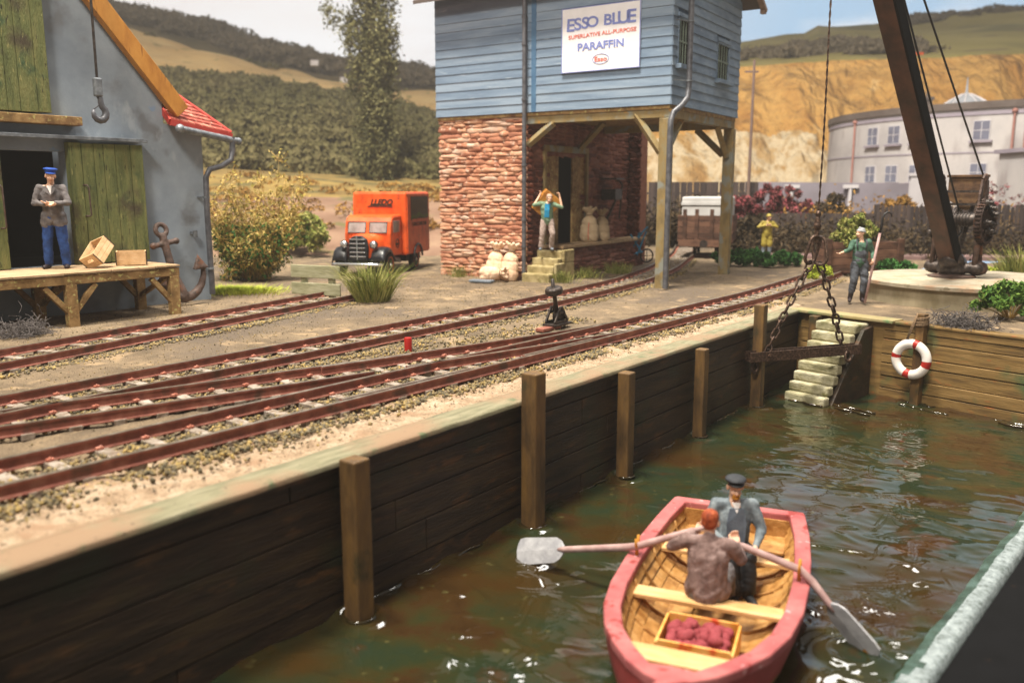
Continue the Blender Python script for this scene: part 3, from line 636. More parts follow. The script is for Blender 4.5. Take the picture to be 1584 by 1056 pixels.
def track(name, label, cf, gauge, s0, s1, sp, extra=(), slabel=None, slen=None, rails=((-1, None), (1, None))):
    t = thing(name, label, 'track', (E0[0], E0[1], 0), QA)
    for sd, rng_ in rails:
        a, b = rng_ or (s0, s1)
        rail_mesh(cf, sd*gauge/2, a, b).build('rail', ['rail', 'railtop'], t)
    s = s0+.1; L = slen or gauge+.10
    while s < s1:
        g = (cf(s+.05)-cf(s-.05))/.1; ro = Matrix.Rotation(math.atan(g)+random.uniform(-.03, .03), 3, 'Z')
        mb = MB(); mb.box((s, cf(s)+random.uniform(-.02, .02), .002), (.13+random.uniform(-.015, .015), L, .07), ro); mb.cur = 1
        for sd in (-1, 1):
            for q_ in (-sd*.052,): mb.box((s+random.uniform(-.01, .01), cf(s)+sd*gauge/2+q_, .052), (.07, .05, .03)); mb.ell((s, cf(s)+sd*gauge/2+q_*1.15, .068), (.018, .018, .014), n=6, m=4)
        mb.build('sleeper', ['sleeper', 'spike'], t, bevel=.006); s += sp*random.uniform(.94, 1.06)
    return t
track('quayside_track', 'rust red narrow railway track nearest the quay edge', cC, .75, -5, 36, .47)
track('goods_track', 'middle railway track curving away to pass under the blue store', cA, .86, -6, 33, .5)
track('siding_track', 'short railway siding beside the timber platform, ending at the grey plank barrier', cL, .96, -3, 11.4, .58)
tD = thing('crossover_track', 'railway crossover track with points joining the quayside and middle tracks', 'track', (E0[0], E0[1], 0), QA)
rail_mesh(cD, .375, -2.5, 10.9).build('rail', ['rail', 'railtop'], tD)
rail_mesh(cD, -.375, -2.5, 5.6).build('rail', ['rail', 'railtop'], tD)
rail_mesh(lambda s: cD(s), -.375, 6.1, 10.9).build('switch_blade', ['rail', 'railtop'], tD)
s = -2.2
while s < 8.6:
    g = (cD(s+.05)-cD(s-.05))/.1; ro = Matrix.Rotation(math.atan(g), 3, 'Z')
    mb = MB(); mb.box((s, cD(s), .008), (.13, .86, .07), ro); mb.cur = 1
    for o_ in (-.375, .375):
        for q_ in (.052 if o_ < 0 else -.052,): mb.box((s, cD(s)+o_+q_, .055), (.07, .05, .035)); mb.ell((s, cD(s)+o_+q_*1.2, .07), (.018, .018, .016), n=6, m=4)
    mb.build('sleeper', ['sleeper', 'spike'], tD, bevel=.006); s += .43
for a, b in ((4.2, 6.4), (7.6, 9.4)): rail_mesh(cC, -.30 if a < 5 else -.3, a, b, .035).build('check_rail', ['rail', 'railtop'], tD)
rail_mesh(cD, .30, 5.2, 6.6, .035).build('check_rail', ['rail', 'railtop'], tD)
rail_mesh(lambda s: cA(s)-.05, -.35, -1, 1.6, .035).build('check_rail', ['rail', 'railtop'], tD)
# ---------------------------------------------------------------- ballast
def stones(P, r):
    n = len(P); base = np.array([(1, 0, 0), (-1, 0, 0), (0, 1, 0), (0, -1, 0), (0, 0, 1), (0, 0, -1), (.6, .6, .6), (-.6, .6, .5), (.6, -.6, .5), (-.6, -.6, .6)], float)
    # octahedron faces plus corners pushed out
    oct_f = np.array([(0, 2, 4), (2, 1, 4), (1, 3, 4), (3, 0, 4), (2, 0, 5), (1, 2, 5), (3, 1, 5), (0, 3, 5)])
    b = base[:6]; V = b[None]*rng.uniform(.7, 1.3, (n, 6, 1))*rng.uniform(.65, 1.25, (n, 1, 3))
    a = rng.uniform(0, 6.28, n); c, s = np.cos(a), np.sin(a); X = V[..., 0]*c[:, None]-V[..., 1]*s[:, None]; Yv = V[..., 0]*s[:, None]+V[..., 1]*c[:, None]
    b_ = rng.uniform(0, 6.28, n); c, s = np.cos(b_), np.sin(b_); Z = V[..., 2]*c[:, None]-X*s[:, None]; X = V[..., 2]*s[:, None]+X*c[:, None]
    V = np.stack([X, Yv, Z], -1)*np.asarray(r)[:, None, None] + P[:, None, :]
    F = (oct_f[None]+6*np.arange(n)[:, None, None]).reshape(-1, 3)
    return V.reshape(-1, 3), F
pts = []; rad = []
def scatter(cf, s0, s1, dens, wid, bias=0., rr_=(.016, .03), hump=.035):
    n = int(dens*(s1-s0)*wid*2); s = rng.uniform(s0, s1, n); o = rng.normal(0, wid*.55, n) + bias
    nz = nfield(s, o, 2.3, 77, 3); keep = (np.abs(o-bias) < wid*1.15) & (rng.uniform(size=n) < .62+.38*nz); s = s[keep]; o = o[keep]
    w = np.array([cf(a) for a in s]) + o
    k = w > .42; s, w, o = s[k], w[k], o[k]
    z = rng.uniform(0, 1, len(s))**1.5*hump*np.clip(1.2-np.abs(o)/wid, 0, 1) + .002
    pts.append(np.stack([s, w, z], 1)); rad.append(rng.uniform(*rr_, len(s)))
for a, b, dn in ((-1, 4, 900), (4, 10, 800), (10, 18, 560), (18, 27, 260)):
    scatter(cC, a, b, dn*.8, .36, 0.); scatter(cC, a, b, dn*1.1, .16, -.60, hump=.07); scatter(cC, a, b, dn*.5, .12, .55)
    scatter(cA, a, b, dn*.6, .38, 0.); scatter(cA, a, b, dn*.8, .15, -.66, hump=.06); scatter(cA, a, b, dn*.25, .12, .6)
scatter(cD, -2, 9, 800, .36); scatter(lambda s: (cD(s)+cA(s))/2, 0, 12, 260, .45)
scatter(cL, -1, 11, 420, .4); scatter(cL, -1, 11, 620, .17, -.72, hump=.06)
scatter(lambda s: .95, -1, 7, 160, .3, rr_=(.012, .03)); scatter(lambda s: .62, -1, 12, 60, .3, rr_=(.008, .018)); scatter(lambda s: 8, -1, 24, 60, 5, rr_=(.006, .015), hump=.004)
pp = np.concatenate(pts); rd = np.concatenate(rad)
V, F = stones(pp, rd); bl = rawmesh('ballast', V, F, 'ballast'); bl.location = (E0[0], E0[1], 0); bl.rotation_euler = (0, 0, QA)
tag(bl, 'loose grey and ochre ballast stones strewn along the tracks', 'ballast', kind='stuff'); print('stones', len(pp))
# ================================================================ WAREHOUSE (left)
Hs = thing('warehouse', 'grey rendered warehouse with green doors at the left edge of the yard', 'warehouse', (E0[0], E0[1], 0), QA)
WP = 11.75
def wfr(a, b, d): return Vector((a, WP+d, b))
mb = MB()
mb.prism([(-3, -.1), (5.06, -.1), (5.06, 3.27), (6.42, 3.27), (6.42, -.1), (9.55, -.1), (9.55, 3.85), (8.62, 3.95), (8.62, 4.42), (3.3, 10.7), (-3, 3.4)], wfr, .28)
mb.bb(5.06, 6.42, WP+.02, WP+.26, -.1, 1.0)
mb.build('front_wall', 'render', Hs)
mb = MB(); mb.bb(9.25, 9.54, WP+.285, WP+7, -.1, 3.9); mb.bb(-3, 9.5, WP+7, WP+7.2, -.1, 4); mb.bb(-3, -2.8, WP+.285, WP+7, -.1, 3.4); mb.build('rear_wall', 'render', Hs)
mb = MB(); mb.bb(-2.7, 9.2, WP+.3, WP+6.9, .96, .99); mb.bb(3.6, 7.6, WP+3.0, WP+3.1, 1.0, 4.2); mb.build('floor', 'dark', Hs)  # floor plus an upright near-black sheet, the shade behind the doorway painted on
for sg in (1, -1):
    mb = MB(); a = Vector((3.3, 0, 10.95)); b = Vector((3.3+sg*5.75, 0, 10.95-5.75*1.18)); c = (a+b)/2
    mb.beam(a+Vector((0, WP+3.6, 0)), b+Vector((0, WP+3.6, 0)), .12, 7.3, up=(0, 1, 0))
    mb.v = [tuple(v) for v in mb.v]
    mb.build('roof_slope', 'redtile', Hs)
# gable board
mb = MB(); a = Vector((3.3, WP-.22, 10.78)); b = Vector((8.93, WP-.22, 4.2)); mb.beam(a, b, .36, .2, up=(0, 1, 0)); 
mb.build('gable_board', 'barge', Hs, bevel=.01)
# little hipped tile roof at the corner
mb = MB(); A = Vector((8.58, 11.42, 4.02)); B = Vector((10.18, 11.5, 3.8)); C = Vector((9.36, 12.5, 4.70)); A2 = Vector((8.75, 12.4, 4.72))
def lerp(a, b, t): return a*(1-t)+b*t
rows = 8
for i in range(rows):
    t0, t1 = i/rows, (i+1)/rows
    l0, r0 = lerp(A, A2, t0), lerp(B, C, t0); l1, r1 = lerp(A, A2, t1), lerp(B, C, t1)
    up = Vector((0, 0, .03)); n_ = max(2, int((r0-l0).length/.16))
    for k in range(n_):
        p0, p1 = lerp(l0, r0, k/n_), lerp(l0, r0, (k+.96)/n_); q0, q1 = lerp(l1, r1, k/n_), lerp(l1, r1, (k+.96)/n_)
        mb.add([p0+up*1.5, p1+up*1.5, q1+up*.3, q0+up*.3, p0, p1, q1, q0], [(0, 1, 2, 3), (7, 6, 5, 4), (0, 4, 5, 1), (1, 5, 6, 2), (2, 6, 7, 3), (3, 7, 4, 0)])
hip = mb.build('corner_roof', 'redtile', Hs)
mb = MB(); mb.beam(A+Vector((0, -.02, -.06)), B+Vector((0, -.02, -.06)), .05, .13); mb.beam(A+Vector((0, 0, -.05)), A2+Vector((0, 0, -.05)), .05, .14); mb.tube([B+Vector((0, 0, .03)), C+Vector((0, 0, .05))], .035, 8); mb.build('red_trim', mat('redtrim', ['#9c2a22', '#b23a30'], 4, .6, .05), hip)
gt = MB(); g0 = Vector((8.75, 11.32, 3.83)); g1 = Vector((10.3, 11.42, 3.63)); gt.tube([g0, g1], .075, 12); gt.ell(g0, (.1, .1, .1)); gt.ell(g1, (.085, .085, .09))
gut = gt.build('gutter', 'zinc', Hs, smooth=True); chamfer_smooth(gut)
mb = MB(); mb.ell((8.78, 11.9, 4.28), (.1, .2, .16), n=7, m=5); mb.build('lead_flashing', mat('flash', ['#3c3c40', '#a8a8ac'], 12, .3, .6, 20, metal=.8), Hs)
mb = MB(); dp = [(10.12, 11.4, 3.72), (10.12, 11.4, 3.42), (10.06, 11.4, 3.2), (9.82, 11.45, 3.05), (9.55, 11.5, 2.98), (9.44, 11.5, 2.8), (9.43, 11.52, 2.0), (9.46, 11.55, .45), (9.46, 11.55, .12)]
mb.tube(dp, .065, 12); d_ = chamfer_smooth(mb.build('downpipe', 'zincdark', Hs))
for zc_ in (2.35, .72):
    mb = MB(); mb.lathe([(.066, -.02), (.082, -.02), (.082, .02), (.066, .02)], 14, (9.44, 11.53, zc_)); mb.bb(9.34, 9.44, 11.52, 11.76, zc_-.012, zc_+.012); mb.build('pipe_clip', 'zinc', d_)
mb = MB(); mb.bb(9.1, 9.2, 11.6, 11.76, 1.52, 1.58); mb.bb(9.1, 9.2, 11.6, 11.63, 1.45, 1.6); mb.build('wall_bracket', 'zinc', Hs)
# sliding doors and hoist door
def door(name, s0, s1, z0, z1, w0, w1, parent, tilt=0., lab=None):
    mb = MB(); s = s0; 
    while s < s1-.02:
        e = min(s1, s+random.uniform(.2, .34)); e = s1 if s1-e < .1 else e
        tl = tilt*(1 if e == s1 else 0)
        mb.bb(s+.004, e-.005, w0+random.uniform(0, .012), w1, z0+random.uniform(-.01, .01), z1+random.uniform(-.012, .01)); s = e
    o = mb.build(name, 'greendoor', parent, bevel=.009)
    if lab: o['label'] = lab
    return o
d1 = door('sliding_door', 6.38, 7.95, 1.03, 3.44, 11.5, 11.68, Hs, lab='green plank sliding door standing open beside the blue capped man')
def handle(x, z, w, par, h=.62):
    mb = MB(); mb.tube([(x, w+.02, z+h/2), (x+.02, w-.09, z+h/2), (x+.05, w-.1, z+h/2-.05), (x+.06, w-.1, z-h/2+.03), (x+.05, w-.08, z-h/2), (x, w+.02, z-h/2)], .016, 8)
    mb.build('handle', 'rust', par, smooth=True)
handle(6.62, 2.3, 11.5, d1)
d2 = door('sliding_door', 3.35, 5.1, 1.03, 3.44, 11.5, 11.68, Hs, lab='green plank sliding door cut off by the left edge'); handle(4.98, 2.2, 11.5, d2, .8)
door('hoist_door', 3.6, 6.14, 3.99, 7.4, 11.52, 11.7, Hs)
mb = MB(); mb.bb(3.2, 6.66, 11.4, 11.74, 3.77, 3.94); mb.build('hoist_sill', 'platwood', Hs, bevel=.012)
mb = MB(); mb.bb(3.2, 8.02, 11.4, 11.47, 3.5, 3.57); mb.bb(3.2, 8.02, 11.47, 11.74, 3.54, 3.568); mb.build('door_rail', 'zinc', Hs, bevel=.006)
# loading platform
Pl = thing('loading_platform', 'weathered timber loading platform on braced legs in front of the green doors', 'platform', (E0[0], E0[1], 0), QA)
mb = MB(); s = 1.6
while s < 7.72:
    e = min(7.74, s+random.uniform(.24, .34)); mb.bb(s+.003, e-.003, 10.02+random.uniform(-.02, .02), 11.70, .955+random.uniform(0, .012), 1.0+random.uniform(-.004, .012)); s = e
mb.build('deck', 'deckwood', Pl, bevel=.006)
mb = MB(); mb.bb(1.6, 7.72, 10.05, 10.2, .78, .95); mb.build('front_beam', 'platwood', Pl, bevel=.01)
mb = MB(); mb.bb(1.6, 7.72, 11.4, 11.55, .78, .95); mb.build('rear_beam', 'platwood', Pl, bevel=.01)
for s in (3.3, 5.5, 7.6):
    for w in (10.12, 11.42):
        mb = MB(); mb.bb(s-.1, s+.1, w-.08, w+.08, -.05, .78); mb.build('leg', 'platwood', Pl, bevel=.012)
        for sg in (-1, 1):
            if s > 7 and sg > 0: continue
            mb = MB(); mb.beam((s+sg*.07, w, .28), (s+sg*.48, w, .76), .1, .1, up=(0, 1, 0)); mb.build('brace', 'platwood', Pl, bevel=.01)
    mb = MB(); mb.beam((s, 11.36, .3), (s, 10.3, .76), .09, .09, up=(1, 0, 0)); mb.build('brace', 'platwood', Pl, bevel=.01)
# hoist hook hanging in front of the wall
hk = thing('hoist_hook', 'grey hoist hook hanging on a cable in front of the grey gable wall', 'hook', Q(6.81, 11.0, 3.78), QA, None, 1.2)
mb = MB(); mb.tube([(0, 0, .74), (0.005, 0, 2.4), (0, 0, 5.6)], .022, 8); mb.build('cable', 'iron', hk)
mb = MB(); mb.box((0, 0, .60), (.13, .11, .3)); mb.build('block', 'zinc', hk, bevel=.025)
mb = MB(); hp_ = [(.0, 0, .47), (.03, 0, .42), (.03, 0, .36)] + [(.0+.105*math.cos(a), 0, .24-.0+.115*math.sin(a)-.05) for a in [R(x) for x in (60, 30, 0, -30, -60, -90, -120, -150, -180, -205)]]
mb.tube(hp_, [.04, .044, .046, .05, .054, .058, .062, .062, .06, .054, .046, .034, .018], 10); mb.tube([(-.1, 0, .24), (-.02, 0, .3), (.03, 0, .38)], .01, 6); mb.build('hook', 'zincdark', hk, smooth=True)
# anchor leaning on the wall
an = thing('anchor', 'rusty old anchor leaning against the grey warehouse wall', 'anchor', Q(8.35, 11.12, 0.06), QA, None, 1.12)
mb = MB()
def ap(x, z): return (x, .30*z/1.5, z)
mb.torus(ap(-.13, 1.42), .115, .05, rot=Matrix.Rotation(R(78), 3, 'X'), n=18, m=8)
mb.cap(ap(-.12, 1.3), ap(-.04, .6), .075, .08); mb.cap(ap(-.04, .6), ap(.12, .12), .08, .1)
mb.cap(ap(-.33, 1.12), ap(.13, 1.2), .055, .055); mb.ell(ap(-.35, 1.12), (.07,)*3); mb.ell(ap(.15, 1.2), (.07,)*3)
pv = None
for a in range(0, 11):
    t = math.pi*(.95+1.1*a/10); p = (.12+.46*math.cos(t), .03, .58+.50*math.sin(t)); r_ = .045+.05*math.sin(math.pi*a/10)
    if pv: mb.cap(pv[0], p, pv[1], r_)
    pv = (p, r_)
mb.add([(.44, .0, .95), (.34, -.06, .62), (.66, -.06, .66), (.36, .08, .62), (.64, .08, .66)], [(0, 1, 2), (0, 4, 3), (0, 3, 1), (0, 2, 4), (1, 3, 4, 2)])
mb.add([(-.34, .0, .62), (-.46, -.06, .36), (-.2, -.06, .34), (-.46, .08, .36), (-.2, .08, .34)], [(0, 1, 2), (0, 4, 3), (0, 3, 1), (0, 2, 4), (1, 3, 4, 2)])
blob(mb, 'anchor_body', 'rust', an, .022, 2)
# wooden crates on the platform
def crate(name, label, loc, rz, tilt=None, grp='slatted wooden crates on the platform'):
    t = thing(name, label, 'crate', loc, rz, grp)
    if tilt: t.rotation_euler = Euler((tilt[0], tilt[1], rz))
    L, Wc, Hc, th = .56, .38, .28, .022
    for nm, b in (('side_panel', [(-L/2, L/2, -Wc/2, -Wc/2+th)]), ('side_panel', [(-L/2, L/2, Wc/2-th, Wc/2)])):
        x0, x1, y0, y1 = b[0]; mb = MB()
        for k in range(3): mb.bb(x0, x1, y0, y1, k*Hc/3+.004, (k+1)*Hc/3-.003)
        mb.build(nm, 'crate', t)
    for sx_ in (-1, 1):
        mb = MB(); xx = sx_*(L/2-.012)
        for k in range(3):
            if k == 1:
                mb.bb(xx-.012, xx+.012, -Wc/2+.024, -.07, k*Hc/3+.004, (k+1)*Hc/3-.003); mb.bb(xx-.012, xx+.012, .07, Wc/2-.024, k*Hc/3+.004, (k+1)*Hc/3-.003); mb.bb(xx-.012, xx+.012, -.07, .07, k*Hc/3+.004, k*Hc/3+.04)
            else: mb.bb(xx-.012, xx+.012, -Wc/2+.024, Wc/2-.024, k*Hc/3+.004, (k+1)*Hc/3-.003)
        mb.build('end_panel', 'crate', t)
    mb = MB(); mb.bb(-L/2+.03, L/2-.03, -Wc/2+.025, Wc/2-.025, 0, .018); mb.build('base_panel', 'crate', t)
    mb = MB()
    for sx_ in (-1, 1):
        for sy in (-1, 1): mb.bb(sx_*(L/2+.001)-.008, sx_*(L/2+.001)+.008, sy*(Wc/2+.003)-.006, sy*(Wc/2+.003)+.006, 0, Hc)
    mb.build('edge_strips', 'char', t)
    return t
crate('wooden_crate', 'empty wooden crate tipped up and leaning on another crate, hand hole facing out', Q(6.42, 10.62, 1.20), R(86), (R(-25), R(-36)))
crate('wooden_crate', 'wooden crate standing flat on the deck at the right of the tilted crate', Q(7.08, 10.72, 1.015), R(22))
# ================================================================ BLUE STORE
TA = R(-33)
T = thing('timber_store', 'raised blue boarded store on rust red stone walls and timber posts', 'building', (3.95, 22.0, 0), TA)
BL, BD, Z0, Z1 = 7.37, 5.06, 4.62, 7.9
mb = MB(); mb.bb(-BL+.03, -.03, .03, BD-.03, Z0+.01, Z1); mb.build('box_core', 'bluedark', T)
mb = MB(); z = Z0; bh = .235
while z < Z1-.02:
    e = min(Z1, z+bh); lo, hi = .020, .002
    for (a, b) in ((-BL-.005, -4.06), (-3.93, 0.0)):
        cuts = [a] + ([random.uniform(a+1, b-1)] if random.random() < .0 else []) + [b]
        for c0_, c1_ in zip(cuts, cuts[1:]):
            y0, y1 = -lo+random.uniform(-.003, .003), -hi
            mb.add([(c0_, y0, z), (c1_, y0, z), (c1_, y1, e+.01), (c0_, y1, e+.01), (c0_, .028, z), (c1_, .028, z), (c1_, .028, e-.004), (c0_, .028, e-.004)], [(0, 1, 2, 3), (0, 4, 5, 1), (0, 3, 7, 4), (1, 5, 6, 2), (3, 2, 6, 7)])
    z = e
mb.build('front_boards', 'blueboard', T)
mb = MB(); mb.bb(-4.07, -3.92, -.022, .0, Z0, Z1); mb.build('cover_strip', mat('strip', ['#3c5f80', '#4a6e8e'], 3, .7, .1), T)
wins = [(.30, 1.18, 5.62, 6.75), (3.1, 4.1, 5.55, 6.55)]
mb = MB(); z = Z0
while z < Z1-.02:
    e = min(Z1, z+bh); segs = [(0.0, BD)]
    for (a, b, c, d) in wins:
        if z < d and e > c+.02:
            segs = [q for s_ in segs for q in ((s_[0], a), (b, s_[1])) if s_[0] < a < s_[1]] + [s_ for s_ in segs if not (s_[0] < a < s_[1])]
    for (a, b) in segs:
        mb.add([(.03, a, z), (.03, b, z), (.002, b, e+.01), (.002, a, e+.01), (-.028, a, z), (-.028, b, z), (-.028, b, e), (-.028, a, e)], [(0, 1, 2, 3), (0, 4, 5, 1), (0, 3, 7, 4), (1, 5, 6, 2), (3, 2, 6, 7)])
    z = e
mb.build('side_boards', 'blueboard', T)
mb = MB(); mb.bb(-BL+.02, -.03, .03, BD-.04, Z0-.1, Z0-.002); mb.build('floor_beams', 'platwood', T)
for (a, b, c, d) in wins:
    mb = MB(); mb.bb(-.02, .035, a, a+.05, c, d); mb.bb(-.02, .035, b-.05, b, c, d); mb.bb(-.02, .035, a, b, d-.05, d); fr_ = mb.build('window', 'blueboard', T)
    mb = MB(); mb.bb(-.024, -.012, a, b, c, d); mb.build('pane', 'dark', fr_)
    mb = MB(); k = 5
    for i in range(1, k): mb.bb(-.005, .02, a+(b-a)*i/k-.015, a+(b-a)*i/k+.015, c, d)
    mb.bb(-.004, .018, a, b, (c+d)/2-.02, (c+d)/2+.02); mb.build('bars', mat('winbars', ['#5c6a60', '#7a8878'], 5, .7, 0) if 'winbars' not in bpy.data.materials else bpy.data.materials['winbars'], fr_)
    mb = MB(); mb.bb(-.02, .17, a-.1, b+.1, c-.12, c-.005); mb.build('sill', 'blueboard', fr_, bevel=.01)
    mb = MB(); mb.bb(-.02, .06, a-.02, b+.02, d+.005, d+.1); mb.build('lintel', 'blueboard', fr_)
# roof
rz_ = 9.4
for sg in (0, 1):
    mb = MB(); y0 = -.5 if sg == 0 else BD+.5; ze = 7.75
    mb.add([(-BL-.4, y0, ze), (.55, y0, ze), (.55, BD/2, rz_), (-BL-.4, BD/2, rz_), (-BL-.4, y0, ze+.1), (.55, y0, ze+.1), (.55, BD/2, rz_+.1), (-BL-.4, BD/2, rz_+.1)], [(0, 1, 2, 3), (4, 7, 6, 5), (0, 4, 5, 1), (1, 5, 6, 2), (2, 6, 7, 3), (3, 7, 4, 0)])
    mb.build('roof_slope', 'roofgrey', T)
mb = MB(); mb.bb(.42, .56, BD+.38, BD+.55, 7.6, 7.78); mb.beam((.52, BD/2, rz_-.05), (.52, BD+.5, 7.68), .1, .16, up=(1, 0, 0)); mb.build('gable_board', mat('eave', ['#7c6456', '#9a8474'], 4, .7, .2), T)
mb = MB(); mb.prism([(.02, Z1-.01), (BD-.02, Z1-.01), (BD/2, rz_-.02)], lambda a, b, d: Vector((-.06+d, a, b)), .05); mb.build('gable', 'blueboard', T)
# rubble stone walls
def pillow(mb, c, size, ax, jit=.12):
    """one irregular rounded stone; ax = (along, out, up)"""
    n = 6; vs = []; fs = []; a, o, u = ax; ph = [random.uniform(0, 6.28) for _ in range(4)]; tw = random.uniform(-.05, .05)
    for i in range(n):
        for j in range(n):
            x = -1+2*i/(n-1); z = -1+2*j/(n-1)
            prof = (1-abs(x)**7)**.5*(1-abs(z)**4.5)**.5 if abs(x) < 1 and abs(z) < 1 else 0
            ex = 1-.10*abs(z)**3+.08*math.sin(ph[0]+2*z); ez = 1-.22*abs(x)**4+.2*math.sin(ph[1]+3.3*x)
            p = Vector(c)+a*(x*ex*size[0]/2)+u*((z*ez+tw*x*3)*size[2]/2)+o*(prof*size[1]*(1+.25*math.sin(ph[2]+3*x+2*z)))
            vs.append(p)
    for i in range(n-1):
        for j in range(n-1): fs.append((i*n+j, (i+1)*n+j, (i+1)*n+j+1, i*n+j+1))
    mb.add(vs, fs)
def stonewall(mb, org, a, o, L, z0, z1, rowh=(.07, .155), sl=(.18, .9), out=.04, holes=()):
    z = z0
    while z < z1:
        h = random.uniform(*rowh); h = min(h, z1-z+.02); x = -random.uniform(0, .3)
        while x < L:
            l = random.uniform(*sl); x1 = min(L+.03, x+l); x0 = max(-.03, x)
            if x1-x0 > .08:
                cx_ = (x0+x1)/2; skip = any(hx0 < cx_ < hx1 and hz0 < z+h/2 < hz1 for hx0, hx1, hz0, hz1 in holes)
                if not skip: pillow(mb, org+a*cx_+Vector((0, 0, z+h/2+random.uniform(-.03, .03))), (x1-x0+.02, out*random.uniform(.6, 1.3), h*random.uniform(.9, 1.25)), (a, o, Vector((0, 0, 1))))
            x = x1
        z += h
ax_ = Vector((1, 0, 0)); ay = Vector((0, 1, 0))
SL0, SL1 = -7.32, -4.28; SD = 7.3; doorh = (1.15, 3.6, .85, 3.55)
mb = MB(); mb.bb(SL0+.04, SL1-.3, .1, .36, -.2, Z0-.12); mb.bb(SL0+.04, SL0+.3, .36, SD, -.2, Z0-.12)
mb.bb(SL1-.3, SL1-.05, .1, doorh[0], -.2, Z0-.12); mb.bb(SL1-.3, SL1-.05, doorh[1], SD, -.2, Z0-.12); mb.bb(SL1-.3, SL1-.05, doorh[0], doorh[1], 3.6, Z0-.12); mb.bb(SL1-.3, SL1-.05, doorh[0], doorh[1], -.2, .8)
core = mb.build('stone_wall', 'mortar', T)
mb = MB(); stonewall(mb, Vector((SL0, .09, 0)), ax_, -ay, SL1-SL0, -.05, Z0-.1); mb.build('front_stonework', 'redstone', core, smooth=True)
mb = MB(); stonewall(mb, Vector((SL1-.055, 0.12, 0)), ay, ax_, SD-.1, -.05, Z0-.1, holes=[doorh]); 
# dressed corner stones: stubby quoins on the side face
z = 0
while z < Z0-.2:
    h = random.uniform(.13, .19); pillow(mb, Vector((SL1-.03, .26, z+h/2)), (.3+random.uniform(0, .12), .10, h*.9), (ay, ax_, Vector((0, 0, 1)))); z += h
side_st = mb.build('side_stonework', 'darkstone', core, smooth=True)
mb = MB(); mb.bb(SL1+.02, SL1+.42, SD-.55, SD, -.1, Z0-.12); pier = mb.build('pier', 'mortar', core)
mb = MB(); stonewall(mb, Vector((SL1+.0, SD-.56, 0)), ax_, -ay, .42, -.05, Z0-.12, sl=(.15, .3)); mb.build('pier_stonework', 'darkstone', pier, smooth=True)
# store interior and doors under the floor
mb = MB(); mb.bb(SL0+.4, SL1-.35, .5, SD-.3, .80, .84); mb.bb(SL0+2.0, SL0+2.1, .4, SD-.3, .84, 4.4); mb.build('interior', 'dark', T)  # near-black floor and sheet, the store's inner shade put into the colour
mb = MB(); mb.bb(SL1-.3, SL1+.04, doorh[0]-.12, doorh[0], .86, 3.62); mb.bb(SL1-.3, SL1+.04, doorh[1], doorh[1]+.12, .86, 3.62); mb.bb(SL1-.3, SL1+.04, doorh[0]-.12, doorh[1]+.12, 3.62, 3.8); mb.build('door_frame', 'post', T, bevel=.01)
for (y0, y1) in ((doorh[0], doorh[0]+.85), (doorh[1]-.75, doorh[1])):
    mb = MB(); y = y0
    while y < y1-.02: e = min(y1, y+.21); mb.bb(SL1-.12, SL1-.06, y+.004, e-.004, .88, 3.6); y = e
    mb.build('door', 'platwood', T, bevel=.005)
# dock ledge
mb = MB(); mb.bb(SL1+.05, SL1+.62, .95, SD-.6, -.1, .84); dk = mb.build('dock_base', 'mortar', T)
mb = MB(); stonewall(mb, Vector((SL1+.62, .95, 0)), ay, ax_, SD-1.6, -.02, .82, sl=(.3, .7)); stonewall(mb, Vector((SL1+.1, .94, 0)), ax_, -ay, .5, -.02, .82); mb.build('dock_stonework', 'darkstone', dk, smooth=True)
mb = MB(); mb.bb(SL1+.04, SL1+.74, .9, SD-.57, .845, .93); mb.build('dock_edge', 'deckwood', T, bevel=.01)
# timber frame
POSTS = [(-.16, .16, 'front'), (-.16, BD-.12, 'rear')]
for (x, y, n_) in POSTS:
    mb = MB(); mb.bb(x-.15, x+.15, y-.13, y+.13, -.1, Z0-.32); mb.build('post', 'post', T, bevel=.02)
mb = MB(); mb.bb(SL1, .02, .06, .26, Z0-.31, Z0-.1); mb.build('front_beam', 'post', T, bevel=.01)
mb = MB(); mb.bb(-.27, -.05, .26, BD-.02, Z0-.31, Z0-.1); mb.build('side_beam', 'post', T, bevel=.01)
mb = MB(); mb.bb(SL1, -.3, BD-.25, BD-.04, Z0-.31, Z0-.1); mb.build('rear_beam', 'post', T, bevel=.01)
for a, b in (((SL1+.02, .12, 3.75), (SL1+.85, .12, 4.32)), ((-.28, .12, 3.45), (-1.0, .12, 4.42)), ((-.18, .32, 3.5), (-.18, 1.2, 4.34)), ((-.18, BD-.3, 3.5), (-.18, BD-1.2, 4.34)), ((-.35, BD-.12, 3.55), (-1.2, BD-.12, 4.32)), ((SL1+.1, 3.0, 3.75), (SL1+.9, 3.0, 4.5))):
    mb = MB(); mb.beam(a, b, .15, .15, up=(1, 1, 0)); mb.build('brace', 'post', T, bevel=.01)
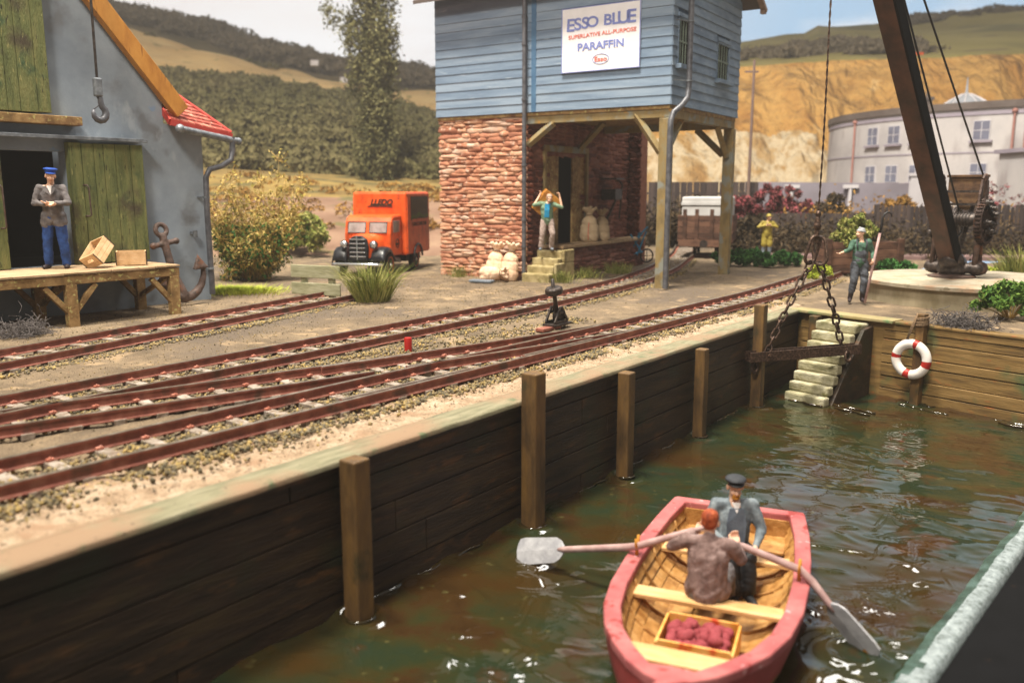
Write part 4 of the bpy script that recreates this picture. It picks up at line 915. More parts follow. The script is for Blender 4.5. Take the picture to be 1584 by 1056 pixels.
# rain pipes
mb = MB(); mb.tube([(-4.22, -.14, -.02), (-4.22, -.14, 3.0), (-4.22, -.14, 5.5), (-4.22, -.14, 7.9)], .06, 12); pA = chamfer_smooth(mb.build('front_downpipe', 'zincdark', T))
for z in (.95, 1.7, 3.2, 4.95, 6.4, 7.1): mb = MB(); mb.lathe([(.06, -.03), (.078, -.03), (.078, .03), (.06, .03)], 14, (-4.22, -.14, z)); mb.build('pipe_collar', 'zincdark', pA)
mb = MB(); pts_ = [(.3, .42, 7.9), (.3, .42, 6.2), (.3, .42, 5.05), (.3, .36, 4.8), (.22, .2, 4.6), (.1, -.02, 4.42), (.06, -.1, 4.2), (.06, -.12, 3.9), (.06, -.12, 2.0), (.06, -.12, .02)]
mb.tube(pts_, .072, 12); pB = chamfer_smooth(mb.build('side_downpipe', 'zincdark', T))
for z in (6.62, 5.2): mb = MB(); mb.lathe([(.072, -.02), (.092, -.02), (.092, .02), (.072, .02)], 14, (.3, .42, z)); mb.beam((.3, .4, z), (.02, .1, z+.02), .02, .02); mb.build('pipe_collar', 'zinc', pB)
# enamel sign
sg_ = thing('advertising_sign', 'white square advertising sign with blue and red lettering on the blue boarding', 'sign', (0, 0, 0), 0)
sg_.location = T.matrix_basis @ Vector((-2.03, -.05, 6.03)); sg_.location = (3.95-2.03*math.cos(TA)+.055*math.sin(TA)*-1*-1, 22.0-2.03*math.sin(TA)-.055*math.cos(TA), 6.03); sg_.rotation_euler = (0, 0, TA); sg_.location.z = 6.37; sg_.location.x += .05; sg_.location.y -= .03; sg_.scale = (1.08, 1, .862)
SW, SHt = 2.1, 1.88
mb = MB(); mb.bb(-SW/2, SW/2, -.012, .012, -SHt/2, SHt/2); mb.build('board', 'white', sg_)
mb = MB(); t_ = .022
for b in ((-SW/2, SW/2, SHt/2-t_, SHt/2), (-SW/2, SW/2, -SHt/2, -SHt/2+t_), (-SW/2, -SW/2+t_, -SHt/2+t_, SHt/2-t_), (SW/2-t_, SW/2, -SHt/2+t_, SHt/2-t_)): mb.bb(b[0], b[1], -.016, -.012, b[2], b[3])
mb.build('border', 'paint_blue', sg_)
def SM(x, z, rz=0): return Matrix.Translation((x, -.017, z)) @ Matrix.Rotation(R(90), 4, 'X') @ Matrix.Rotation(rz, 4, 'Z')
# wavy headline letters, one mesh for the whole word
def wavy(word, x0, x1, zf, size, sf, name):
    tot = MB(); n_ = len(word); objs = []
    for i, ch in enumerate(word):
        if ch == ' ': continue
        t = (i+.5)/n_; x = x0+(x1-x0)*t
        objs.append(text(ch, size*sf(t), 'paint_blue', sg_, name, SM(x, zf(t), R(random.uniform(-3, 3))), bold=.010, sx=.95))
    bm = bmesh.new()
    for o in objs: bm.from_mesh(o.data)
    me = bpy.data.meshes.new(name); bm.to_mesh(me); bm.free(); me.materials.append(M['paint_blue'])
    for o in objs: bpy.data.objects.remove(o)
    b = bpy.data.objects.new(name, me); COL.objects.link(b); b.parent = sg_
wavy('ESSO', -.90, -.10, lambda t: .42+.05*t, .50, lambda t: 1.05-.22*t, 'lettering')
wavy('BLUE', .10, .92, lambda t: .47+.03*t, .50, lambda t: .82+.25*t, 'lettering')
text('SUPERLATIVE', .155, 'paint_red', sg_, 'lettering', SM(-.42, .10, R(2)), bold=.002, sx=.95)
text('ALL-PURPOSE', .155, 'paint_red', sg_, 'lettering', SM(.50, .13, R(1)), bold=.002, sx=.95)
text('PARAFFIN', .30, 'paint_blue', sg_, 'lettering', SM(.02, -.22, R(1)), bold=.008, sx=.95)
text('Esso', .19, 'paint_red', sg_, 'lettering', SM(.03, -.615), bold=.003)
mb = MB(); mb.torus((.03, -.016, -.605), .2, .008, rot=Matrix.Rotation(R(90), 3, 'X'), n=32, m=6, sx=1.08, sy=.72); mb.build('oval', 'paint_blue', sg_)
# ---- steps up to the dock
sp = thing('stone_steps', 'small flight of ochre stone steps up to the loading ledge of the blue store', 'steps', (3.95, 22.0, 0), TA)
mb = MB()
for i in range(4):
    mb.bb(SL1+.12+.0*i, SL1+1.0-.02*i, -.35+.27*i, .94 if i == 3 else -.35+.27*(i+1)+.05, -.05, .2*(i+1)+.02)
mb.build('treads', 'stonestep2', sp, bevel=.03)
mb = MB(); mb.bb(SL1+1.01, SL1+1.1, -.1, .93, -.05, .5); mb.bb(SL1+1.01, SL1+1.1, .35, .93, .5, .86); mb.build('side_block', 'stonestep2', sp, bevel=.03)
def TP(x, y, z=0): return Vector((3.95+x*math.cos(TA)-y*math.sin(TA), 22.0+x*math.sin(TA)+y*math.cos(TA), z))
# ---- sacks
def sack(name, label, loc, rz, m, tilt=(0, 0), grp=None, sc=1., seam=False):
    t = thing(name, label, 'sack', loc, 0, grp); t.rotation_euler = Euler((tilt[0], tilt[1], rz)); t.scale = (sc,)*3
    mb = MB(); mb.ell((0, 0, .26), (.23, .17, .3)); mb.ell((-.06, 0, .16), (.18, .17, .2)); mb.ell((.07, 0, .14), (.17, .17, .18)); mb.ell((0, 0, .46), (.19, .155, .17)); mb.cap((0, 0, .58), (0, 0, .70), .08, .07)
    for a in range(9):
        t_ = a*2*math.pi/9; mb.cap((.03*math.cos(t_), .03*math.sin(t_), .68), (.15*math.cos(t_), .12*math.sin(t_), .78+.05*random.random()), .032, .038)
        mb.cap((.06*math.cos(t_), .05*math.sin(t_), .64), (.17*math.cos(t_), .13*math.sin(t_), .45), .02, .014)
    b = blob(mb, 'body', m, t, .016, 2, None, .008)
    mb = MB(); mb.torus((0, 0, .645), .075, .016, n=16, m=6); mb.build('tie', 'rope', t, smooth=True)
    if seam: mb = MB(); mb.tube([(.01, -.09, .6), (.01, -.165, .42), (.0, -.185, .25), (0, -.17, .05)], .008, 6); mb.build('seam', 'paint_red', t)
    return t
sack('flour_sack', 'pale sack standing upright against the stone wall, left of the leaning pair', TP(-5.05, -.45, 0), TA+R(10), 'sack', (R(-8), R(4)), 'pale sacks heaped by the stone wall', 1.27)
sack('flour_sack', 'pale sack standing upright against the stone wall nearest the rain pipe', TP(-4.55, -.45, 0), TA-R(15), 'sack', (R(-8), R(2)), 'pale sacks heaped by the stone wall', 1.27)
sack('flour_sack', 'pale sack lying on its side in front of the two upright sacks', TP(-5.2, -.85, .15), TA+R(4), 'sack', (R(0), R(82)), 'pale sacks heaped by the stone wall', 1.0)
sack('grain_sack', 'buff sack with a red seam standing on the loading ledge', TP(SL1+.36, 3.2, .93), TA+R(20), 'sack2', (0, 0), 'sacks on the loading ledge', 1.28, True)
sack('grain_sack', 'buff sack half hidden behind the sack with the red seam', TP(SL1+.40, 3.95, .93), TA, 'sack2', (0, 0), 'sacks on the loading ledge', 1.2)
mb = MB(); mb.bb(-.34, .34, -.14, .14, 0, .07); sl = tag(mb.build('slate_slab', 'slate', bevel=.02), 'flat blue grey slab lying on the ground in front of the pale sacks', 'slab'); sl.location = TP(-4.9, -1.25, 0); sl.rotation_euler = (0, 0, TA+R(8))
# weighing machine on the wall
wm = thing('wall_scale', 'dark iron weighing scale fixed to the stone wall above the sacks', 'scale', TP(SL1+.02, 4.9, 0), TA)
mb = MB(); mb.bb(0, .5, -.25, .25, 2.2, 2.55); mb.build('case', 'iron', wm, bevel=.02)
mb = MB(); mb.beam((.45, 0, 2.3), (.05, 0, 1.5), .06, .06); mb.tube([(.3, .2, 2.9), (.5, .25, 2.7), (.4, .28, 1.6)], .03, 8); mb.bb(0, .55, -.3, .3, 2.85, 2.9); mb.build('bracket', 'iron', wm)
# ================================================================ VAN
V = thing('delivery_van', 'small vintage orange delivery van with black wings parked beside the stone wall', 'van', (-4.08, 27.05, 0), R(-12.8))
def rbox(x0, x1, y0, y1, z0, z1, bev): 
    mb = MB(); mb.bb(x0, x1, y0, y1, z0, z1); return mb
mb = rbox(-.88, .88, -.18, 2.1, .52, 2.46, .07); bd = mb.build('cargo_body', 'orange', V, bevel=.07)
mb = MB(); mb.bb(-.893, .893, .0, 2.0, 1.30, 1.335); mb.bb(-.895, .895, -.12, -.06, .6, 2.3); mb.build('trim', 'orange', bd)
for sx_ in (-1, 1):
    mb = MB(); mb.bb(sx_*.884, sx_*.889, .22, 1.9, 1.62, 2.32); dk_ = mb.build('side_picture', 'panel_dark', bd)
    mb = MB()
    for k in range(6): mb.bb(sx_*.890, sx_*.893, .35+.22*k, .42+.22*k, 1.86, 2.22)
    mb.build('picture_lines', mat('pline', ['#4c3a20', '#5c4a2c'], 3, .6, 0) if 'pline' not in bpy.data.materials else bpy.data.materials['pline'], dk_)
    mb = MB(); mb.tube([(sx_*.893, .2, 1.62), (sx_*.893, .45, 1.7), (sx_*.893, .7, 1.66), (sx_*.893, 1.0, 1.76), (sx_*.893, 1.4, 1.66), (sx_*.893, 1.9, 1.72)], [.05, .07, .06, .08, .06, .05], 6); mb.v = [((sx_*.893+(v[0]-sx_*.893)*.08), v[1], v[2]) for v in mb.v]; mb.build('green_scroll', 'greenpaint', dk_)
mb = MB()
prof = [(-.2, 1.78), (-.9, 1.76), (-1.04, 1.70), (-1.12, 1.58), (-1.22, 1.22), (-1.22, .55), (-.2, .55)]
mb.prism(prof, lambda a, b, d: Vector((-.74+d, a, b)), 1.48); cb_ = mb.build('cab', 'orange', V, bevel=.06)
# windscreen: two panes, lying on the sloped front
ws = Vector((0, -1.12-.005, 1.58)); we = Vector((0, -1.22-.005, 1.22)); 
for sx_ in (-1, 1):
    mb = MB(); a0, a1 = (.06, .62) if sx_ > 0 else (-.62, -.06)
    p = [lerp(ws, we, .02)+Vector((a0, -.012, 0)), lerp(ws, we, .02)+Vector((a1, -.012, 0)), lerp(ws, we, .9)+Vector((a1, -.012, 0)), lerp(ws, we, .9)+Vector((a0, -.012, 0))]
    q = [v+Vector((0, .03, 0)) for v in p]; mb.add(p+q, [(0, 1, 2, 3), (7, 6, 5, 4), (0, 4, 5, 1), (1, 5, 6, 2), (2, 6, 7, 3), (3, 7, 4, 0)]); g_ = mb.build('windscreen', 'glass', cb_)
    mb = MB(); pc = p+[p[0]]; mb.tube([v+Vector((0, -.004, 0)) for v in pc], .014, 6); mb.build('seal', 'panel_dark', g_)
    mb = MB(); mb.bb(sx_*.735, sx_*.75, -.98, -.42, 1.25, 1.6); g_ = mb.build('side_window', 'glass', cb_, bevel=.01)
    mb = MB(); mb.bb(sx_*.73, sx_*.746, -1.02, -.36, .62, 1.2); dr = mb.build('door', 'orange', cb_, bevel=.008)
    mb = MB(); mb.bb(sx_*.746, sx_*.77, -.44, -.36, 1.08, 1.1); mb.build('handle', 'chrome', dr)
mb = MB()  # bonnet, narrowing to the grille
yb, yf = -1.2, -1.86
def bsec(y, w, zt, zb=.55): return [Vector((-w, y, zb)), Vector((-w, y, zt-.22)), Vector((-w*.82, y, zt-.06)), Vector((-w*.4, y, zt)), Vector((w*.4, y, zt)), Vector((w*.82, y, zt-.06)), Vector((w, y, zt-.22)), Vector((w, y, zb))]
secs = [bsec(yb, .56, 1.24), bsec(-1.5, .46, 1.2), bsec(yf, .30, 1.12)]
vs = [v for s_ in secs for v in s_]; fs = [tuple(range(8)), tuple(range(23, 15, -1))]
for i in range(2):
    for k in range(7): fs.append((i*8+k, i*8+k+1, i*8+8+k+1, i*8+8+k))
    fs.append((i*8+7, i*8, i*8+8, i*8+15))
mb.add(vs, fs); chamfer_smooth(mb.build('bonnet', 'orange', V), 50)
mb = MB(); mb.prism([(-.29, .5), (.29, .5), (.31, .9), (.27, 1.1), (.12, 1.2), (-.12, 1.2), (-.27, 1.1), (-.31, .9)], lambda a, b, d: Vector((a, -1.98+d, b)), .14); gr = mb.build('grille', 'vanblack', V, bevel=.04)
for k in range(5): mb = MB(); mb.bb(-.24, .24, -2.02, -1.98, .58+.125*k, .61+.125*k); mb.build('grille_bar', 'chrome', gr, bevel=.008)
mb = MB(); mb.bb(-.015, .015, -2.035, -2.021, .5, 1.22); mb.build('grille_spine', 'chrome', gr)
for sx_ in (-1, 1):
    mb = MB(); rr_ = Matrix.Rotation(R(90), 3, 'X'); mb.lathe([(.001, -.1), (.07, -.08), (.118, 0), (.125, .06), (.1, .085), (.05, .1), (.001, .105)], 20, (sx_*.46, -1.84, .94), rr_); hl = mb.build('headlight', 'vanblack', V, smooth=True)
    mb = MB(); mb.lathe([(.001, .125), (.05, .118), (.1, .09), (.108, .07)], 20, (sx_*.46, -1.84, .94), rr_); mb.build('lens', 'chrome', hl, smooth=True)
    # front wing: swept arc
    mb = MB(); pv = None
    prof = [(-2.0, .42, .05), (-1.96, .56, .09), (-1.86, .70, .12), (-1.68, .80, .13), (-1.46, .80, .13), (-1.28, .70, .11), (-1.14, .56, .09), (-1.0, .46, .05), (-.6, .43, .03)]
    vs = []; fs = []; m_ = 7
    for (y, z, th) in prof:
        for k in range(m_):
            a = math.pi*k/(m_-1); xx = sx_*(.60+.235*math.cos(a)); vs.append((xx, y, z+.07*math.sin(a)-.0*th+(-.09 if k in (0, m_-1) else 0)))
    for i in range(len(prof)-1):
        for k in range(m_-1): fs.append((i*m_+k, i*m_+k+1, (i+1)*m_+k+1, (i+1)*m_+k))
    mb.add(vs, fs); wg = mb.build('front_wing', 'vanblack', V, smooth=True); sd = wg.modifiers.new('t', 'SOLIDIFY'); sd.thickness = .03
    mb = MB(); pts_ = [(sx_*.9, .82+.40*math.cos(a), .42+.40*math.sin(a)) for a in [math.pi*k/10 for k in range(11)]]; mb.tube(pts_, .035, 6); mb.build('wheel_arch', 'vanblack', V, smooth=True)
for (x, y) in ((.74, -1.48), (-.74, -1.48), (.74, .82), (-.74, .82)):
    ro = Matrix.Rotation(R(90), 3, 'Y'); w_ = thing('wheel', '', '', (x, y, .33)); del w_['label']; del w_['category']; w_.parent = V
    mb = MB(); mb.lathe([(.22, -.08), (.29, -.09), (.33, -.06), (.33, .06), (.29, .09), (.22, .08)], 28, (0, 0, 0), ro); chamfer_smooth(mb.build('tyre', 'tyre', w_))
    mb = MB(); sg = 1 if x > 0 else -1; mb.lathe([(.001, .075), (.06, .08), (.075, .05), (.17, .04), (.22, .08), (.24, .085), (.24, -.07), (.001, -.07)] if sg > 0 else [(.001, -.075), (.06, -.08), (.075, -.05), (.17, -.04), (.22, -.08), (.24, -.085), (.24, .07), (.001, .07)], 24, (0, 0, 0), ro); chamfer_smooth(mb.build('rim', 'orange', w_))
    mb = MB(); mb.ell((sg*.085, 0, 0), (.035, .055, .055)); mb.build('hub', 'chrome', w_, smooth=True)
mb = MB(); mb.tube([(-.78, -2.0, .36), (-.6, -2.1, .37), (.6, -2.1, .37), (.78, -2.0, .36)], .045, 8); mb.build('bumper', 'chrome', V, smooth=True)
mb = MB(); mb.bb(-.5, .5, -1.7, 1.9, .3, .5); mb.bb(-.7, .7, .2, 1.6, .3, .52); mb.build('chassis', 'vanblack', V)
LM = lambda x, z: Matrix.Translation((x, -.192, z)) @ Matrix.Rotation(R(90), 4, 'X')
text('LLEDO', .235, 'panel_dark', bd, 'lettering', LM(.06, 2.14), bold=.008, sx=1.0, shear=.35)
mb = MB(); mb.prism([(-.40, 2.0), (.43, 2.0), (.41, 2.03), (-.38, 2.03)], lambda a, b, d: Vector((a, -.196+d, b)), .02); mb.prism([(-.30, 2.045), (.42, 2.045), (.41, 2.065), (-.28, 2.065)], lambda a, b, d: Vector((a, -.196+d, b)), .02); mb.build('lettering_underline', 'panel_dark', bd)
for sx_ in (1, -1):
    SMx = Matrix.Translation((sx_*.885, 1.05, 1.45)) @ Matrix.Rotation(R(90)*sx_, 4, 'Z') @ Matrix.Rotation(R(90), 4, 'X'); text('COLLECTORS CLUB', .17, 'panel_dark', bd, 'lettering', SMx, sx=.9)
mb = MB(); mb.torus((.752, -.68, .92), .13, .012, rot=Matrix.Rotation(R(90), 3, 'Y'), n=20, m=6, sy=1); mb.bb(.746, .752, -.76, -.60, .86, .93); mb.build('door_emblem', 'panel_dark', cb_)
# ================================================================ PEOPLE
def V3(*a): return Vector(a)
def person(label, loc, rotz, scale=1., J=None, top='jacket_grey', legs='trouser_blue', shoes='leather', sleeve=1.0, head=(0, 0, 0), hair=None, chest=None, skirt=.0, fat=1., grip=(None, None), trouserr=1., boots=0., group=None, toff=(0, 0)):
    j = dict(hipL=V3(-.09, 0, .90), hipR=V3(.09, 0, .90), knL=V3(-.11, -.02, .49), knR=V3(.11, -.02, .49), anL=V3(-.12, .02, .09), anR=V3(.12, .02, .09),
             pel=V3(0, 0, .95), che=V3(0, .0, 1.27), nec=V3(0, .01, 1.46), hed=V3(0, -.015, 1.60), shL=V3(-.18, .01, 1.39), shR=V3(.18, .01, 1.39),
             elL=V3(-.23, .03, 1.12), elR=V3(.23, .03, 1.12), haL=V3(-.22, -.06, .88), haR=V3(.22, -.06, .88), toL=None, toR=None)
    for k, v in (J or {}).items(): j[k] = V3(*v) if v is not None else None
    t = thing('person', label, 'person', loc, rotz, group, scale)
    hr = Euler((head[0], head[1], head[2])).to_matrix(); hc = j['hed']
    def H(x, y, z): return hc + hr @ V3(x, y, z)
    b = MB()
    b.ell(H(0, .01, .03), (.074, .092, .085), hr); b.ell(H(0, -.022, -.035), (.058, .066, .075), hr); b.ell(H(0, -.045, -.085), (.033, .032, .024), hr)
    b.cap(H(0, -.082, .015), H(0, -.105, -.03), .011, .018, 8); b.cap(H(-.016, -.09, -.034), H(.016, -.09, -.034), .010, .010, 6)
    for sx_ in (-1, 1):
        b.ell(H(sx_*.077, .012, -.008), (.012, .024, .034), hr); b.ell(H(sx_*.032, -.074, -.03), (.024, .018, .018), hr); b.cap(H(sx_*.012, -.088, .03), H(sx_*.05, -.075, .032), .010, .009, 6)
    b.cap(H(-.02, -.086, -.062), H(.02, -.086, -.062), .010, .010, 6)
    b.cap(j['nec']+V3(0, 0, -.06), hc+hr @ V3(0, .015, -.06), .056, .052)
    b.cap(j['pel'], j['che'], .115*fat, .125*fat); b.cap(j['che'], j['nec']+V3(0, 0, -.07), .125*fat, .09)
    b.cap(j['shL'], j['shR'], .055, .055)
    for s_ in 'LR':
        b.cap(j['sh'+s_], j['el'+s_], .048, .038); b.cap(j['el'+s_], j['ha'+s_], .038, .025)
        b.cap(j['hip'+s_], j['kn'+s_], .075, .05); b.cap(j['kn'+s_], j['an'+s_], .05, .034)
        sx_ = -1 if s_ == 'L' else 1
        # hand
        w_ = j['ha'+s_]; d = (w_-j['el'+s_]).normalized(); g = grip[0 if s_ == 'L' else 1]
        side = V3(0, 0, 1).cross(d); side = side.normalized() if side.length > .2 else V3(0, 1, 0)
        if g is not None:
            side = V3(*g).normalized(); side = (side-d*side.dot(d)).normalized()
        nrm = d.cross(side).normalized()
        pc = w_+d*.05
        b.cap(w_, w_+d*.03, .027, .03, 8)
        for q in range(4):
            o_ = side*((q-1.5)*.021); L1 = (.036, .042, .040, .032)[q]; cu = .9 if g is not None else .35
            p0 = w_+d*.02+o_*.7; p1 = w_+d*.085+o_; d1 = (d*math.cos(cu)+nrm*math.sin(cu)); p2 = p1+d1*L1; d2 = d*math.cos(cu*2.2)+nrm*math.sin(cu*2.2); p3 = p2+d2*L1*.9
            b.cap(p0, p1, .017, .0125, 7); b.cap(p1, p2, .0115, .0105, 7); b.cap(p2, p3, .0105, .009, 7)
        p0 = w_+d*.02+side*.02; p1 = p0+d*.035+side*.03+nrm*.012; p2 = p1+d*.03+nrm*.02+side*.004; b.cap(p0, p1, .016, .013, 7); b.cap(p1, p2, .0125, .010, 7)
        # foot under the shoe
        a_ = j['an'+s_]; to = j['to'+s_] if j['to'+s_] is not None else a_+V3(sx_*.02, -.10, -.05)
        b.cap(a_, to, .032, .022)
    eL, eR = H(-.03, -.088, .008), H(.03, -.088, .008); mo = H(0, -.098, -.06); br = [H(-.032, -.088, .036), H(.032, -.088, .036)]
    def cf(c):
        if (c-eL).length < .0135 or (c-eR).length < .0135: return 1
        if abs((hr.transposed() @ (c-mo)).z) < .0055 and (c-mo).length < .024: return 2
        return 0
    body = blob(b, 'body', ['skin', 'eye', 'lip'], t, .0088, 1, cf)
    # clothes
    if top:
        m_ = MB(); m_.cap(j['pel']+V3(0, 0, -.03-skirt*.0), j['che'], .145*fat, .148*fat); m_.cap(j['che'], j['nec']+V3(0, 0, -.10), .148*fat, .10); m_.cap(j['shL'], j['shR'], .066, .066); m_.cap(j['pel']+V3(-.05, 0, .02), j['che']+V3(-.07, 0, 0), .12*fat, .11*fat); m_.cap(j['pel']+V3(.05, 0, .02), j['che']+V3(.07, 0, 0), .12*fat, .11*fat)
        m_.ell(j['che'], (.18*fat, .135, .15)); m_.ell(j['pel']+V3(0, 0, .03), (.165*fat, .135, .14))
        m_.cap(j['nec']+V3(0, .01, -.05), j['nec']+V3(0, .012, -.01), .074, .068)
        for s_ in 'LR':
            m_.cap(j['sh'+s_], j['el'+s_], .070, .056); e = j['el'+s_]+(j['ha'+s_]-j['el'+s_])*sleeve if sleeve > .02 else None
            if e is not None: m_.cap(j['el'+s_], e+(j['el'+s_]-e).normalized()*.03, .056, .042)
            if skirt: m_.cap(j['hip'+s_]+V3(0, 0, .02), j['hip'+s_]+(j['kn'+s_]-j['hip'+s_])*skirt, .115, .118)
        tp = blob(m_, 'jacket', top, t, .013, 2, None, .009)
    m_ = MB(); m_.ell(j['pel']+V3(0, 0, -.03), (.155*fat, .125*fat, .12)); m_.cap(j['hipL'], j['hipR'], .10, .10)
    for s_ in 'LR':
        m_.cap(j['hip'+s_], j['kn'+s_], .104*trouserr, .084*trouserr); an = j['an'+s_]; e = an+(j['kn'+s_]-an)*(boots if boots else .02); m_.cap(j['kn'+s_], e, .084*trouserr, .074*trouserr)
    if legs: blob(m_, 'trousers', legs, t, .013, 2, None, .010)
    for s_ in 'LR':
        sx_ = -1 if s_ == 'L' else 1; a_ = j['an'+s_]; to = j['to'+s_] if j['to'+s_] is not None else a_+V3(sx_*.03, -.16, -.045)
        m_ = MB(); m_.cap(a_+V3(0, .02, -.035), to, .046, .042); m_.cap(a_, a_+V3(0, 0, -.03), .05, .05)
        if boots: m_.cap(a_, a_+(j['kn'+s_]-a_)*(boots+.05), .056, .066)
        blob(m_, 'boot' if boots else 'shoe', shoes, t, .014, 2)
    return t, H, hr, j
def peaked_cap(t, H, hr, m, flat=False, peak='black', name='cap'):
    mb = MB(); c = H(0, .012, .075); r0 = hr @ Euler((R(-6), 0, 0)).to_matrix()
    if not flat: mb.lathe([(.001, .062), (.07, .062), (.108, .05), (.112, .04), (.088, .014), (.086, -.02), (.080, -.022)], 24, c, r0)
    else: mb.ell(c+r0 @ V3(0, -.005, .012), (.108, .122, .038), r0, 20, 10); mb.ell(c+r0 @ V3(0, .0, -.012), (.084, .098, .03), r0, 20, 8)
    o = mb.build(name, m, t, smooth=True); chamfer_smooth(o, 50)
    mb = MB(); pts = []
    n = 9; vs = []; 
    for i in range(n):
        a = R(200+140*i/(n-1)); vs.append(c+r0 @ V3(.082*math.cos(a), .088*math.sin(a), -.016)); vs.append(c+r0 @ V3(.088*math.cos(a), .145*math.sin(a)-.0, -.034))
    k = len(vs); vs += [v+r0 @ V3(0, 0, .007) for v in vs]; fs = []
    for i in range(n-1): fs += [(2*i, 2*i+1, 2*i+3, 2*i+2), (k+2*i+2, k+2*i+3, k+2*i+1, k+2*i), (2*i+1, k+2*i+1, k+2*i+3, 2*i+3)]
    mb.add(vs, fs); mb.build('peak', peak, o)
    return o
def hairblob(t, H, hr, m, name='hair', full=True):
    mb = MB(); mb.ell(H(0, .028, .045), (.084, .092, .082), hr); mb.ell(H(0, .05, .0), (.078, .062, .066), hr); blob(mb, name, m, t, .013, 1)
def patch(t, name, m, pts, th=.012):
    """small shaped cloth piece (lapel, shirt front) laid on the chest: outline pts in 3D, given thickness along -Y"""
    n = len(pts); mb = MB(); vs = [V3(*p) for p in pts]+[V3(p[0], p[1]+th, p[2]) for p in pts]
    mb.add(vs, [tuple(range(n)), tuple(range(2*n-1, n-1, -1))]+[(i, (i+1) % n, (i+1) % n+n, i+n) for i in range(n)]); return mb.build(name, m, t, bevel=.003)
# 1 dockman with blue cap, arms folded low
t, H, hr, j = person('man in blue cap and grey jacket standing on the loading platform', Q(5.82, 11.18, 1.0), R(14), 1.12,
    dict(haL=(.00, -.24, 1.10), haR=(.03, -.22, 1.13), elL=(-.27, -.05, 1.13), elR=(.27, -.08, 1.13), shL=(-.185, 0, 1.38), shR=(.185, 0, 1.38), hed=(.02, -.05, 1.585), knL=(-.12, -.03, .49), anL=(-.15, .02, .08), knR=(.12, -.02, .49), anR=(.14, .01, .08)),
    'jacket_grey', 'trouser_blue', head=(R(10), R(4), R(14)), skirt=.30, sleeve=.86)
peaked_cap(t, H, hr, 'cap_blue', peak='cap_blue')
patch(t, 'shirt', 'shirt_white', [(-.035, -.135, 1.42), (.055, -.135, 1.42), (.025, -.172, 1.27)])
for sx_ in (-1, 1): patch(t, 'lapel', 'jacket_grey', [(sx_*.05, -.14, 1.43), (sx_*.10, -.14, 1.38), (sx_*.075+.01, -.168, 1.33), (.02, -.178, 1.25)], .014)
# 2 porter on the stone steps, box on his shoulders
porter = TP(-3.72, .30, .84)
t, H, hr, j = person('man in open green jacket and blue shirt on the stone steps carrying a box', porter, R(-2), 1.0,
    dict(pel=(.0, .0, .86), che=(-.02, -.03, 1.17), nec=(-.0, -.07, 1.35), hed=(.05, -.13, 1.45), shL=(-.19, -.03, 1.30), shR=(.17, -.03, 1.28), elL=(-.37, -.06, 1.26), elR=(.40, -.07, 1.20), haL=(-.22, .06, 1.53), haR=(.34, -.03, 1.50), hipL=(-.09, 0, .83), hipR=(.09, 0, .83), knL=(-.14, -.06, .45), knR=(.15, -.10, .46), anL=(-.17, .0, .08), anR=(.12, .04, .08)),
    'jacket_green', 'trouser_tan', 'slate', sleeve=.0, head=(R(22), R(2), R(8)), skirt=0, grip=((0, 1, 0), (0, 1, 0)))
mb = MB(); mb.ell(H(0, .02, .05), (.084, .098, .066), hr); mb.ell(H(0, .02, .03), (.088, .1, .03), hr); blob(mb, 'cap', mat('capcream', ['#a8907e', '#bea490'], 9, .9, .2), t, .012, 1) if False else mb.build('cap', mat('capcream', ['#a08676', '#b89c8a'], 9, .9, .2), t, smooth=True)
mb = MB(); mb.cap(H(-.03, -.098, -.045), H(.03, -.098, -.045), .011, .011, 6); mb.build('moustache', 'shirt_white', t, smooth=True)
patch(t, 'shirt', 'cyan', [(-.07, -.16, 1.30), (.08, -.16, 1.30), (.055, -.178, 1.12), (.05, -.155, .92), (-.09, -.155, .92), (-.08, -.18, 1.12)])
bx = thing('tea_chest', 'tan box held up on the shoulders of the man on the stone steps', 'box', porter+Vector((-.02, .20, 1.27)), 0); bx.rotation_euler = (R(10), R(38), R(12))
mb = MB(); mb.bb(-.29, .29, -.12, .16, -.33, .34); mb.build('box_body', 'barge', bx, bevel=.02)
mb = MB(); mb.bb(-.295, .295, -.125, .165, .2, .23); mb.build('batten', 'barge', bx)
# 3 man in yellow oilskins
t, H, hr, j = person('man in yellow oilskin coat and sou wester behind the green bushes', (9.55, 32.2, .02), R(-8), .95,
    dict(haL=(-.03, -.22, 1.28), haR=(.05, -.22, 1.28), elL=(-.36, -.06, 1.20), elR=(.36, -.06, 1.20), shL=(-.19, 0, 1.38), shR=(.19, 0, 1.38), hed=(.04, -.03, 1.58)),
    'oilskin', 'slate', 'leather', skirt=.95, fat=1.15, sleeve=.85, head=(0, 0, R(22)))
mb = MB(); mb.lathe([(.001, .075), (.05, .065), (.08, .03), (.09, -.01), (.15, -.04), (.145, -.045), (.085, -.02)], 20, H(0, .02, .07), hr @ Euler((R(-8), 0, 0)).to_matrix()); mb.build('rain_hat', 'oilskin', t, smooth=True)
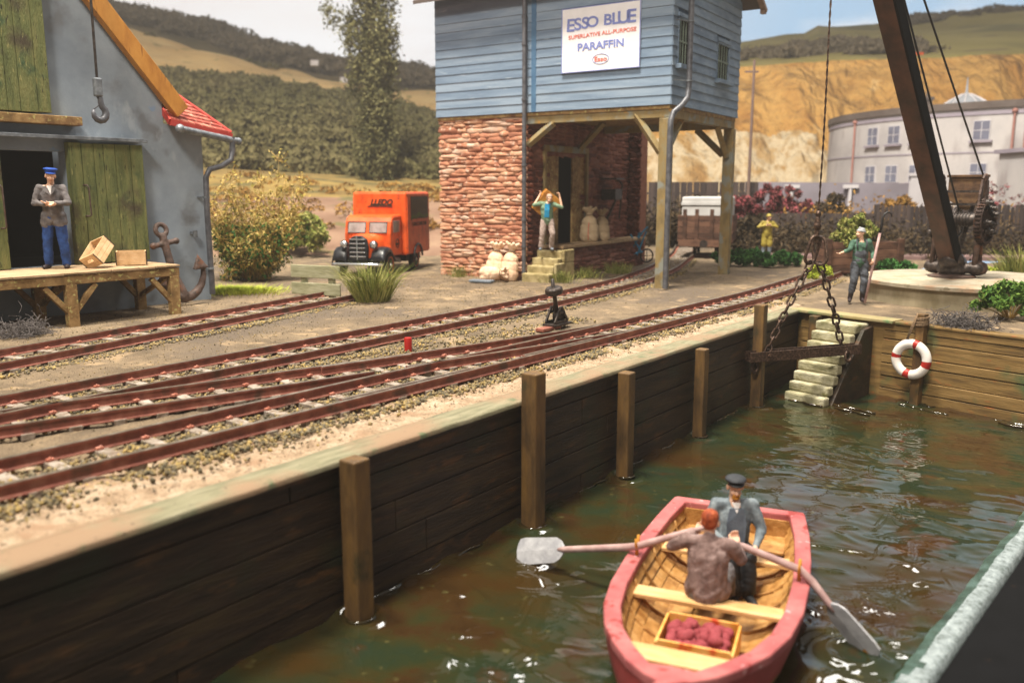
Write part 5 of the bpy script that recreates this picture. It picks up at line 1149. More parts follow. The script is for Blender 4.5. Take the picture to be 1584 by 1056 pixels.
# 4 worker with the boat hook
mp_ = Vector((7.86, 19.33, .01))
t, H, hr, j = person('man in dark overalls and grey woollen hat holding a boat hook beside the crane', mp_, R(-12), .97,
    dict(haL=(-.43, -.22, 1.16), elL=(-.26, -.13, 1.22), shL=(-.18, 0, 1.38), shR=(.17, .02, 1.40), elR=(.27, .05, 1.15), haR=(.26, -.12, .98), hed=(-.03, -.02, 1.60), knL=(-.12, -.08, .50), anL=(-.17, -.03, .08), knR=(.12, -.05, .50), anR=(.10, .0, .08)),
    'shirt_green', 'overall', 'leather', sleeve=.88, head=(0, 0, R(-62)), boots=.42, trouserr=1.08, grip=(None, (0, .2, 1)))
mb = MB(); mb.ell((0, -.01, 1.12), (.165, .15, .19)); mb.ell((0, 0, .98), (.165, .15, .14)); blob(mb, 'bib', 'overall', t, .014, 2)
for sx_ in (-1, 1): mb = MB(); mb.tube([(sx_*.09, -.13, 1.24), (sx_*.11, -.10, 1.40), (sx_*.09, .0, 1.47), (sx_*.04, .13, 1.28)], .018, 6); mb.build('strap', 'overall', t, smooth=True)
mb = MB(); mb.ell(H(0, .018, .06), (.085, .097, .07), hr); mb.torus(H(0, .012, .035), .088, .016, rot=hr @ Euler((R(-12), 0, 0)).to_matrix(), n=18, m=6, sy=1.1); mb.ell(H(0, -.03, .125), (.03, .03, .02), hr); blob(mb, 'hat', 'knit_grey', t, .012, 1)
bh_ = thing('boat_hook', 'boat hook with pale pink shaft and black curved tip, held by the crane', 'boat hook', mp_+Vector((.05, -.19, 0)), 0)
a, b = Vector((.02, -.06, .0)), Vector((.30, .05, 1.58)); mb = MB(); mb.tube([a, b], .028, 10); mb.build('shaft', 'oar', bh_, smooth=True)
mb = MB(); c = b; mb.tube([b-(b-a).normalized()*.02, b+Vector((.02, 0, .15)), b+Vector((.03, 0, .30)), b+Vector((.07, 0, .40)), b+Vector((.14, 0, .44)), b+Vector((.21, 0, .41)), b+Vector((.235, 0, .33))], [.032, .03, .024, .022, .02, .017, .012], 8); mb.build('tip', 'black', bh_, smooth=True)
# ================================================================ ROWING BOAT
BT = R(-21.8); bo = (2.60, 9.35, -1.57)
Bt = thing('rowing_boat', 'pink rimmed wooden rowing boat carrying two men in the foreground water', 'boat', bo, BT)
def BP(x, y, z=0): return Vector((bo[0]+x*math.cos(BT)-y*math.sin(BT), bo[1]+x*math.sin(BT)+y*math.cos(BT), bo[2]+z))
sta = [(0, .70, .50), (.05, .72, .50), (.6, .80, .47), (1.2, .845, .46), (1.8, .86, .46), (2.4, .84, .48), (2.9, .77, .51), (3.3, .65, .54), (3.6, .50, .57), (3.85, .33, .59), (4.02, .16, .61), (4.10, .03, .62)]
def hull(off, nm, m, zb, mirror_rim=False, steps=0):
    vs = []; fs = []; n = 15; mb = MB()
    for (d, w, g) in sta:
        w2 = max(.01, w-off); d2 = d if d > 1 else d+off*.7; d2 = min(d2, 4.10-off*1.3)
        for k in range(n):
            t = -1+2*k/(n-1); a = abs(t); x = w2*math.sin(a*math.pi/2)**.75*(1 if t > 0 else -1)
            z = zb + (g-zb)*(1-math.cos(a*math.pi/2)**1.1)
            if steps and a > .1: z += 0; x += (.018*((a*5) % 1))*(1 if t > 0 else -1)*-1
            vs.append((x, -d2, z))
    for i in range(len(sta)-1):
        for k in range(n-1): fs.append((i*n+k, i*n+k+1, (i+1)*n+k+1, (i+1)*n+k))
    fs.append(tuple(range(n))); mb.add(vs, fs); return mb
h_ = hull(0, 'hull', 'boatout', -.25)
for i, f in enumerate(h_.f):
    zc_ = sum(h_.v[k][2] for k in f)/len(f); h_.mi[i] = 1 if zc_ < .22 else 0
ho = h_.build('hull', ['boatout', 'boatlow'], Bt, smooth=True); chamfer_smooth(ho, 50)
# inside: lapped strakes
mb = MB(); nst = 6
for sgn in (-1, 1):
    for k in range(nst):
        a0, a1 = (k)/nst, (k+1)/nst
        vs = []; 
        for (d, w, g) in sta[1:]:
            off = .13; w2 = max(.01, w-off); d2 = min(d, 3.93)
            for (a, ins) in ((a0, .035), (a1, .0)):
                x = (w2-ins)*math.sin(a*math.pi/2)**.75; z = .02+(g-.06)*(1-math.cos(a*math.pi/2)**1.1)
                vs.append((sgn*max(0, x), -d2, z))
        n = len(sta)-1; mb.add(vs, [(2*i, 2*i+1, 2*i+3, 2*i+2) for i in range(n-1)])
mb.build('inner_planking', 'boatin', Bt)
# ribs
for d in (.5, .9, 1.3, 1.7, 2.1, 2.5, 2.9, 3.25):
    g = np.interp(d, [s_[0] for s_ in sta], [s_[2] for s_ in sta]); w = np.interp(d, [s_[0] for s_ in sta], [s_[1] for s_ in sta])
    mb = MB(); pts_ = []
    for k in range(13):
        t_ = -1+2*k/12; a = abs(t_); x = (w-.155)*math.sin(a*math.pi/2)**.75*(1 if t_ > 0 else -1); pts_.append((x, -d, .035+(g-.09)*(1-math.cos(a*math.pi/2)**1.1)))
    mb.tube(pts_, .017, 6); mb.build('rib', 'boatin', Bt, smooth=True)
# broad gunwale rim
mb = MB(); vs = []; fs = []
outl = [(s_[1]+.012, -s_[0], s_[2]) for s_ in sta]; inl = [(max(.0, s_[1]-.145-.05*max(0, s_[0]-3.2)), -min(max(s_[0], .15), 3.86), s_[2]) for s_ in sta]
loopo = outl + [(-x, y, z) for x, y, z in outl[::-1]]; loopi = inl + [(-x, y, z) for x, y, z in inl[::-1]]
n = len(loopo)
for lo_ in (loopo, loopi):
    for (x, y, z) in lo_: vs.append((x, y, z+.03))
for lo_ in (loopo, loopi):
    for (x, y, z) in lo_: vs.append((x, y, z-.06))
for i in range(n):
    i2 = (i+1) % n; fs += [(i, i2, n+i2, n+i), (2*n+i, 3*n+i, 3*n+i2, 2*n+i2), (i, 2*n+i, 2*n+i2, i2), (n+i, n+i2, 3*n+i2, 3*n+i)]
mb.add(vs, fs); rim = mb.build('gunwale', 'boatrim', Bt, bevel=.018)
mb = MB(); mb.ell((0, -4.13, .60), (.09, .06, .07), n=12, m=8); mb.build('stem_knob', 'boatrim', Bt, smooth=True)
mb = MB(); mb.bb(-.60, .60, -.17, -.05, .0, .46); mb.build('transom', 'boatin', Bt)
mb = MB(); mb.bb(-.56, .56, -.62, -.16, .24, .27); mb.build('stern_sheet', 'boatin', Bt, bevel=.006)
for d, w, z, wd in ((.98, .70, .31, .2), (2.16, .71, .33, .2), (3.28, .53, .36, .24)):
    mb = MB(); mb.bb(-w, w, -d-wd/2, -d+wd/2, z-.022, z+.022); mb.build('thwart', 'thwart', Bt, bevel=.008)
for d, x in ((1.55, 0), (1.7, -.3), (1.7, .3)):
    mb = MB(); mb.bb(x-.12, x+.12, -2.9, -1.1, .045, .062); mb.build('floorboard', 'boatin', Bt, bevel=.004)
for (x, y) in ((-.80, -1.72), (.80, -1.72)):
    mb = MB(); sg = 1 if x > 0 else -1; xx = x-sg*.03; mb.tube([(xx, y, .48), (xx, y, .56), (xx, y-.05, .61), (xx, y-.055, .68)], [.018, .018, .014, .010], 8); mb.tube([(xx, y, .56), (xx, y+.05, .61), (xx, y+.055, .68)], [.022, .018, .014], 8); mb.build('rowlock', 'moustache', Bt, smooth=True)
# crate of potatoes
fb = thing('potato_box', 'ochre wooden box filled with dark red potatoes on the boat floor', 'box', BP(.02, -2.72, .12), BT)
for nm, b in (('side_panel', (-.33, -.305, -.27, .27)), ('side_panel', (.305, .33, -.27, .27)), ('end_panel', (-.305, .305, -.27, -.245)), ('end_panel', (-.305, .305, .245, .27))):
    mb = MB(); mb.bb(b[0], b[1], b[2], b[3], 0, .20 if nm == 'side_panel' else .22); mb.build(nm, 'fishbox', fb, bevel=.006)
mb = MB(); mb.bb(-.30, .30, -.24, .24, .0, .02); mb.build('base_panel', 'fishbox', fb)
first = None
for i in range(44):
    mb = None; x, y = (-.23+.092*(i % 6)+random.uniform(-.02, .02), -.18+.09*(i//6)+random.uniform(-.02, .02)) if i < 30 else (random.uniform(-.17, .17), random.uniform(-.13, .13)); z = .14+(.055 if i >= 30 else 0)+random.uniform(0, .02)
    if first is None:
        mb = MB(); mb.ell((0, 0, 0), (.062, .047, .043), n=12, m=8)
        for q in range(len(mb.v)): v = Vector(mb.v[q]); mb.v[q] = tuple(v*(1+.12*noise.noise(v*30)))
        first = mb.build('potato', 'potato', None, smooth=True); o = first
    else: o = first.copy(); COL.objects.link(o)
    o.location = BP(.02+x, -2.72+y, .12+z); o.rotation_euler = (random.uniform(-.5, .5), random.uniform(-.5, .5), random.uniform(0, 6)); k = random.uniform(.9, 1.3); o.scale = (k, k, k)
    tag(o, 'dark red potato heaped in the ochre box on the boat floor', 'potato', 'potatoes in the box')
# rower, seen from behind
rw = BP(-.02, -2.10, .33)
sit = dict(pel=(0, 0, .10), che=(0, -.04, .42), nec=(0, -.06, .60), hed=(0, -.10, .73), hipL=(-.10, -.02, .08), hipR=(.10, -.02, .08))
t, H, hr, j = person('ginger haired man in brown jumper rowing with his back to the camera', rw, BT+R(180), 1.0,
    dict(sit, shL=(-.20, -.05, .54), shR=(.20, -.05, .54), elL=(-.29, -.10, .40), elR=(.35, -.10, .43), haL=(-.22, -.30, .47), haR=(.17, -.36, .50), knL=(-.13, -.44, .12), knR=(.13, -.44, .12), anL=(-.13, -.62, -.19), anR=(.13, -.62, -.19)),
    'sweater', 'jacket_grey', 'leather', sleeve=.95, head=(R(6), 0, R(-8)), fat=1.1, grip=((1, 0, 0), (1, 0, 0)), skirt=.2)
hairblob(t, H, hr, 'hair_red')
# passenger in flat cap, facing the camera
ps = BP(.07, -.98, .33)
t, H, hr, j = person('man in flat cap and grey blue suit sitting in the rowing boat stern', ps, BT+R(18), 1.0,
    dict(sit, che=(0, .02, .42), nec=(0, .02, .60), hed=(0, .0, .735), shL=(-.19, .02, .54), shR=(.19, .02, .54), elL=(-.27, -.02, .28), elR=(.28, -.03, .29), haL=(-.10, -.22, .20), haR=(.17, -.26, .17), knL=(-.09, -.38, .14), knR=(.09, -.38, .12), anL=(-.05, -.46, -.20), anR=(.08, -.47, -.20)),
    'suit_blue', 'cloth_black', 'cloth_black', sleeve=.9, head=(R(8), 0, 0), skirt=.0)
peaked_cap(t, H, hr, 'cap_grey', flat=True)
mb = MB(); mb.cap(H(-.026, -.092, -.052), H(.026, -.092, -.052), .012, .012, 6); mb.ell(H(0, -.07, -.085), (.042, .032, .026), hr); mb.build('beard', 'moustache', t, smooth=True)
patch(t, 'waistcoat', 'vest', [(-.07, -.125, .55), (.07, -.125, .55), (.10, -.155, .40), (.09, -.15, .16), (-.09, -.15, .16), (-.10, -.155, .40)])
patch(t, 'shirt', 'shirt_white', [(-.045, -.10, .60), (.045, -.10, .60), (.0, -.145, .50)])
# oars
def oar(label, hand, piv, tip, twist, bl=.68, stain=False):
    t = thing('oar', label, 'oar', hand, 0, 'oars of the rowing boat'); d = (tip-piv).normalized()
    b0_ = tip-d*bl; L = lambda v: v-hand; dh = (piv-hand).normalized(); p1 = hand-dh*.12
    pts_ = [p1, hand, hand+dh*.04, lerp(hand, piv, .6), piv+(d-dh)*.0, piv+d*.12+dh*.03, b0_, b0_+d*.08]
    mb = MB(); mb.tube([L(v) for v in pts_], [.022, .022, .032, .036, .038, .039, .034, .024], 12); mb.build('shaft', 'oar', t, smooth=True)
    sd_ = d.cross(Vector((0, 0, 1))).normalized(); nn = sd_.cross(d).normalized(); s2 = sd_*math.cos(twist)+nn*math.sin(twist); n2 = s2.cross(d).normalized()
    prof = [(0, .04), (.05, .10), (.12, .135), (bl-.10, .15), (bl-.03, .135), (bl, .08)]
    mb = MB(); vs = []
    for sg in (1, -1):
        for (x, w) in prof:
            for s_ in (-1, 0, 1): vs.append(L(b0_+d*x+s2*w*s_+n2*sg*(.020 if s_ == 0 else .008)))
    n = len(prof); fs = []
    for sg in (0, 1):
        o_ = sg*n*3
        for i in range(n-1):
            for k in (0, 1): fs.append((o_+i*3+k, o_+i*3+k+1, o_+(i+1)*3+k+1, o_+(i+1)*3+k))
    for i in range(n-1):
        for k in (0, 2): fs.append((i*3+k, (i+1)*3+k, n*3+(i+1)*3+k, n*3+i*3+k))
    for i in (0, n-1):
        for k in (0, 1): fs.append((i*3+k, i*3+k+1, n*3+i*3+k+1, n*3+i*3+k))
    mb.add(vs, fs); mb.mi = [1 if (stain and max(i_ % (n*3) for i_ in f) >= (n-2)*3 and min(i_ % 3 for i_ in f) == 0) else 0 for f in mb.f]; bl_ = mb.build('blade', ['oarblade', 'moustache'], t); return t
oar('pale oar with a grey blade just touching the water, reaching left from the boat', BP(-.19, -1.76, .86), BP(-.775, -1.72, .58), BP(-2.24, -1.22, .08), R(62))
oar('pale oar on the right of the boat, its blade tip stained yellow', BP(.22, -1.82, .80), BP(.775, -1.72, .60), BP(1.45, -1.98, .0), R(70), .56, True)
# ================================================================ CRANE
pb = thing('crane_base', 'round pale concrete crane base with a flat cap slab', 'plinth', (10.8, 20.1, 0))
mb = MB(); mb.lathe([(2.30, -.1), (2.30, .37)], 64); chamfer_smooth(mb.build('drum', 'concside', pb))
mb = MB(); mb.lathe([(2.30, .37), (2.40, .375), (2.405, .45), (2.38, .47), (.001, .478)], 64); chamfer_smooth(mb.build('cap_slab', 'concrete', pb))
CA = R(-47.4)
Cr = thing('dockside_crane', 'rusty brown hand crane with a long jib standing on the round concrete base', 'crane', (10.48, 20.35, .48), CA)
mb = MB(); mb.lathe([(.52, 0), (.52, .03), (.45, .05), (.28, .06), (.28, .1)], 32); mb.build('base_plate', 'rust', Cr)
mb = MB(); mb.cap((0, -.12, .38), (0, .25, .25), .29, .26); mb.cap((-.55, .05, .22), (.55, .05, .22), .13, .13); mb.ell((0, 0, .16), (.34, .34, .16)); blob(mb, 'hub', 'iron', Cr, .03, 3)
for sx_ in (-1, 1):
    mb = MB(); xx = sx_*.48
    mb.tube([(xx, .0, .2), (xx, .1, 1.0), (xx, .25, 1.5)], .065, 8); mb.tube([(xx, .35, .2), (xx, .3, 1.2)], .05, 8); mb.tube([(xx, .0, .3), (xx, .38, .9)], .03, 6)
    mb.cap((xx-.06, .2, .22), (xx+.06, .2, .22), .18, .18)
    mb.build('side_frame', 'rust', Cr, smooth=True)
    mb = MB(); 
    pts_ = [(xx, -.05, 1.4), (xx, .0, 1.9), (xx, .1, 2.25), (xx, .22, 2.36), (xx, .34, 2.25), (xx, .4, 1.9), (xx, .36, 1.4)]
    for a, b in zip(pts_, pts_[1:]): mb.beam(a, b, .14, .05, up=(1, 0, 0))
    mb.build('hoop_frame', 'rust', Cr, bevel=.01)
ry = Matrix.Rotation(R(90), 3, 'Y')
mb = MB(); mb.lathe([(.13, -.45), (.15, -.4), (.15, .4), (.13, .45)], 20, (0, .15, 1.35), ry); dr_ = mb.build('rope_drum', 'iron', Cr); chamfer_smooth(dr_)
mb = MB(); 
for k in range(9): mb.torus((-.3+.07*k, .15, 1.35), .155, .02, rot=ry, n=18, m=5)
mb.build('rope_turns', 'iron', dr_, smooth=True)
mb = MB(); mb.lathe([(.44, -.08), (.50, -.08), (.50, .08), (.44, .08), (.44, -.08)], 36, (.60, .1, 1.30), ry); mb.lathe([(.001, -.03), (.45, -.03), (.45, .01), (.001, .01)], 32, (.60, .1, 1.30), ry)
for k in range(36):
    a = 2*math.pi*k/36; mb.box((.60, .1+.515*math.cos(a), 1.30+.515*math.sin(a)), (.12, .035, .04), Matrix.Rotation(a, 3, 'X'))
for k in range(10):
    a = 2*math.pi*k/10; mb.ell((.64, .1+.3*math.cos(a), 1.30+.3*math.sin(a)), (.03, .04, .04), n=6, m=4); mb.build('gear_wheel', 'rust', Cr)
mb = MB(); mb.torus((-.1, .35, 1.25), .34, .03, rot=ry, n=28, m=6)
for k in range(6): a = math.pi*k/6; mb.tube([(-.1, .35-.33*math.cos(a), 1.25-.33*math.sin(a)), (-.1, .35+.33*math.cos(a), 1.25+.33*math.sin(a))], .02, 6)
mb.build('flywheel', 'iron', Cr, smooth=True)
mb = MB()
for k, (y, z) in enumerate(((-.1, 1.75), (.1, 1.62), (.3, 1.48), (.25, 1.25), (.3, 1.05), (-.1, 1.3), (.05, 1.1))): mb.lathe([(.001, 0), (.075, .0), (.075, .07), (.045, .07), (.045, .15), (.001, .16)], 10, (.66, y, z), ry)
mb.build('bearings', 'iron', Cr)
mb = MB()
for k in range(4): mb.lathe([(.001, 0), (.11-.01*k, .0), (.11-.01*k, .06), (.05, .07), (.05, .12), (.001, .12)], 12, (-.62-.0*k, .1, 1.0+.2*k), ry)
mb.tube([(-.6, .1, .95), (-.6, .1, 1.75)], .04, 8); mb.build('hand_gear', 'iron', Cr)
# counterweight plate
mb = MB(); mb.prism([(-.42, 2.35), (.42, 2.35), (.42, 1.86), (.26, 1.78), (.2, 1.64), (.04, 1.56), (-.12, 1.58), (-.22, 1.7), (-.42, 1.8)], lambda a, b, d: Vector((a, .45+d, b)), .1); mb.bb(-.45, .45, .4, .62, 2.33, 2.39)
mb.build('counterweight', mat('cwt', ['#3e2a1c', '#5a402a', '#6e5436'], 3, .8, .4, 20, spots=[(5, .6, .08, '#3a2618', I3)]), Cr, bevel=.01)
mb = MB(); mb.beam((-.42, .3, 1.7), (.42, .3, 1.7), .06, .06); mb.beam((-.42, .3, 2.0), (.42, .3, 2.0), .05, .05); mb.beam((.2, .4, 1.7), (.0, .2, .4), .06, .08); mb.build('cross_bars', 'iron', Cr)
# jib
tip = Vector((0, -6.42, 8.15)); ft_ = Vector((0, -.12, .42)); jd = (tip-ft_).normalized()
mb = MB(); mb.beam(ft_+jd*.05, tip, .43, .06, up=(0, 1, 0)); 
ju = Vector((1, 0, 0)); jn = ju.cross(jd).normalized()
if jn.y > 0: jn = -jn
jib = MB()
def jbox(c0, c1, x0, x1, n0, n1):
    vs = []
    for p in (c0, c1):
        for (a, b) in ((x0, n0), (x1, n0), (x1, n1), (x0, n1)): vs.append(p+ju*a+jn*b)
    jib.add(vs, [(0, 3, 2, 1), (4, 5, 6, 7), (0, 1, 5, 4), (1, 2, 6, 5), (2, 3, 7, 6), (3, 0, 4, 7)])
jib.cur = 0; jbox(ft_, tip, -.215, .165, .1, .16); jbox(ft_, tip, -.215, -.18, -.14, .1)
jib.cur = 1; jbox(ft_+jd*.02, tip, .165, .215, -.14, .165)
jb = jib.build('jib', ['rustred', 'jibblack'], Cr, bevel=.008)
mb = MB(); mb.cap(ft_-jd*.02+Vector((-.1, 0, 0)), ft_-jd*.02+Vector((.1, 0, 0)), .2, .2); mb.build('jib_foot', 'iron', jb, smooth=True)
mb = MB(); mb.lathe([(.12, -.04), (.2, -.06), (.2, .06), (.12, .04)], 20, tip+Vector((0, -.05, .05)), ry); mb.build('pulley', 'iron', jb)
for nm, a, b in (('stay_rod', (.36, .42, 2.36), (.16, -6.3, 8.42)), ('stay_rod', (-.05, .25, 1.55), (-.02, -4.9, 7.15))):
    mb = MB(); mb.tube([a, b], .022, 8); mb.build(nm, 'black', Cr)
# hoist cable hanging from the jib tip (twisted steel rope)
ctop = Vector((0, -6.58, 8.15))
def CL(x, y, z): return Vector((10.48+x*math.cos(CA)-y*math.sin(CA), 20.35+x*math.sin(CA)+y*math.cos(CA), .48+z))
hookw = CL(ctop.x, ctop.y, 0); HX, HY = hookw.x, hookw.y
mb = MB()
for ph in (0, math.pi):
    n = 160; z0, z1 = 1.60, 7.9; mb.tube([(ctop.x+.010*math.cos(ph+i*.75)+.012*math.sin(i*.05), ctop.y+.010*math.sin(ph+i*.75), z0+(z1-z0)*i/n) for i in range(n+1)], .011, 5)
mb.build('hoist_cable', 'chain', Cr)
print('hook', HX, HY)
# ---- chain sling
Sg = thing('chain_sling', 'rusty two legged chain sling hanging from the crane hook over the dock', 'chain', (HX, HY, 0))
mb = MB(); mb.ell((0, 0, 2.08), (.055, .055, .06)); mb.cap((0, 0, 2.0), (0, 0, 1.92), .05, .06); mb.ell((0, 0, 1.86), (.075, .07, .09)); mb.cap((0, 0, 1.8), (0, 0, 1.7), .045, .05); mb.cap((0, 0, 1.7), (-.02, 0, 1.62), .05, .035)
mb.cap((-.02, 0, 1.62), (.02, 0, 1.54), .035, .03); blob(mb, 'hook', 'chain', Sg, .012, 2)
def bigring(loc, rot):
    mb = MB(); n = 26; pts_ = []
    for i in range(n): a = 2*math.pi*i/n; pts_.append(Vector((.12*math.cos(a), 0, .12*math.sin(a)+(.14 if math.sin(a) > 0 else -.14))))
    pts_.append(pts_[0]); mb.tube([Euler(rot).to_matrix() @ p for p in pts_], .031, 8, cap=False); o = mb.build('master_ring', 'chain', Sg, smooth=True); o.location = loc
bigring((-.07, -.02, 1.42), (R(8), R(12), R(25))); bigring((.08, .03, 1.40), (R(-6), R(-10), R(-35)))
lk = MB(); pts_ = []
for i in range(20): a = 2*math.pi*i/20; pts_.append(Vector((.058*math.cos(a), 0, .066*math.sin(a)+(.042 if math.sin(a) > 0 else -.042))))
pts_.append(pts_[0]); lk.tube(pts_, .021, 7, cap=False); L0 = lk.build('link', 'chain', Sg, smooth=True); firstl = [True]
def chainrun(a, b, sag=0.02):
    a = Vector(a); b = Vector(b); n = int(round((b-a).length/.178)); d = (b-a).normalized()
    for i in range(n):
        t_ = (i+.5)/n; c = lerp(a, b, t_)+Vector((math.sin(t_*math.pi)*sag, 0, 0)); q = d.to_track_quat('Z', 'X').to_matrix()
        r_ = q @ Matrix.Rotation(R(45)+(R(90) if i % 2 else 0)+random.uniform(-.3, .3), 3, 'Z') @ Matrix.Rotation(random.uniform(-.12, .12), 3, 'Y')
        o = L0 if firstl[0] else L0.copy()
        if not firstl[0]: COL.objects.link(o)
        firstl[0] = False; o.location = c; o.rotation_mode = 'XYZ'; o.rotation_euler = r_.to_euler()
SBA, SBB = Vector((4.42, 15.72, -.57)), Vector((6.68, 16.22, -.5))   # spreader beam ends
pA_, pB_ = lerp(SBA, SBB, .16), lerp(SBA, SBB, .85)
chainrun((-.08, -.02, 1.20), (pA_.x-HX, pA_.y-HY, pA_.z+.02), -.03); chainrun((.09, .03, 1.18), (pB_.x-HX, pB_.y-HY, pB_.z+.02), .03)
SB = thing('spreader_beam', 'dark steel channel beam hanging level from the chain sling above the steps', 'beam', (0, 0, 0)); SB.location = SBA
bd_ = (SBB-SBA); bx_ = bd_.normalized(); by_ = Vector((0, 0, 1)).cross(bx_).normalized(); bz_ = bx_.cross(by_)
def bbx(mb, x0, x1, y0, y1, z0, z1):
    vs = [bx_*x+by_*y+bz_*z for z in (z0, z1) for y in (y0, y1) for x in (x0, x1)]; mb.add(vs, [(0, 2, 3, 1), (4, 5, 7, 6), (0, 1, 5, 4), (2, 6, 7, 3), (0, 4, 6, 2), (1, 3, 7, 5)])
Lb = bd_.length; mb = MB(); bbx(mb, 0, Lb, -.11, -.085, -.09, .10); bbx(mb, -.02, Lb-.02, .085, .11, -.09, .10); bbx(mb, 0, Lb-.01, -.084, .084, -.09, -.065); mb.build('channel', 'chain', SB, bevel=.006)
for f in (.17, .86):
    c = bx_*(Lb*f); mb = MB(); mb.tube([c-by_*.16+bz_*.02, c+by_*.15+bz_*.02], .02, 8); mb.lathe([(.001, 0), (.045, 0), (.045, .03), (.001, .03)], 6, c-by_*.112+bz_*.02, by_.to_track_quat('-Z', 'Y').to_matrix()); mb.build('bolt', 'chain', SB)
for f, y, z in ((.06, 0, -.2), (.865, -.15, -.10)):
    c = bx_*(Lb*f)+by_*y+bz_*z; mb = MB(); mb.torus(c, .078, .026, rot=Matrix.Rotation(R(80), 3, 'X') @ Matrix.Rotation(R(20), 3, 'Y'), n=22, m=8, sx=.85, sy=1.2); mb.build('shackle', 'chain', SB, smooth=True)
# ================================================================ LIFEBELT
LBp = FQ(2.46, -.30, -.64); lb = thing('lifebelt', 'white lifebelt with four red bands hanging on a post of the end wall', 'lifebelt', LBp, FA)
mb = MB(); n = 48; Rr, rr0 = .295, .088
for i in range(n):
    a0, a1 = 2*math.pi*i/n, 2*math.pi*(i+1)/n; deg = math.degrees((a0+a1)/2); red = any(abs((deg-c+180) % 360-180) < 9 for c in (75, 172, 258, 350))
    vs = []
    for a in (a0, a1):
        for k in range(12): b = 2*math.pi*k/12; q = Rr+rr0*math.cos(b); vs.append((q*math.cos(a), rr0*.85*math.sin(b), q*math.sin(a)))
    mb.cur = 1 if red else 0; mb.add(vs, [(k, (k+1) % 12, (k+1) % 12+12, k+12) for k in range(12)])
o = mb.build('ring', ['ringwhite', 'ringred'], lb, smooth=True); bm = bmesh.new(); bm.from_mesh(o.data); bmesh.ops.remove_doubles(bm, verts=bm.verts, dist=.0005); bm.to_mesh(o.data); bm.free()
mb = MB()
for k in range(4): a = R(103+4.5*k); c = (Rr*math.cos(a), 0, Rr*math.sin(a)); mb.torus(c, .098, .008, rot=Matrix.Rotation(-a, 3, 'Y') @ Matrix.Rotation(R(90), 3, 'X') @ Matrix.Rotation(R(0), 3, 'X'), n=18, m=5)
for k in range(3): mb.tube([(-.10+.015*k, -.04, .38), (-.06+.02*k, .03, .62), (.02+.01*k, .05, .88)], .008, 5)
mb.build('lashing', 'rope', lb, smooth=True)
np_ = FQ(2.52, -.13, .0); nt_ = thing('rope_coil', 'brown rope wound round the top of the lifebelt post', 'rope', np_, FA)
mb = MB()
for k in range(7):
    mb.torus((0, 0, .02+.022*k), .122, .013, rot=Euler((random.uniform(-.12, .12), random.uniform(-.12, .12), 0)).to_matrix(), n=20, m=6)
mb.build('turns', 'rope', nt_, smooth=True)
# net heap
def tangle(name, label, cat, loc, rz, dims, n, r, m, grp=None, hook=False):
    t = thing(name, label, cat, loc, rz, grp); mb = MB()
    for i in range(n):
        p = Vector((rng.normal(0, dims[0]*.42), rng.normal(0, dims[1]*.4), abs(rng.normal(0, dims[2]*.45)))); d = Vector(rng.normal(size=3)); d.z *= .45; d.x *= 1.6; d.normalize(); pts_ = [p]
        for k in range(4):
            d = (d+Vector(rng.normal(size=3))*.45).normalized(); p = p+d*.06; p = Vector((p.x, p.y, max(.01, p.z))); pts_.append(p)
        mb.tube(pts_, r, 4)
    mb.build('strands', m, t)
    if hook: mb = MB(); mb.tube([(.25, 0, .22), (.36, 0, .24), (.44, 0, .18), (.47, 0, .08), (.43, 0, .0)], [.018, .018, .016, .014, .01], 7); mb.build('hook', 'iron', t, smooth=True)
    return t
tangle('fishing_net', 'tangled grey brown fishing net heaped on the wall edge right of the lifebelt post', 'net', FQ(3.1, .22, 0), FA, (.62, .28, .22), 420, .006, 'net', hook=True)
tangle('twig_heap', 'heap of dark grey brushwood on the ground beneath the platform at the left edge', 'twigs', Q(4.45, 9.75, 0), QA, (.5, .4, .24), 380, .005, 'net')
# ================================================================ small yard things
lv = thing('points_lever', 'dark iron points lever with a weighted handle between the tracks', 'lever', Q(10.68, 2.72, 0), QA)
mb = MB(); mb.bb(-.5, .08, -.09, .09, .0, .06); mb.build('timber', 'rail', lv, bevel=.01)
mb = MB(); mb.bb(-.2, .36, -.14, .14, .06, .1); mb.build('base_plate', 'iron', lv, bevel=.01)
for y in (-.1, .1):
    mb = MB(); 
    for a, b in (((-.16, y, .12), (.03, y, .4)), ((.26, y, .12), (.07, y, .4)), ((-.16, y, .13), (.26, y, .13)), ((-.06, y, .3), (.16, y, .3))): mb.beam(a, b, .05, .035, up=(0, 1, 0))
    mb.build('bracket', 'iron', lv, bevel=.008)
mb = MB(); mb.lathe([(.001, -.08), (.12, -.06), (.12, .06), (.001, .08)], 18, (.12, 0, .22), Matrix.Rotation(R(90), 3, 'X')); mb.ell((.22, 0, .2), (.08, .08, .08)); mb.build('crank', 'iron', lv)
mb = MB(); mb.tube([(.05, 0, .3), (-.10, 0, .92)], [.045, .032], 10); mb.build('handle', 'iron', lv, smooth=True)
mb = MB(); rt = Matrix.Rotation(R(-13), 3, 'Y') ; mb.lathe([(.001, -.075), (.14, -.07), (.165, -.04), (.165, .04), (.14, .07), (.001, .075)], 8, (-.045, 0, .70), rt); mb.build('weight', 'iron', lv, bevel=.012)
mb = MB(); mb.lathe([(.06, -.02), (.062, .2), (.055, .215), (.001, .217)], 20); mk = tag(mb.build('marker_post', 'redpost'), 'short round red marker post between the tracks', 'marker post'); chamfer_smooth(mk); mk.location = Q(7.42, 3.32, 0)
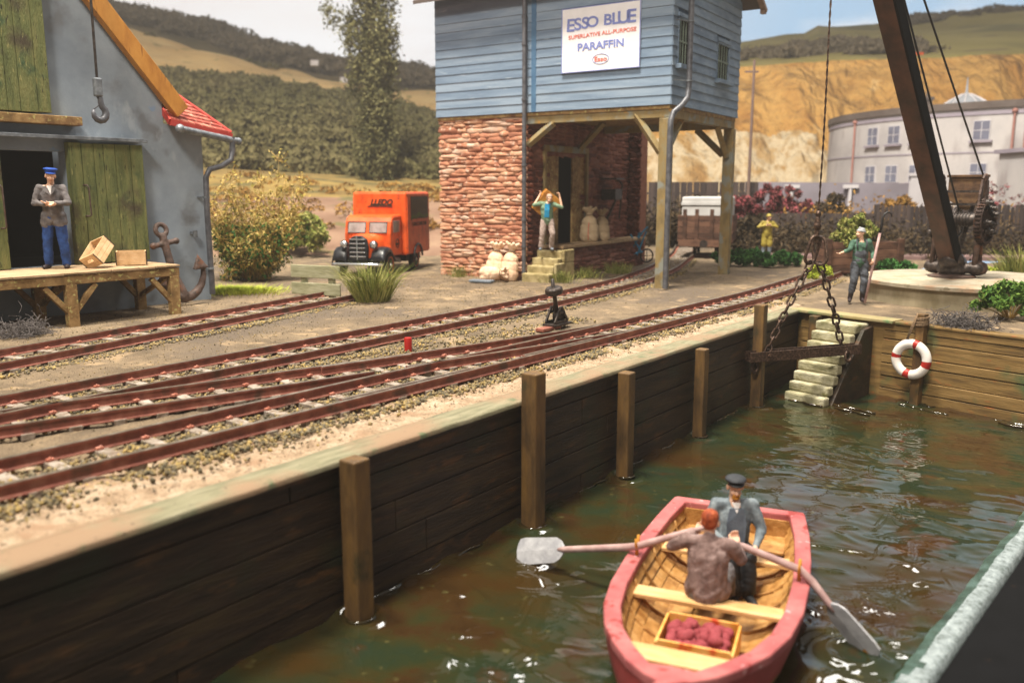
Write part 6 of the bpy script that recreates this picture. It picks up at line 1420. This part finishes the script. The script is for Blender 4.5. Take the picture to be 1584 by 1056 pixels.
# grey plank barrier with its tuft
bf = thing('plank_barrier', 'weathered grey plank barrier closing the end of the short siding', 'barrier', Q(11.3, 9.18, 0), 0)
br_ = Q(11.3, 10.72, 0)-Q(11.3, 9.18, 0); bf.rotation_euler = (0, 0, math.atan2(-br_.y+.35, -br_.x)); 
for z0, z1 in ((.06, .34), (.46, .76)):
    mb = MB(); mb.bb(-1.42, .0, -.05, .0, z0, z1); mb.build('plank', 'greywood', bf, bevel=.012)
for x in (-1.1, -.3): mb = MB(); mb.bb(x-.07, x+.07, .002, .12, -.1, .6); mb.build('stake', 'greywood', bf, bevel=.01)
# ---- grass
def blades(name, c, rad, n, h, m, par=None, lean=.45, wdt=.006, flat=1., soft=False):
    V = []; F = []; c = np.array(c, float)
    for i in range(n):
        a = rng.uniform(0, 6.28); r = rad*(abs(rng.normal(0, .5)) if soft else math.sqrt(rng.uniform())); p = c+[r*math.cos(a), r*math.sin(a)*flat, 0]; hh = h*rng.uniform(.45, 1.15)
        ld = np.array([math.cos(a)*r/rad+rng.normal(0, .4), math.sin(a)*r/rad+rng.normal(0, .4), 0])*lean*hh; t = rng.uniform(0, 3.14); w = np.array([math.cos(t), math.sin(t), 0])*wdt
        o = len(V); V += [p-w, p+w, p+ld*.35+[0, 0, hh*.6]+w*.7, p+ld*.35+[0, 0, hh*.6]-w*.7, p+ld+[0, 0, hh]]; F += [(o, o+1, o+2, o+3), (o+3, o+2, o+4, o+4)]
    me = bpy.data.meshes.new(name); me.from_pydata([tuple(v) for v in V], [], [f if f[2] != f[3] else f[:3] for f in F]); me.materials.append(M[m])
    o = bpy.data.objects.new(name, me); COL.objects.link(o)
    if par: o.parent = par
    return o
def tuft(label, loc, rad, n, h, m, **k):
    o = blades('grass_tuft', (0, 0, 0), rad, n, h, m, **k); o.location = loc; tag(o, label, 'grass tuft'); return o
tuft('tall spiky green and straw grass tuft beside the grey plank barrier', Q(11.5, 8.35, 0), .40, 900, .80, 'leaf_tuft', lean=.75, wdt=.009)
tuft('small grass tuft at the foot of the stone wall left of the pale sacks', TP(-6.4, -.3, 0), .42, 220, .34, 'leaf_tuft', soft=True, lean=.8)
tuft('grass tuft right beside the ochre stone steps', TP(-3.0, -.1, 0), .45, 300, .34, 'leaf_tuft', flat=.6, soft=True, lean=.8)
tuft('grass tuft at the middle of the loading ledge base', TP(-3.1, 1.5, 0), .5, 320, .34, 'leaf_tuft', flat=.9, soft=True, lean=.8)
tuft('grass tuft under the far part of the loading ledge', TP(-2.9, 3.2, 0), .4, 360, .36, 'leaf_tuft', flat=.9)
tuft('dark spiky grass clump at the right edge beyond the crane base', (14.2, 23.6, 0), .55, 700, .95, 'leaf_tuft', lean=.6, wdt=.012)
gm = blades('bright_grass', (0, 0, 0), 1.25, 3800, .15, 'leaf_yg', lean=1.5, wdt=.008, flat=.6, soft=True); gm.location = Q(10.6, 12.3, 0); gm.rotation_euler = (0, 0, R(-5)); tag(gm, 'patch of bright yellow green grass between the warehouse corner and the siding end', 'grass', kind='stuff')
# ---- bushes
def bush(name, label, loc, dims, nb, leaf, lsz, stems=0, cat='bush', per=60, twigs='twig', nleaf=None, grp=None, twr=.008, lift=.45):
    t = thing(name, label, cat, loc, random.uniform(0, 6), grp); C = []; mb = MB()
    for i in range(nb):
        a = rng.uniform(0, 6.28); e = rng.uniform(.05, 1.)**.7; r = math.sqrt(rng.uniform()); 
        p = Vector((dims[0]*r*math.cos(a), dims[1]*r*math.sin(a), dims[2]*(.12+.88*e*(1-.45*r*r)*1.)))
        C.append(p)
        if i % 3 == 0 and stems:
            b = Vector((p.x*.15, p.y*.15, 0)); m_ = Vector((p.x*.5, p.y*.5, p.z*.6)); mb.tube([b, m_, p, p+(p-m_).normalized()*.16], [twr*2.2, twr*1.3, twr*.8, twr*.3], 4, cap=False)
    P_ = []
    for p in C:
        k = per; s_ = min(dims)*.24
        q = rng.normal(size=(k, 3)); q /= np.linalg.norm(q, axis=1)[:, None]; P_.append(np.array(p)+q*s_*rng.uniform(.3, 1.05, (k, 1)))
    P_ = np.concatenate(P_); P_ = P_[P_[:, 2] > .01]
    quads('foliage', P_, lsz, leaf, t, up=.2)
    if stems: mb.build('branches', twigs, t)
    return t
# the big dry bush: fine straw twigs with sparse leaves
def drybush(loc, label):
    t = thing('dry_bush', label, 'bush', loc, 0); mb = MB(); tips = []
    for i in range(64):
        a = rng.uniform(0, 6.28); out = rng.uniform(.2, 1.05); top = rng.uniform(.5, 1.)*(1.9 if out < .75 else 1.35)*rng.uniform(.6, 1.)
        p = Vector((.15*math.cos(a), .12*math.sin(a), 0)); d = Vector((out*math.cos(a)*.75, out*math.sin(a)*.6, top)).normalized(); pts_ = [p]; n = 7; L = top/5.4
        for k in range(n):
            d = (d+Vector(rng.normal(size=3))*.2+Vector((0, 0, .03))).normalized(); p = p+d*L; p.z = max(.05, p.z); pts_.append(p)
            if k > 0:
                for _ in range(5):
                    dd = (d+Vector(rng.normal(size=3))*.9).normalized(); q = p; tp_ = [q]
                    for m_ in range(3): dd = (dd+Vector(rng.normal(size=3))*.5).normalized(); q = q+dd*rng.uniform(.05, .11); tp_.append(q); tips.append(q)
                    mb.tube(tp_, [.007, .006, .005, .004], 3, cap=False)
        mb.tube(pts_, [.02-.0022*k for k in range(n+1)], 4, cap=False)
    mb.build('branches', 'twig', t)
    T_ = np.array([tuple(v) for v in tips]); pick = T_[rng.integers(0, len(T_), 11000)]+rng.normal(0, .035, (11000, 3)); low = pick[pick[:, 2] < .95]
    quads('foliage', pick, .022, 'leaf_bush', t); quads('leaves', low[:4500]+rng.normal(0, .05, (len(low[:4500]), 3)), .026, 'leaf_green', t)
    return t
dbs = drybush((-7.35, 24.4, 0), 'large dry straw coloured bush with sparse green leaves between warehouse and van'); dbs.scale = (1.4, 1.2, 1.62)
bush('green_bush', 'low dense bright green bush at the feet of the man in yellow', (7.9, 28.7, 0), (1.15, .5, .55), 60, 'leaf_green', .045, per=150)
bush('green_bush', 'small green bush right of the low dense bush by the man in yellow', (9.35, 29.2, 0), (.75, .45, .42), 34, 'leaf_green', .045, per=140)
bush('green_bush', 'low green bush between the man with the boat hook and the crane', (11.2, 25.2, 0), (1.3, .4, .48), 50, 'leaf_green', .045, per=150)
bush('green_bush', 'small yellow green bush just behind the man with the boat hook', (8.75, 24.2, 0), (.35, .3, .45), 20, 'leaf_yg', .035, per=120)
bush('green_bush', 'bright green leafy bush at the right edge above the end wall', (9.95, 16.9, 0), (.68, .5, .7), 46, 'leaf_bright', .035, per=120, stems=1)
bush('green_bush', 'low yellow green bush behind the crane base', (13.6, 25.0, 0), (1.6, .4, .35), 30, 'leaf_yg', .045, per=130)
bush('hedge_bush', 'olive bush left of the orange van', (-8.2, 33.4, .1), (1.6, .9, 1.55), 80, 'leaf_tuft', .06, per=100)
bush('hedge_bush', 'brown green bush behind the orange van near the stone wall', (-5.3, 36.5, .4), (1.6, .9, 1.9), 70, 'leaf_wood', .07, per=100)
bush('hedge_bush', 'tall yellow green shrub growing in the brown timber planter', (10.35, 25.9, .55), (.85, .5, 1.25), 80, 'leaf_tuft', .035, per=150, stems=1)
bush('flowering_bush', 'bush covered in pink red flowers before the grey garden wall', (11.5, 38.5, .7), (2.3, .8, 2.0), 90, 'leaf_pink', .055, per=110)
for i, (x, y, dx, h, m_, lab) in enumerate([(8.2, 38.5, 1.6, 2.2, 'leaf_dark', 'dark brown bush behind the wagon left of the pink flowers'), (14.6, 39.5, 1.9, 2.3, 'leaf_dark', 'dark brown bush right of the pink flowering bush'), (17.8, 40, 1.8, 2.3, 'leaf_brown', 'rusty orange bush below the white gate panel'), (13.2, 36.8, 1.7, 1.5, 'leaf_brown', 'low rusty brown bush in front of the pink flowering bush'), (16.6, 37.0, 1.6, 1.3, 'leaf_dark', 'low dark bush in front of the rusty orange bush'), (10.2, 36.4, 1.3, 1.4, 'leaf_dark', 'low dark bush left of the low rusty brown bush'), (21.3, 39.5, 1.9, 2.0, 'leaf_brown', 'orange brown bush behind the dark fence to the right of the crane jib'), (24.8, 39.5, 1.9, 2.2, 'leaf_brown', 'orange brown bush behind the dark fence at the right edge')]):
    bush('garden_bush', lab, (x, y, 0), (dx, .9, h), 70, m_, .08, per=80)
bush('flowering_bush', 'pink dotted dark bush before the white house right of the crane', (22.3, 41.2, .5), (2.0, .7, 2.6), 60, 'leaf_pink', .05, per=14)
# planter
pl = thing('timber_planter', 'brown timber planter box behind the man with the boat hook', 'planter', (10.35, 25.75, 0), R(4))
for (x0, x1, y0, y1) in ((-1.05, 1.05, -.45, -.4), (-1.05, 1.05, .4, .45), (-1.05, -1.0, -.4, .4), (1.0, 1.05, -.4, .4)):
    mb = MB()
    for k in range(4): mb.bb(x0, x1, y0, y1, .1+.23*k, .1+.23*k+.215)
    mb.build('side_panel', 'wagonwood', pl, bevel=.008)
for x in (-1.1, 1.1): mb = MB(); mb.bb(x-.09, x+.09, -.55, -.39, -.05, 1.1); mb.build('corner_post', 'wagonwood', pl, bevel=.01)
# poplar
pp_ = thing('poplar_tree', 'tall slender poplar tree standing in front of the wooded hill', 'tree', (-8.9, 57, 2.5)); mb = MB(); mb.tube([(0, 0, -1), (.1, 0, 4), (0, 0, 10), (.1, 0, 16)], [.45, .35, .22, .05], 8); Cp = []
for i in range(300):
    z = rng.uniform(.8, 20); wd = 1.45*(1-abs((z-9)/13)**2.2)*rng.uniform(.2, 1.15); a = rng.uniform(0, 6.28); p = Vector((wd*math.cos(a), wd*math.sin(a), z)); Cp.append(p)
    if i % 4 == 0: mb.tube([(0, 0, max(0, z-2.2)), p*.5+Vector((0, 0, (z-1)*.5)), p], [.09, .06, .02], 4)
Cp.append(Vector((-2.5, 0, 10.9))); Cp.append(Vector((-2.9, 0, 11.2))); Cp.append(Vector((-2.0, 0, 10.5)))
mb.build('trunk', 'bark', pp_); P_ = np.concatenate([np.array(p)+rng.normal(0, 1, (110, 3))*[.22, .22, .5] for p in Cp]); quads('crown', P_, .085, 'leaf_pop', pp_)
# ================================================================ right background
gw = thing('garden_wall', 'long grey purple garden wall in front of the curved white house', 'wall', (0, 0, 0))
mb = MB(); mb.beam((12.2, 45.0, 1.5), (20.4, 43.4, 1.5), .25, 3.1, up=(0, 0, 1)) if False else mb.add([Vector(v) for v in [(12.2, 45.2, -.1), (20.4, 43.6, -.1), (20.4, 43.6, 2.85), (12.2, 45.2, 2.95), (12.2, 45.5, -.1), (20.4, 43.9, -.1), (20.4, 43.9, 2.85), (12.2, 45.5, 2.95)]], [(0, 1, 2, 3), (4, 7, 6, 5), (0, 4, 5, 1), (1, 5, 6, 2), (2, 6, 7, 3), (3, 7, 4, 0)])
mb.build('wall_body', 'gardenwall', gw)
for x0, x1 in ((14.3, 15.4), (17.1, 18.1)):
    y = 45.2-(x0-12.2)*.195; mb = MB(); mb.bb(x0, x0+.12, y-.25, y-.1, 1.0, 2.75); mb.bb(x0-.3, x0+.45, y-.27, y-.12, 2.62, 2.8); mb.build('white_frame', 'winwhite', gw)
mb = MB(); mb.bb(19.55, 20.6, 42.6, 42.8, .5, 3.2); mb.bb(19.45, 20.7, 42.55, 42.85, 3.2, 3.32); tag(mb.build('garden_gate', 'winwhite'), 'white panelled gate at the right end of the grey garden wall', 'gate')
# curved house
hs = thing('curved_house', 'long curved pale house with two rows of windows below the cliff', 'house', (35.5, 60, 0))
def cyl(mb, r, z0, z1, a0, a1, n=60, th=.4):
    vs = []; fs = []
    for i in range(n+1):
        a = a0+(a1-a0)*i/n
        for (q, z) in ((r, z0), (r, z1), (r-th, z1), (r-th, z0)): vs.append((q*math.cos(a), q*math.sin(a), z))
    for i in range(n):
        for k in range(4): k2 = (k+1) % 4; fs.append((i*4+k, (i+1)*4+k, (i+1)*4+k2, i*4+k2))
    mb.add(vs, fs)
mb = MB(); cyl(mb, 13, -.2, 7.1, R(150), R(330), 80); mb.build('wall', 'palewall', hs, smooth=False)
mb = MB(); cyl(mb, 13.06, 6.75, 6.95, R(150), R(330), 80, .1); cyl(mb, 13.04, 4.62, 4.70, R(150), R(330), 80, .1); mb.build('cornice', 'wallshade', hs)
mb = MB(); cyl(mb, 13.15, 7.1, 7.5, R(150), R(330), 80, 1.2); mb.build('roof', 'roofgrey', hs)
def hit(k):
    # angle on the curved front seen along x = k*y
    best = None
    for i in range(2400):
        a = R(180+150*i/2400); x = 35.5+13*math.cos(a); y = 60+13*math.sin(a); e = abs(x/y-k)
        if best is None or e < best[0]-1e-9: best = (e, a)
    return best[1]
for k_, dbl in ((.412, 0), (.436, 0), (.464, 0), (.535, 0), (.607, 0), (.70, 0)):
    a = hit(k_)
    for z0, z1 in ((5.35, 6.45), (3.0, 4.05)):
        w = .45; r0 = Matrix.Rotation(a, 3, 'Z'); f = MB(); f.box(r0 @ Vector((13.02, 0, (z0+z1)/2)), (.12, 2*w, z1-z0), r0); wn = f.build('window', 'winwhite', hs)
        f = MB(); f.box(r0 @ Vector((13.07, 0, (z0+z1)/2)), (.05, 2*w-.07, z1-z0-.07), r0); pn_ = f.build('pane', 'winglass', wn)
        f = MB(); f.box(r0 @ Vector((13.10, 0, (z0+z1)/2)), (.03, .03, z1-z0-.12), r0); f.box(r0 @ Vector((13.10, 0, (z0+z1)/2)), (.028, 2*w-.1, .035), r0); f.build('glazing_bar', 'winwhite', wn)
        f = MB(); f.box(r0 @ Vector((13.12, 0, z0-.08)), (.25, 2*w+.3, .12), r0); f.build('sill', 'wallshade', wn)
for k_ in (.392, .571, .585):
    a = hit(k_); r0 = Matrix.Rotation(a, 3, 'Z'); f = MB(); f.tube([r0 @ Vector((13.12, 0, 0)), r0 @ Vector((13.12, 0, 6.9))], .07, 8); f.ell(r0 @ Vector((13.12, 0, 6.9)), (.16, .16, .14)); f.build('downpipe', mat('pinkpipe', ['#8c6058', '#9c7068'], 3, .7, 0) if 'pinkpipe' not in bpy.data.materials else bpy.data.materials['pinkpipe'], hs)
for x, y in ((-6.6, 1.8), (3.6, -2.6)):
    f = MB(); f.bb(x-.3, x+.3, y-.45, y+.45, 5.5, 8.7); f.bb(x-.38, x+.38, y-.55, y+.55, 8.7, 8.9); ch = f.build('chimney', 'roofgrey', hs)
    for q in (-.25, .25): f = MB(); f.lathe([(.12, 8.9), (.1, 9.3), (.001, 9.3)], 10, (x+q*.6, y, 0)); f.build('chimney_pot', 'roofgrey', ch)
cv = thing('conservatory_roof', 'pointed white glazed roof rising behind the curved house', 'roof', (31.6, 61.5, 1.6))
f = MB(); n = 12; cv.scale = (.8, .8, .8)
f.lathe([(3.0, 7.4), (2.4, 8.1), (1.2, 8.9), (.35, 9.35), (.12, 9.5), (.04, 10.7), (.001, 10.8)], n); f.build('glazing', mat('glz', ['#868a92', '#9a9ea6'], 1, .4, 0), cv)
f = MB()
for k in range(n): a = 2*math.pi*k/n; f.tube([(3.03*math.cos(a), 3.03*math.sin(a), 7.42), (2.43*math.cos(a), 2.43*math.sin(a), 8.13), (1.22*math.cos(a), 1.22*math.sin(a), 8.93), (.36*math.cos(a), .36*math.sin(a), 9.38)], .06, 5)
f.build('ribs', 'winwhite', cv)
ph = thing('entrance_porch', 'low pale porch building against the curved house at the right edge', 'porch', (27.0, 44.3, 0)); f = MB(); f.bb(-1.4, 2.2, -.6, 1.6, -.1, 4.4); f.build('wall', 'palewall', ph); f = MB(); f.bb(-1.6, 2.4, -.8, 1.8, 4.4, 4.6); f.build('cornice', 'wallshade', ph)
# dark fences
def fence(label, a, b, h, step=.16, rail=True, flat=False):
    t = thing('garden_fence', label, 'fence', a, math.atan2(b[1]-a[1], b[0]-a[0])); L = math.hypot(b[0]-a[0], b[1]-a[1]); mb = MB(); x = 0; 
    while x < L: w = step*random.uniform(.8, 1); hh = h*(1 if flat else random.uniform(.96, 1.02)); cut_ = .004 if flat else .05; mb.prism([(x, 0), (x+w, 0), (x+w, hh-cut_), (x+w/2, hh), (x, hh-cut_)], lambda p, q, d: Vector((p, d, q)), .03); x += step
    mb.build('pales', 'fencedark', t); mb = MB(); mb.bb(0, L, .035, .1, h*.25, h*.25+.1); mb.bb(0, L, .035, .1, h*.8, h*.8+.1); mb.build('rails', 'fencedark', t)
    for x in np.arange(0, L+.1, 2.4): mb = MB(); mb.bb(x-.06, x+.06, .1, .22, -.1, h); mb.build('post', 'fencedark', t)
fence('dark purple brown paling fence behind the crane', (14.6, 34.6, 0), (24, 33.0, 0), 1.95)
fence('dark tall fence behind the wagon and the store posts', (4.4, 41.5, 0), (11.4, 40.6, 0), 2.9, .3, flat=True)
fence('dark paling fence behind the planter and the man with the boat hook', (10.4, 35.4, 0), (14.5, 34.6, 0), 1.6, .2, flat=True)
kb = MB(); kb.bb(0, 22, -.7, .7, -.05, .1); k_ = struct(kb.build('back_path', mat('pinkpath', ['#705856', '#866c68'], 1.2, .9, .1))); k_.location = (7.0, 33.2, 0); k_.rotation_euler = (0, 0, R(-6))
# telegraph pole and wires post
tp = thing('telegraph_pole', 'thin telegraph pole standing before the orange cliff right of the blue store', 'pole', (10.95, 40.2, 0)); f = MB(); f.tube([(0, 0, -.1), (0, 0, 8.3)], [.085, .06], 8); f.build('pole', 'telegraph', tp); f = MB(); f.bb(-.4, .2, -.04, .04, 7.75, 7.83); f.build('cross_arm', 'telegraph', tp)
# ---- wagon on the goods track
wg_ = thing('goods_wagon', 'brown planked goods wagon on the track beneath the blue store', 'wagon', (7.55, 33.2, 0.1), R(72))
WL, WW = 2.5, 2.0
f = MB(); f.bb(-WL/2, WL/2, -WW/2, WW/2, .52, .6); f.bb(-WL/2, WL/2, -WW/2+.1, -WW/2+.22, .38, .52); f.bb(-WL/2, WL/2, WW/2-.22, WW/2-.1, .38, .52); f.bb(-WL/2-.06, -WL/2, -WW/2+.05, WW/2-.05, .34, .6); f.build('underframe', 'wagonwood', wg_)
for nm, (x0, x1, y0, y1) in (('end_panel', (-WL/2, -WL/2+.06, -WW/2, WW/2)), ('end_panel', (WL/2-.06, WL/2, -WW/2, WW/2)), ('side_panel', (-WL/2+.07, WL/2-.07, -WW/2, -WW/2+.06)), ('side_panel', (-WL/2+.07, WL/2-.07, WW/2-.06, WW/2))):
    f = MB()
    for k in range(4): f.bb(x0, x1, y0, y1, .62+.22*k, .62+.22*k+.208)
    f.build(nm, 'wagonwood', wg_, bevel=.006)
for y in (-.72, -.25, .3, .74): f = MB(); f.bb(-WL/2-.05, -WL/2-.002, y-.07, y+.07, .4, 1.72); f.build('stanchion', 'wagonwood', wg_, bevel=.006)
for x in (-.75, .75):
    for y in (-.4, .4): f = MB(); f.lathe([(.001, -.04), (.26, -.04), (.28, .04), (.23, .05), (.22, .02), (.001, .03)], 22, (x, y, .26), Matrix.Rotation(R(90), 3, 'X')); f.build('wheel', 'iron', wg_)
f = MB(); f.lathe([(.05, 0), (.05, .18), (.15, .18), (.15, .22), (.001, .22)], 14, (-WL/2-.06, 0, .46), Matrix.Rotation(R(-90), 3, 'Y')); f.build('buffer', 'iron', wg_)
ld = thing('wagon_load', 'pale grey sheeted load standing in the brown goods wagon', 'load', wg_.location+Vector((0, 0, .62)), R(72)); f = MB(); f.bb(-WL/2+.1, WL/2-.1, -WW/2+.1, WW/2-.12, 0, 1.55); f.build('cover', 'sheet', ld, bevel=.05)
f = MB(); f.bb(-WL/2+.07, WL/2-.07, -WW/2+.075, WW/2-.095, 1.25, 1.35); f.build('strap', 'sheet', ld)
for (y, z) in ((-.62, .75), (-.45, 1.0)): f = MB(); f.bb(-.6+y*.2, -.5+y*.2, -WW/2+.085, -WW/2+.1, z, z+.22); f.build('red_mark', 'ringred', ld)
# blue sack barrow behind the post
bc = thing('blue_barrow', 'bright blue hand barrow standing beyond the loading ledge', 'barrow', (4.28, 29.0, .05), R(10))
f = MB()
for a, b in (((-.35, 0, .35), (.1, 0, 1.05)), ((.1, 0, 1.05), (.3, 0, 1.25)), ((-.05, 0, .3), (.25, 0, 1.1)), ((-.4, 0, .3), (.15, 0, .42)), ((-.2, .35, .35), (.15, .35, 1.05)), ((.1, 0, 1.0), (.1, .35, 1.0)), ((-.1, 0, .75), (-.1, .35, .75)), ((-.3, 0, 1.0), (.1, 0, .4))): f.tube([a, b], .03, 7)
f.build('frame', 'bluecart', bc)
for x in (-.25, .35): f = MB(); f.torus((x, .17, .27), .22, .03, rot=Matrix.Rotation(R(90), 3, 'X'), n=22, m=6); f.tube([(x-.2, .17, .27), (x+.2, .17, .27)], .014, 5); f.tube([(x, .17, .07), (x, .17, .47)], .014, 5); f.build('wheel', 'iron', bc, smooth=True)
# farm houses far up the left hill
for (x, y, z, lab) in ((-30.0, 135, 21.5, 'tiny white farmhouse below the wooded ridge, left one of the pair'), (-25.6, 135, 19.0, 'tiny white farmhouse below the wooded ridge, right one of the pair')):
    t = thing('farmhouse', lab, 'house', (x, y, z), R(20), 'farmhouses on the far hill', .36); f = MB(); f.bb(-1.6, 1.6, -1, 1, -1, 1.1); f.build('wall', 'winwhite', t); f = MB(); f.prism([(-1.1, 1.1), (1.1, 1.1), (0, 1.9)], lambda a, b, d: Vector((-1.7+d, a, b)), 3.4); f.build('roof', 'roofgrey', t)
cr_ = thing('excavator', 'tiny orange vehicle parked on the grass at the top of the cliff', 'vehicle', (47.3, 104, 17.3)); f = MB(); f.bb(-1.3, .9, -.5, .5, 0, .55); f.bb(-.4, .5, -.45, .45, .55, 1.0); f.build('body', 'orange', cr_)

# tangled garden growth in front of the dark fences
def growth(name, label, pts_, m_, lsz, n, rad, zs):
    P0 = np.array([(a[0]+(b[0]-a[0])*t, a[1]+(b[1]-a[1])*t+rng.normal(0, .25), 0) for a, b in zip(pts_, pts_[1:]) for t in np.linspace(0, 1, 40)])
    C = crowns(P0, n, rad, 60, zs); C = C[C[:, 2] > 0]; C[:, 2] *= rng.uniform(.5, 1.1, len(C)); tag(quads(name, C, lsz, m_, up=.2), label, 'undergrowth', kind='stuff')
growth('dark_undergrowth', 'dark brown tangled undergrowth along the foot of the garden fences', [(10.0, 35.2), (14.5, 34.3), (24, 32.6)], 'leaf_dark', .06, 330, .8, 1.75)
growth('orange_undergrowth', 'orange brown flowering growth along the top of the garden fences', [(12.0, 38.2), (18, 37.2), (27, 35.6)], 'leaf_brown', .06, 150, .8, 2.6)
growth('bank_undergrowth', 'dark growth along the foot of the tall fence behind the wagon', [(5.0, 41.0), (11.5, 40.2)], 'leaf_dark', .07, 150, .9, 2.2)
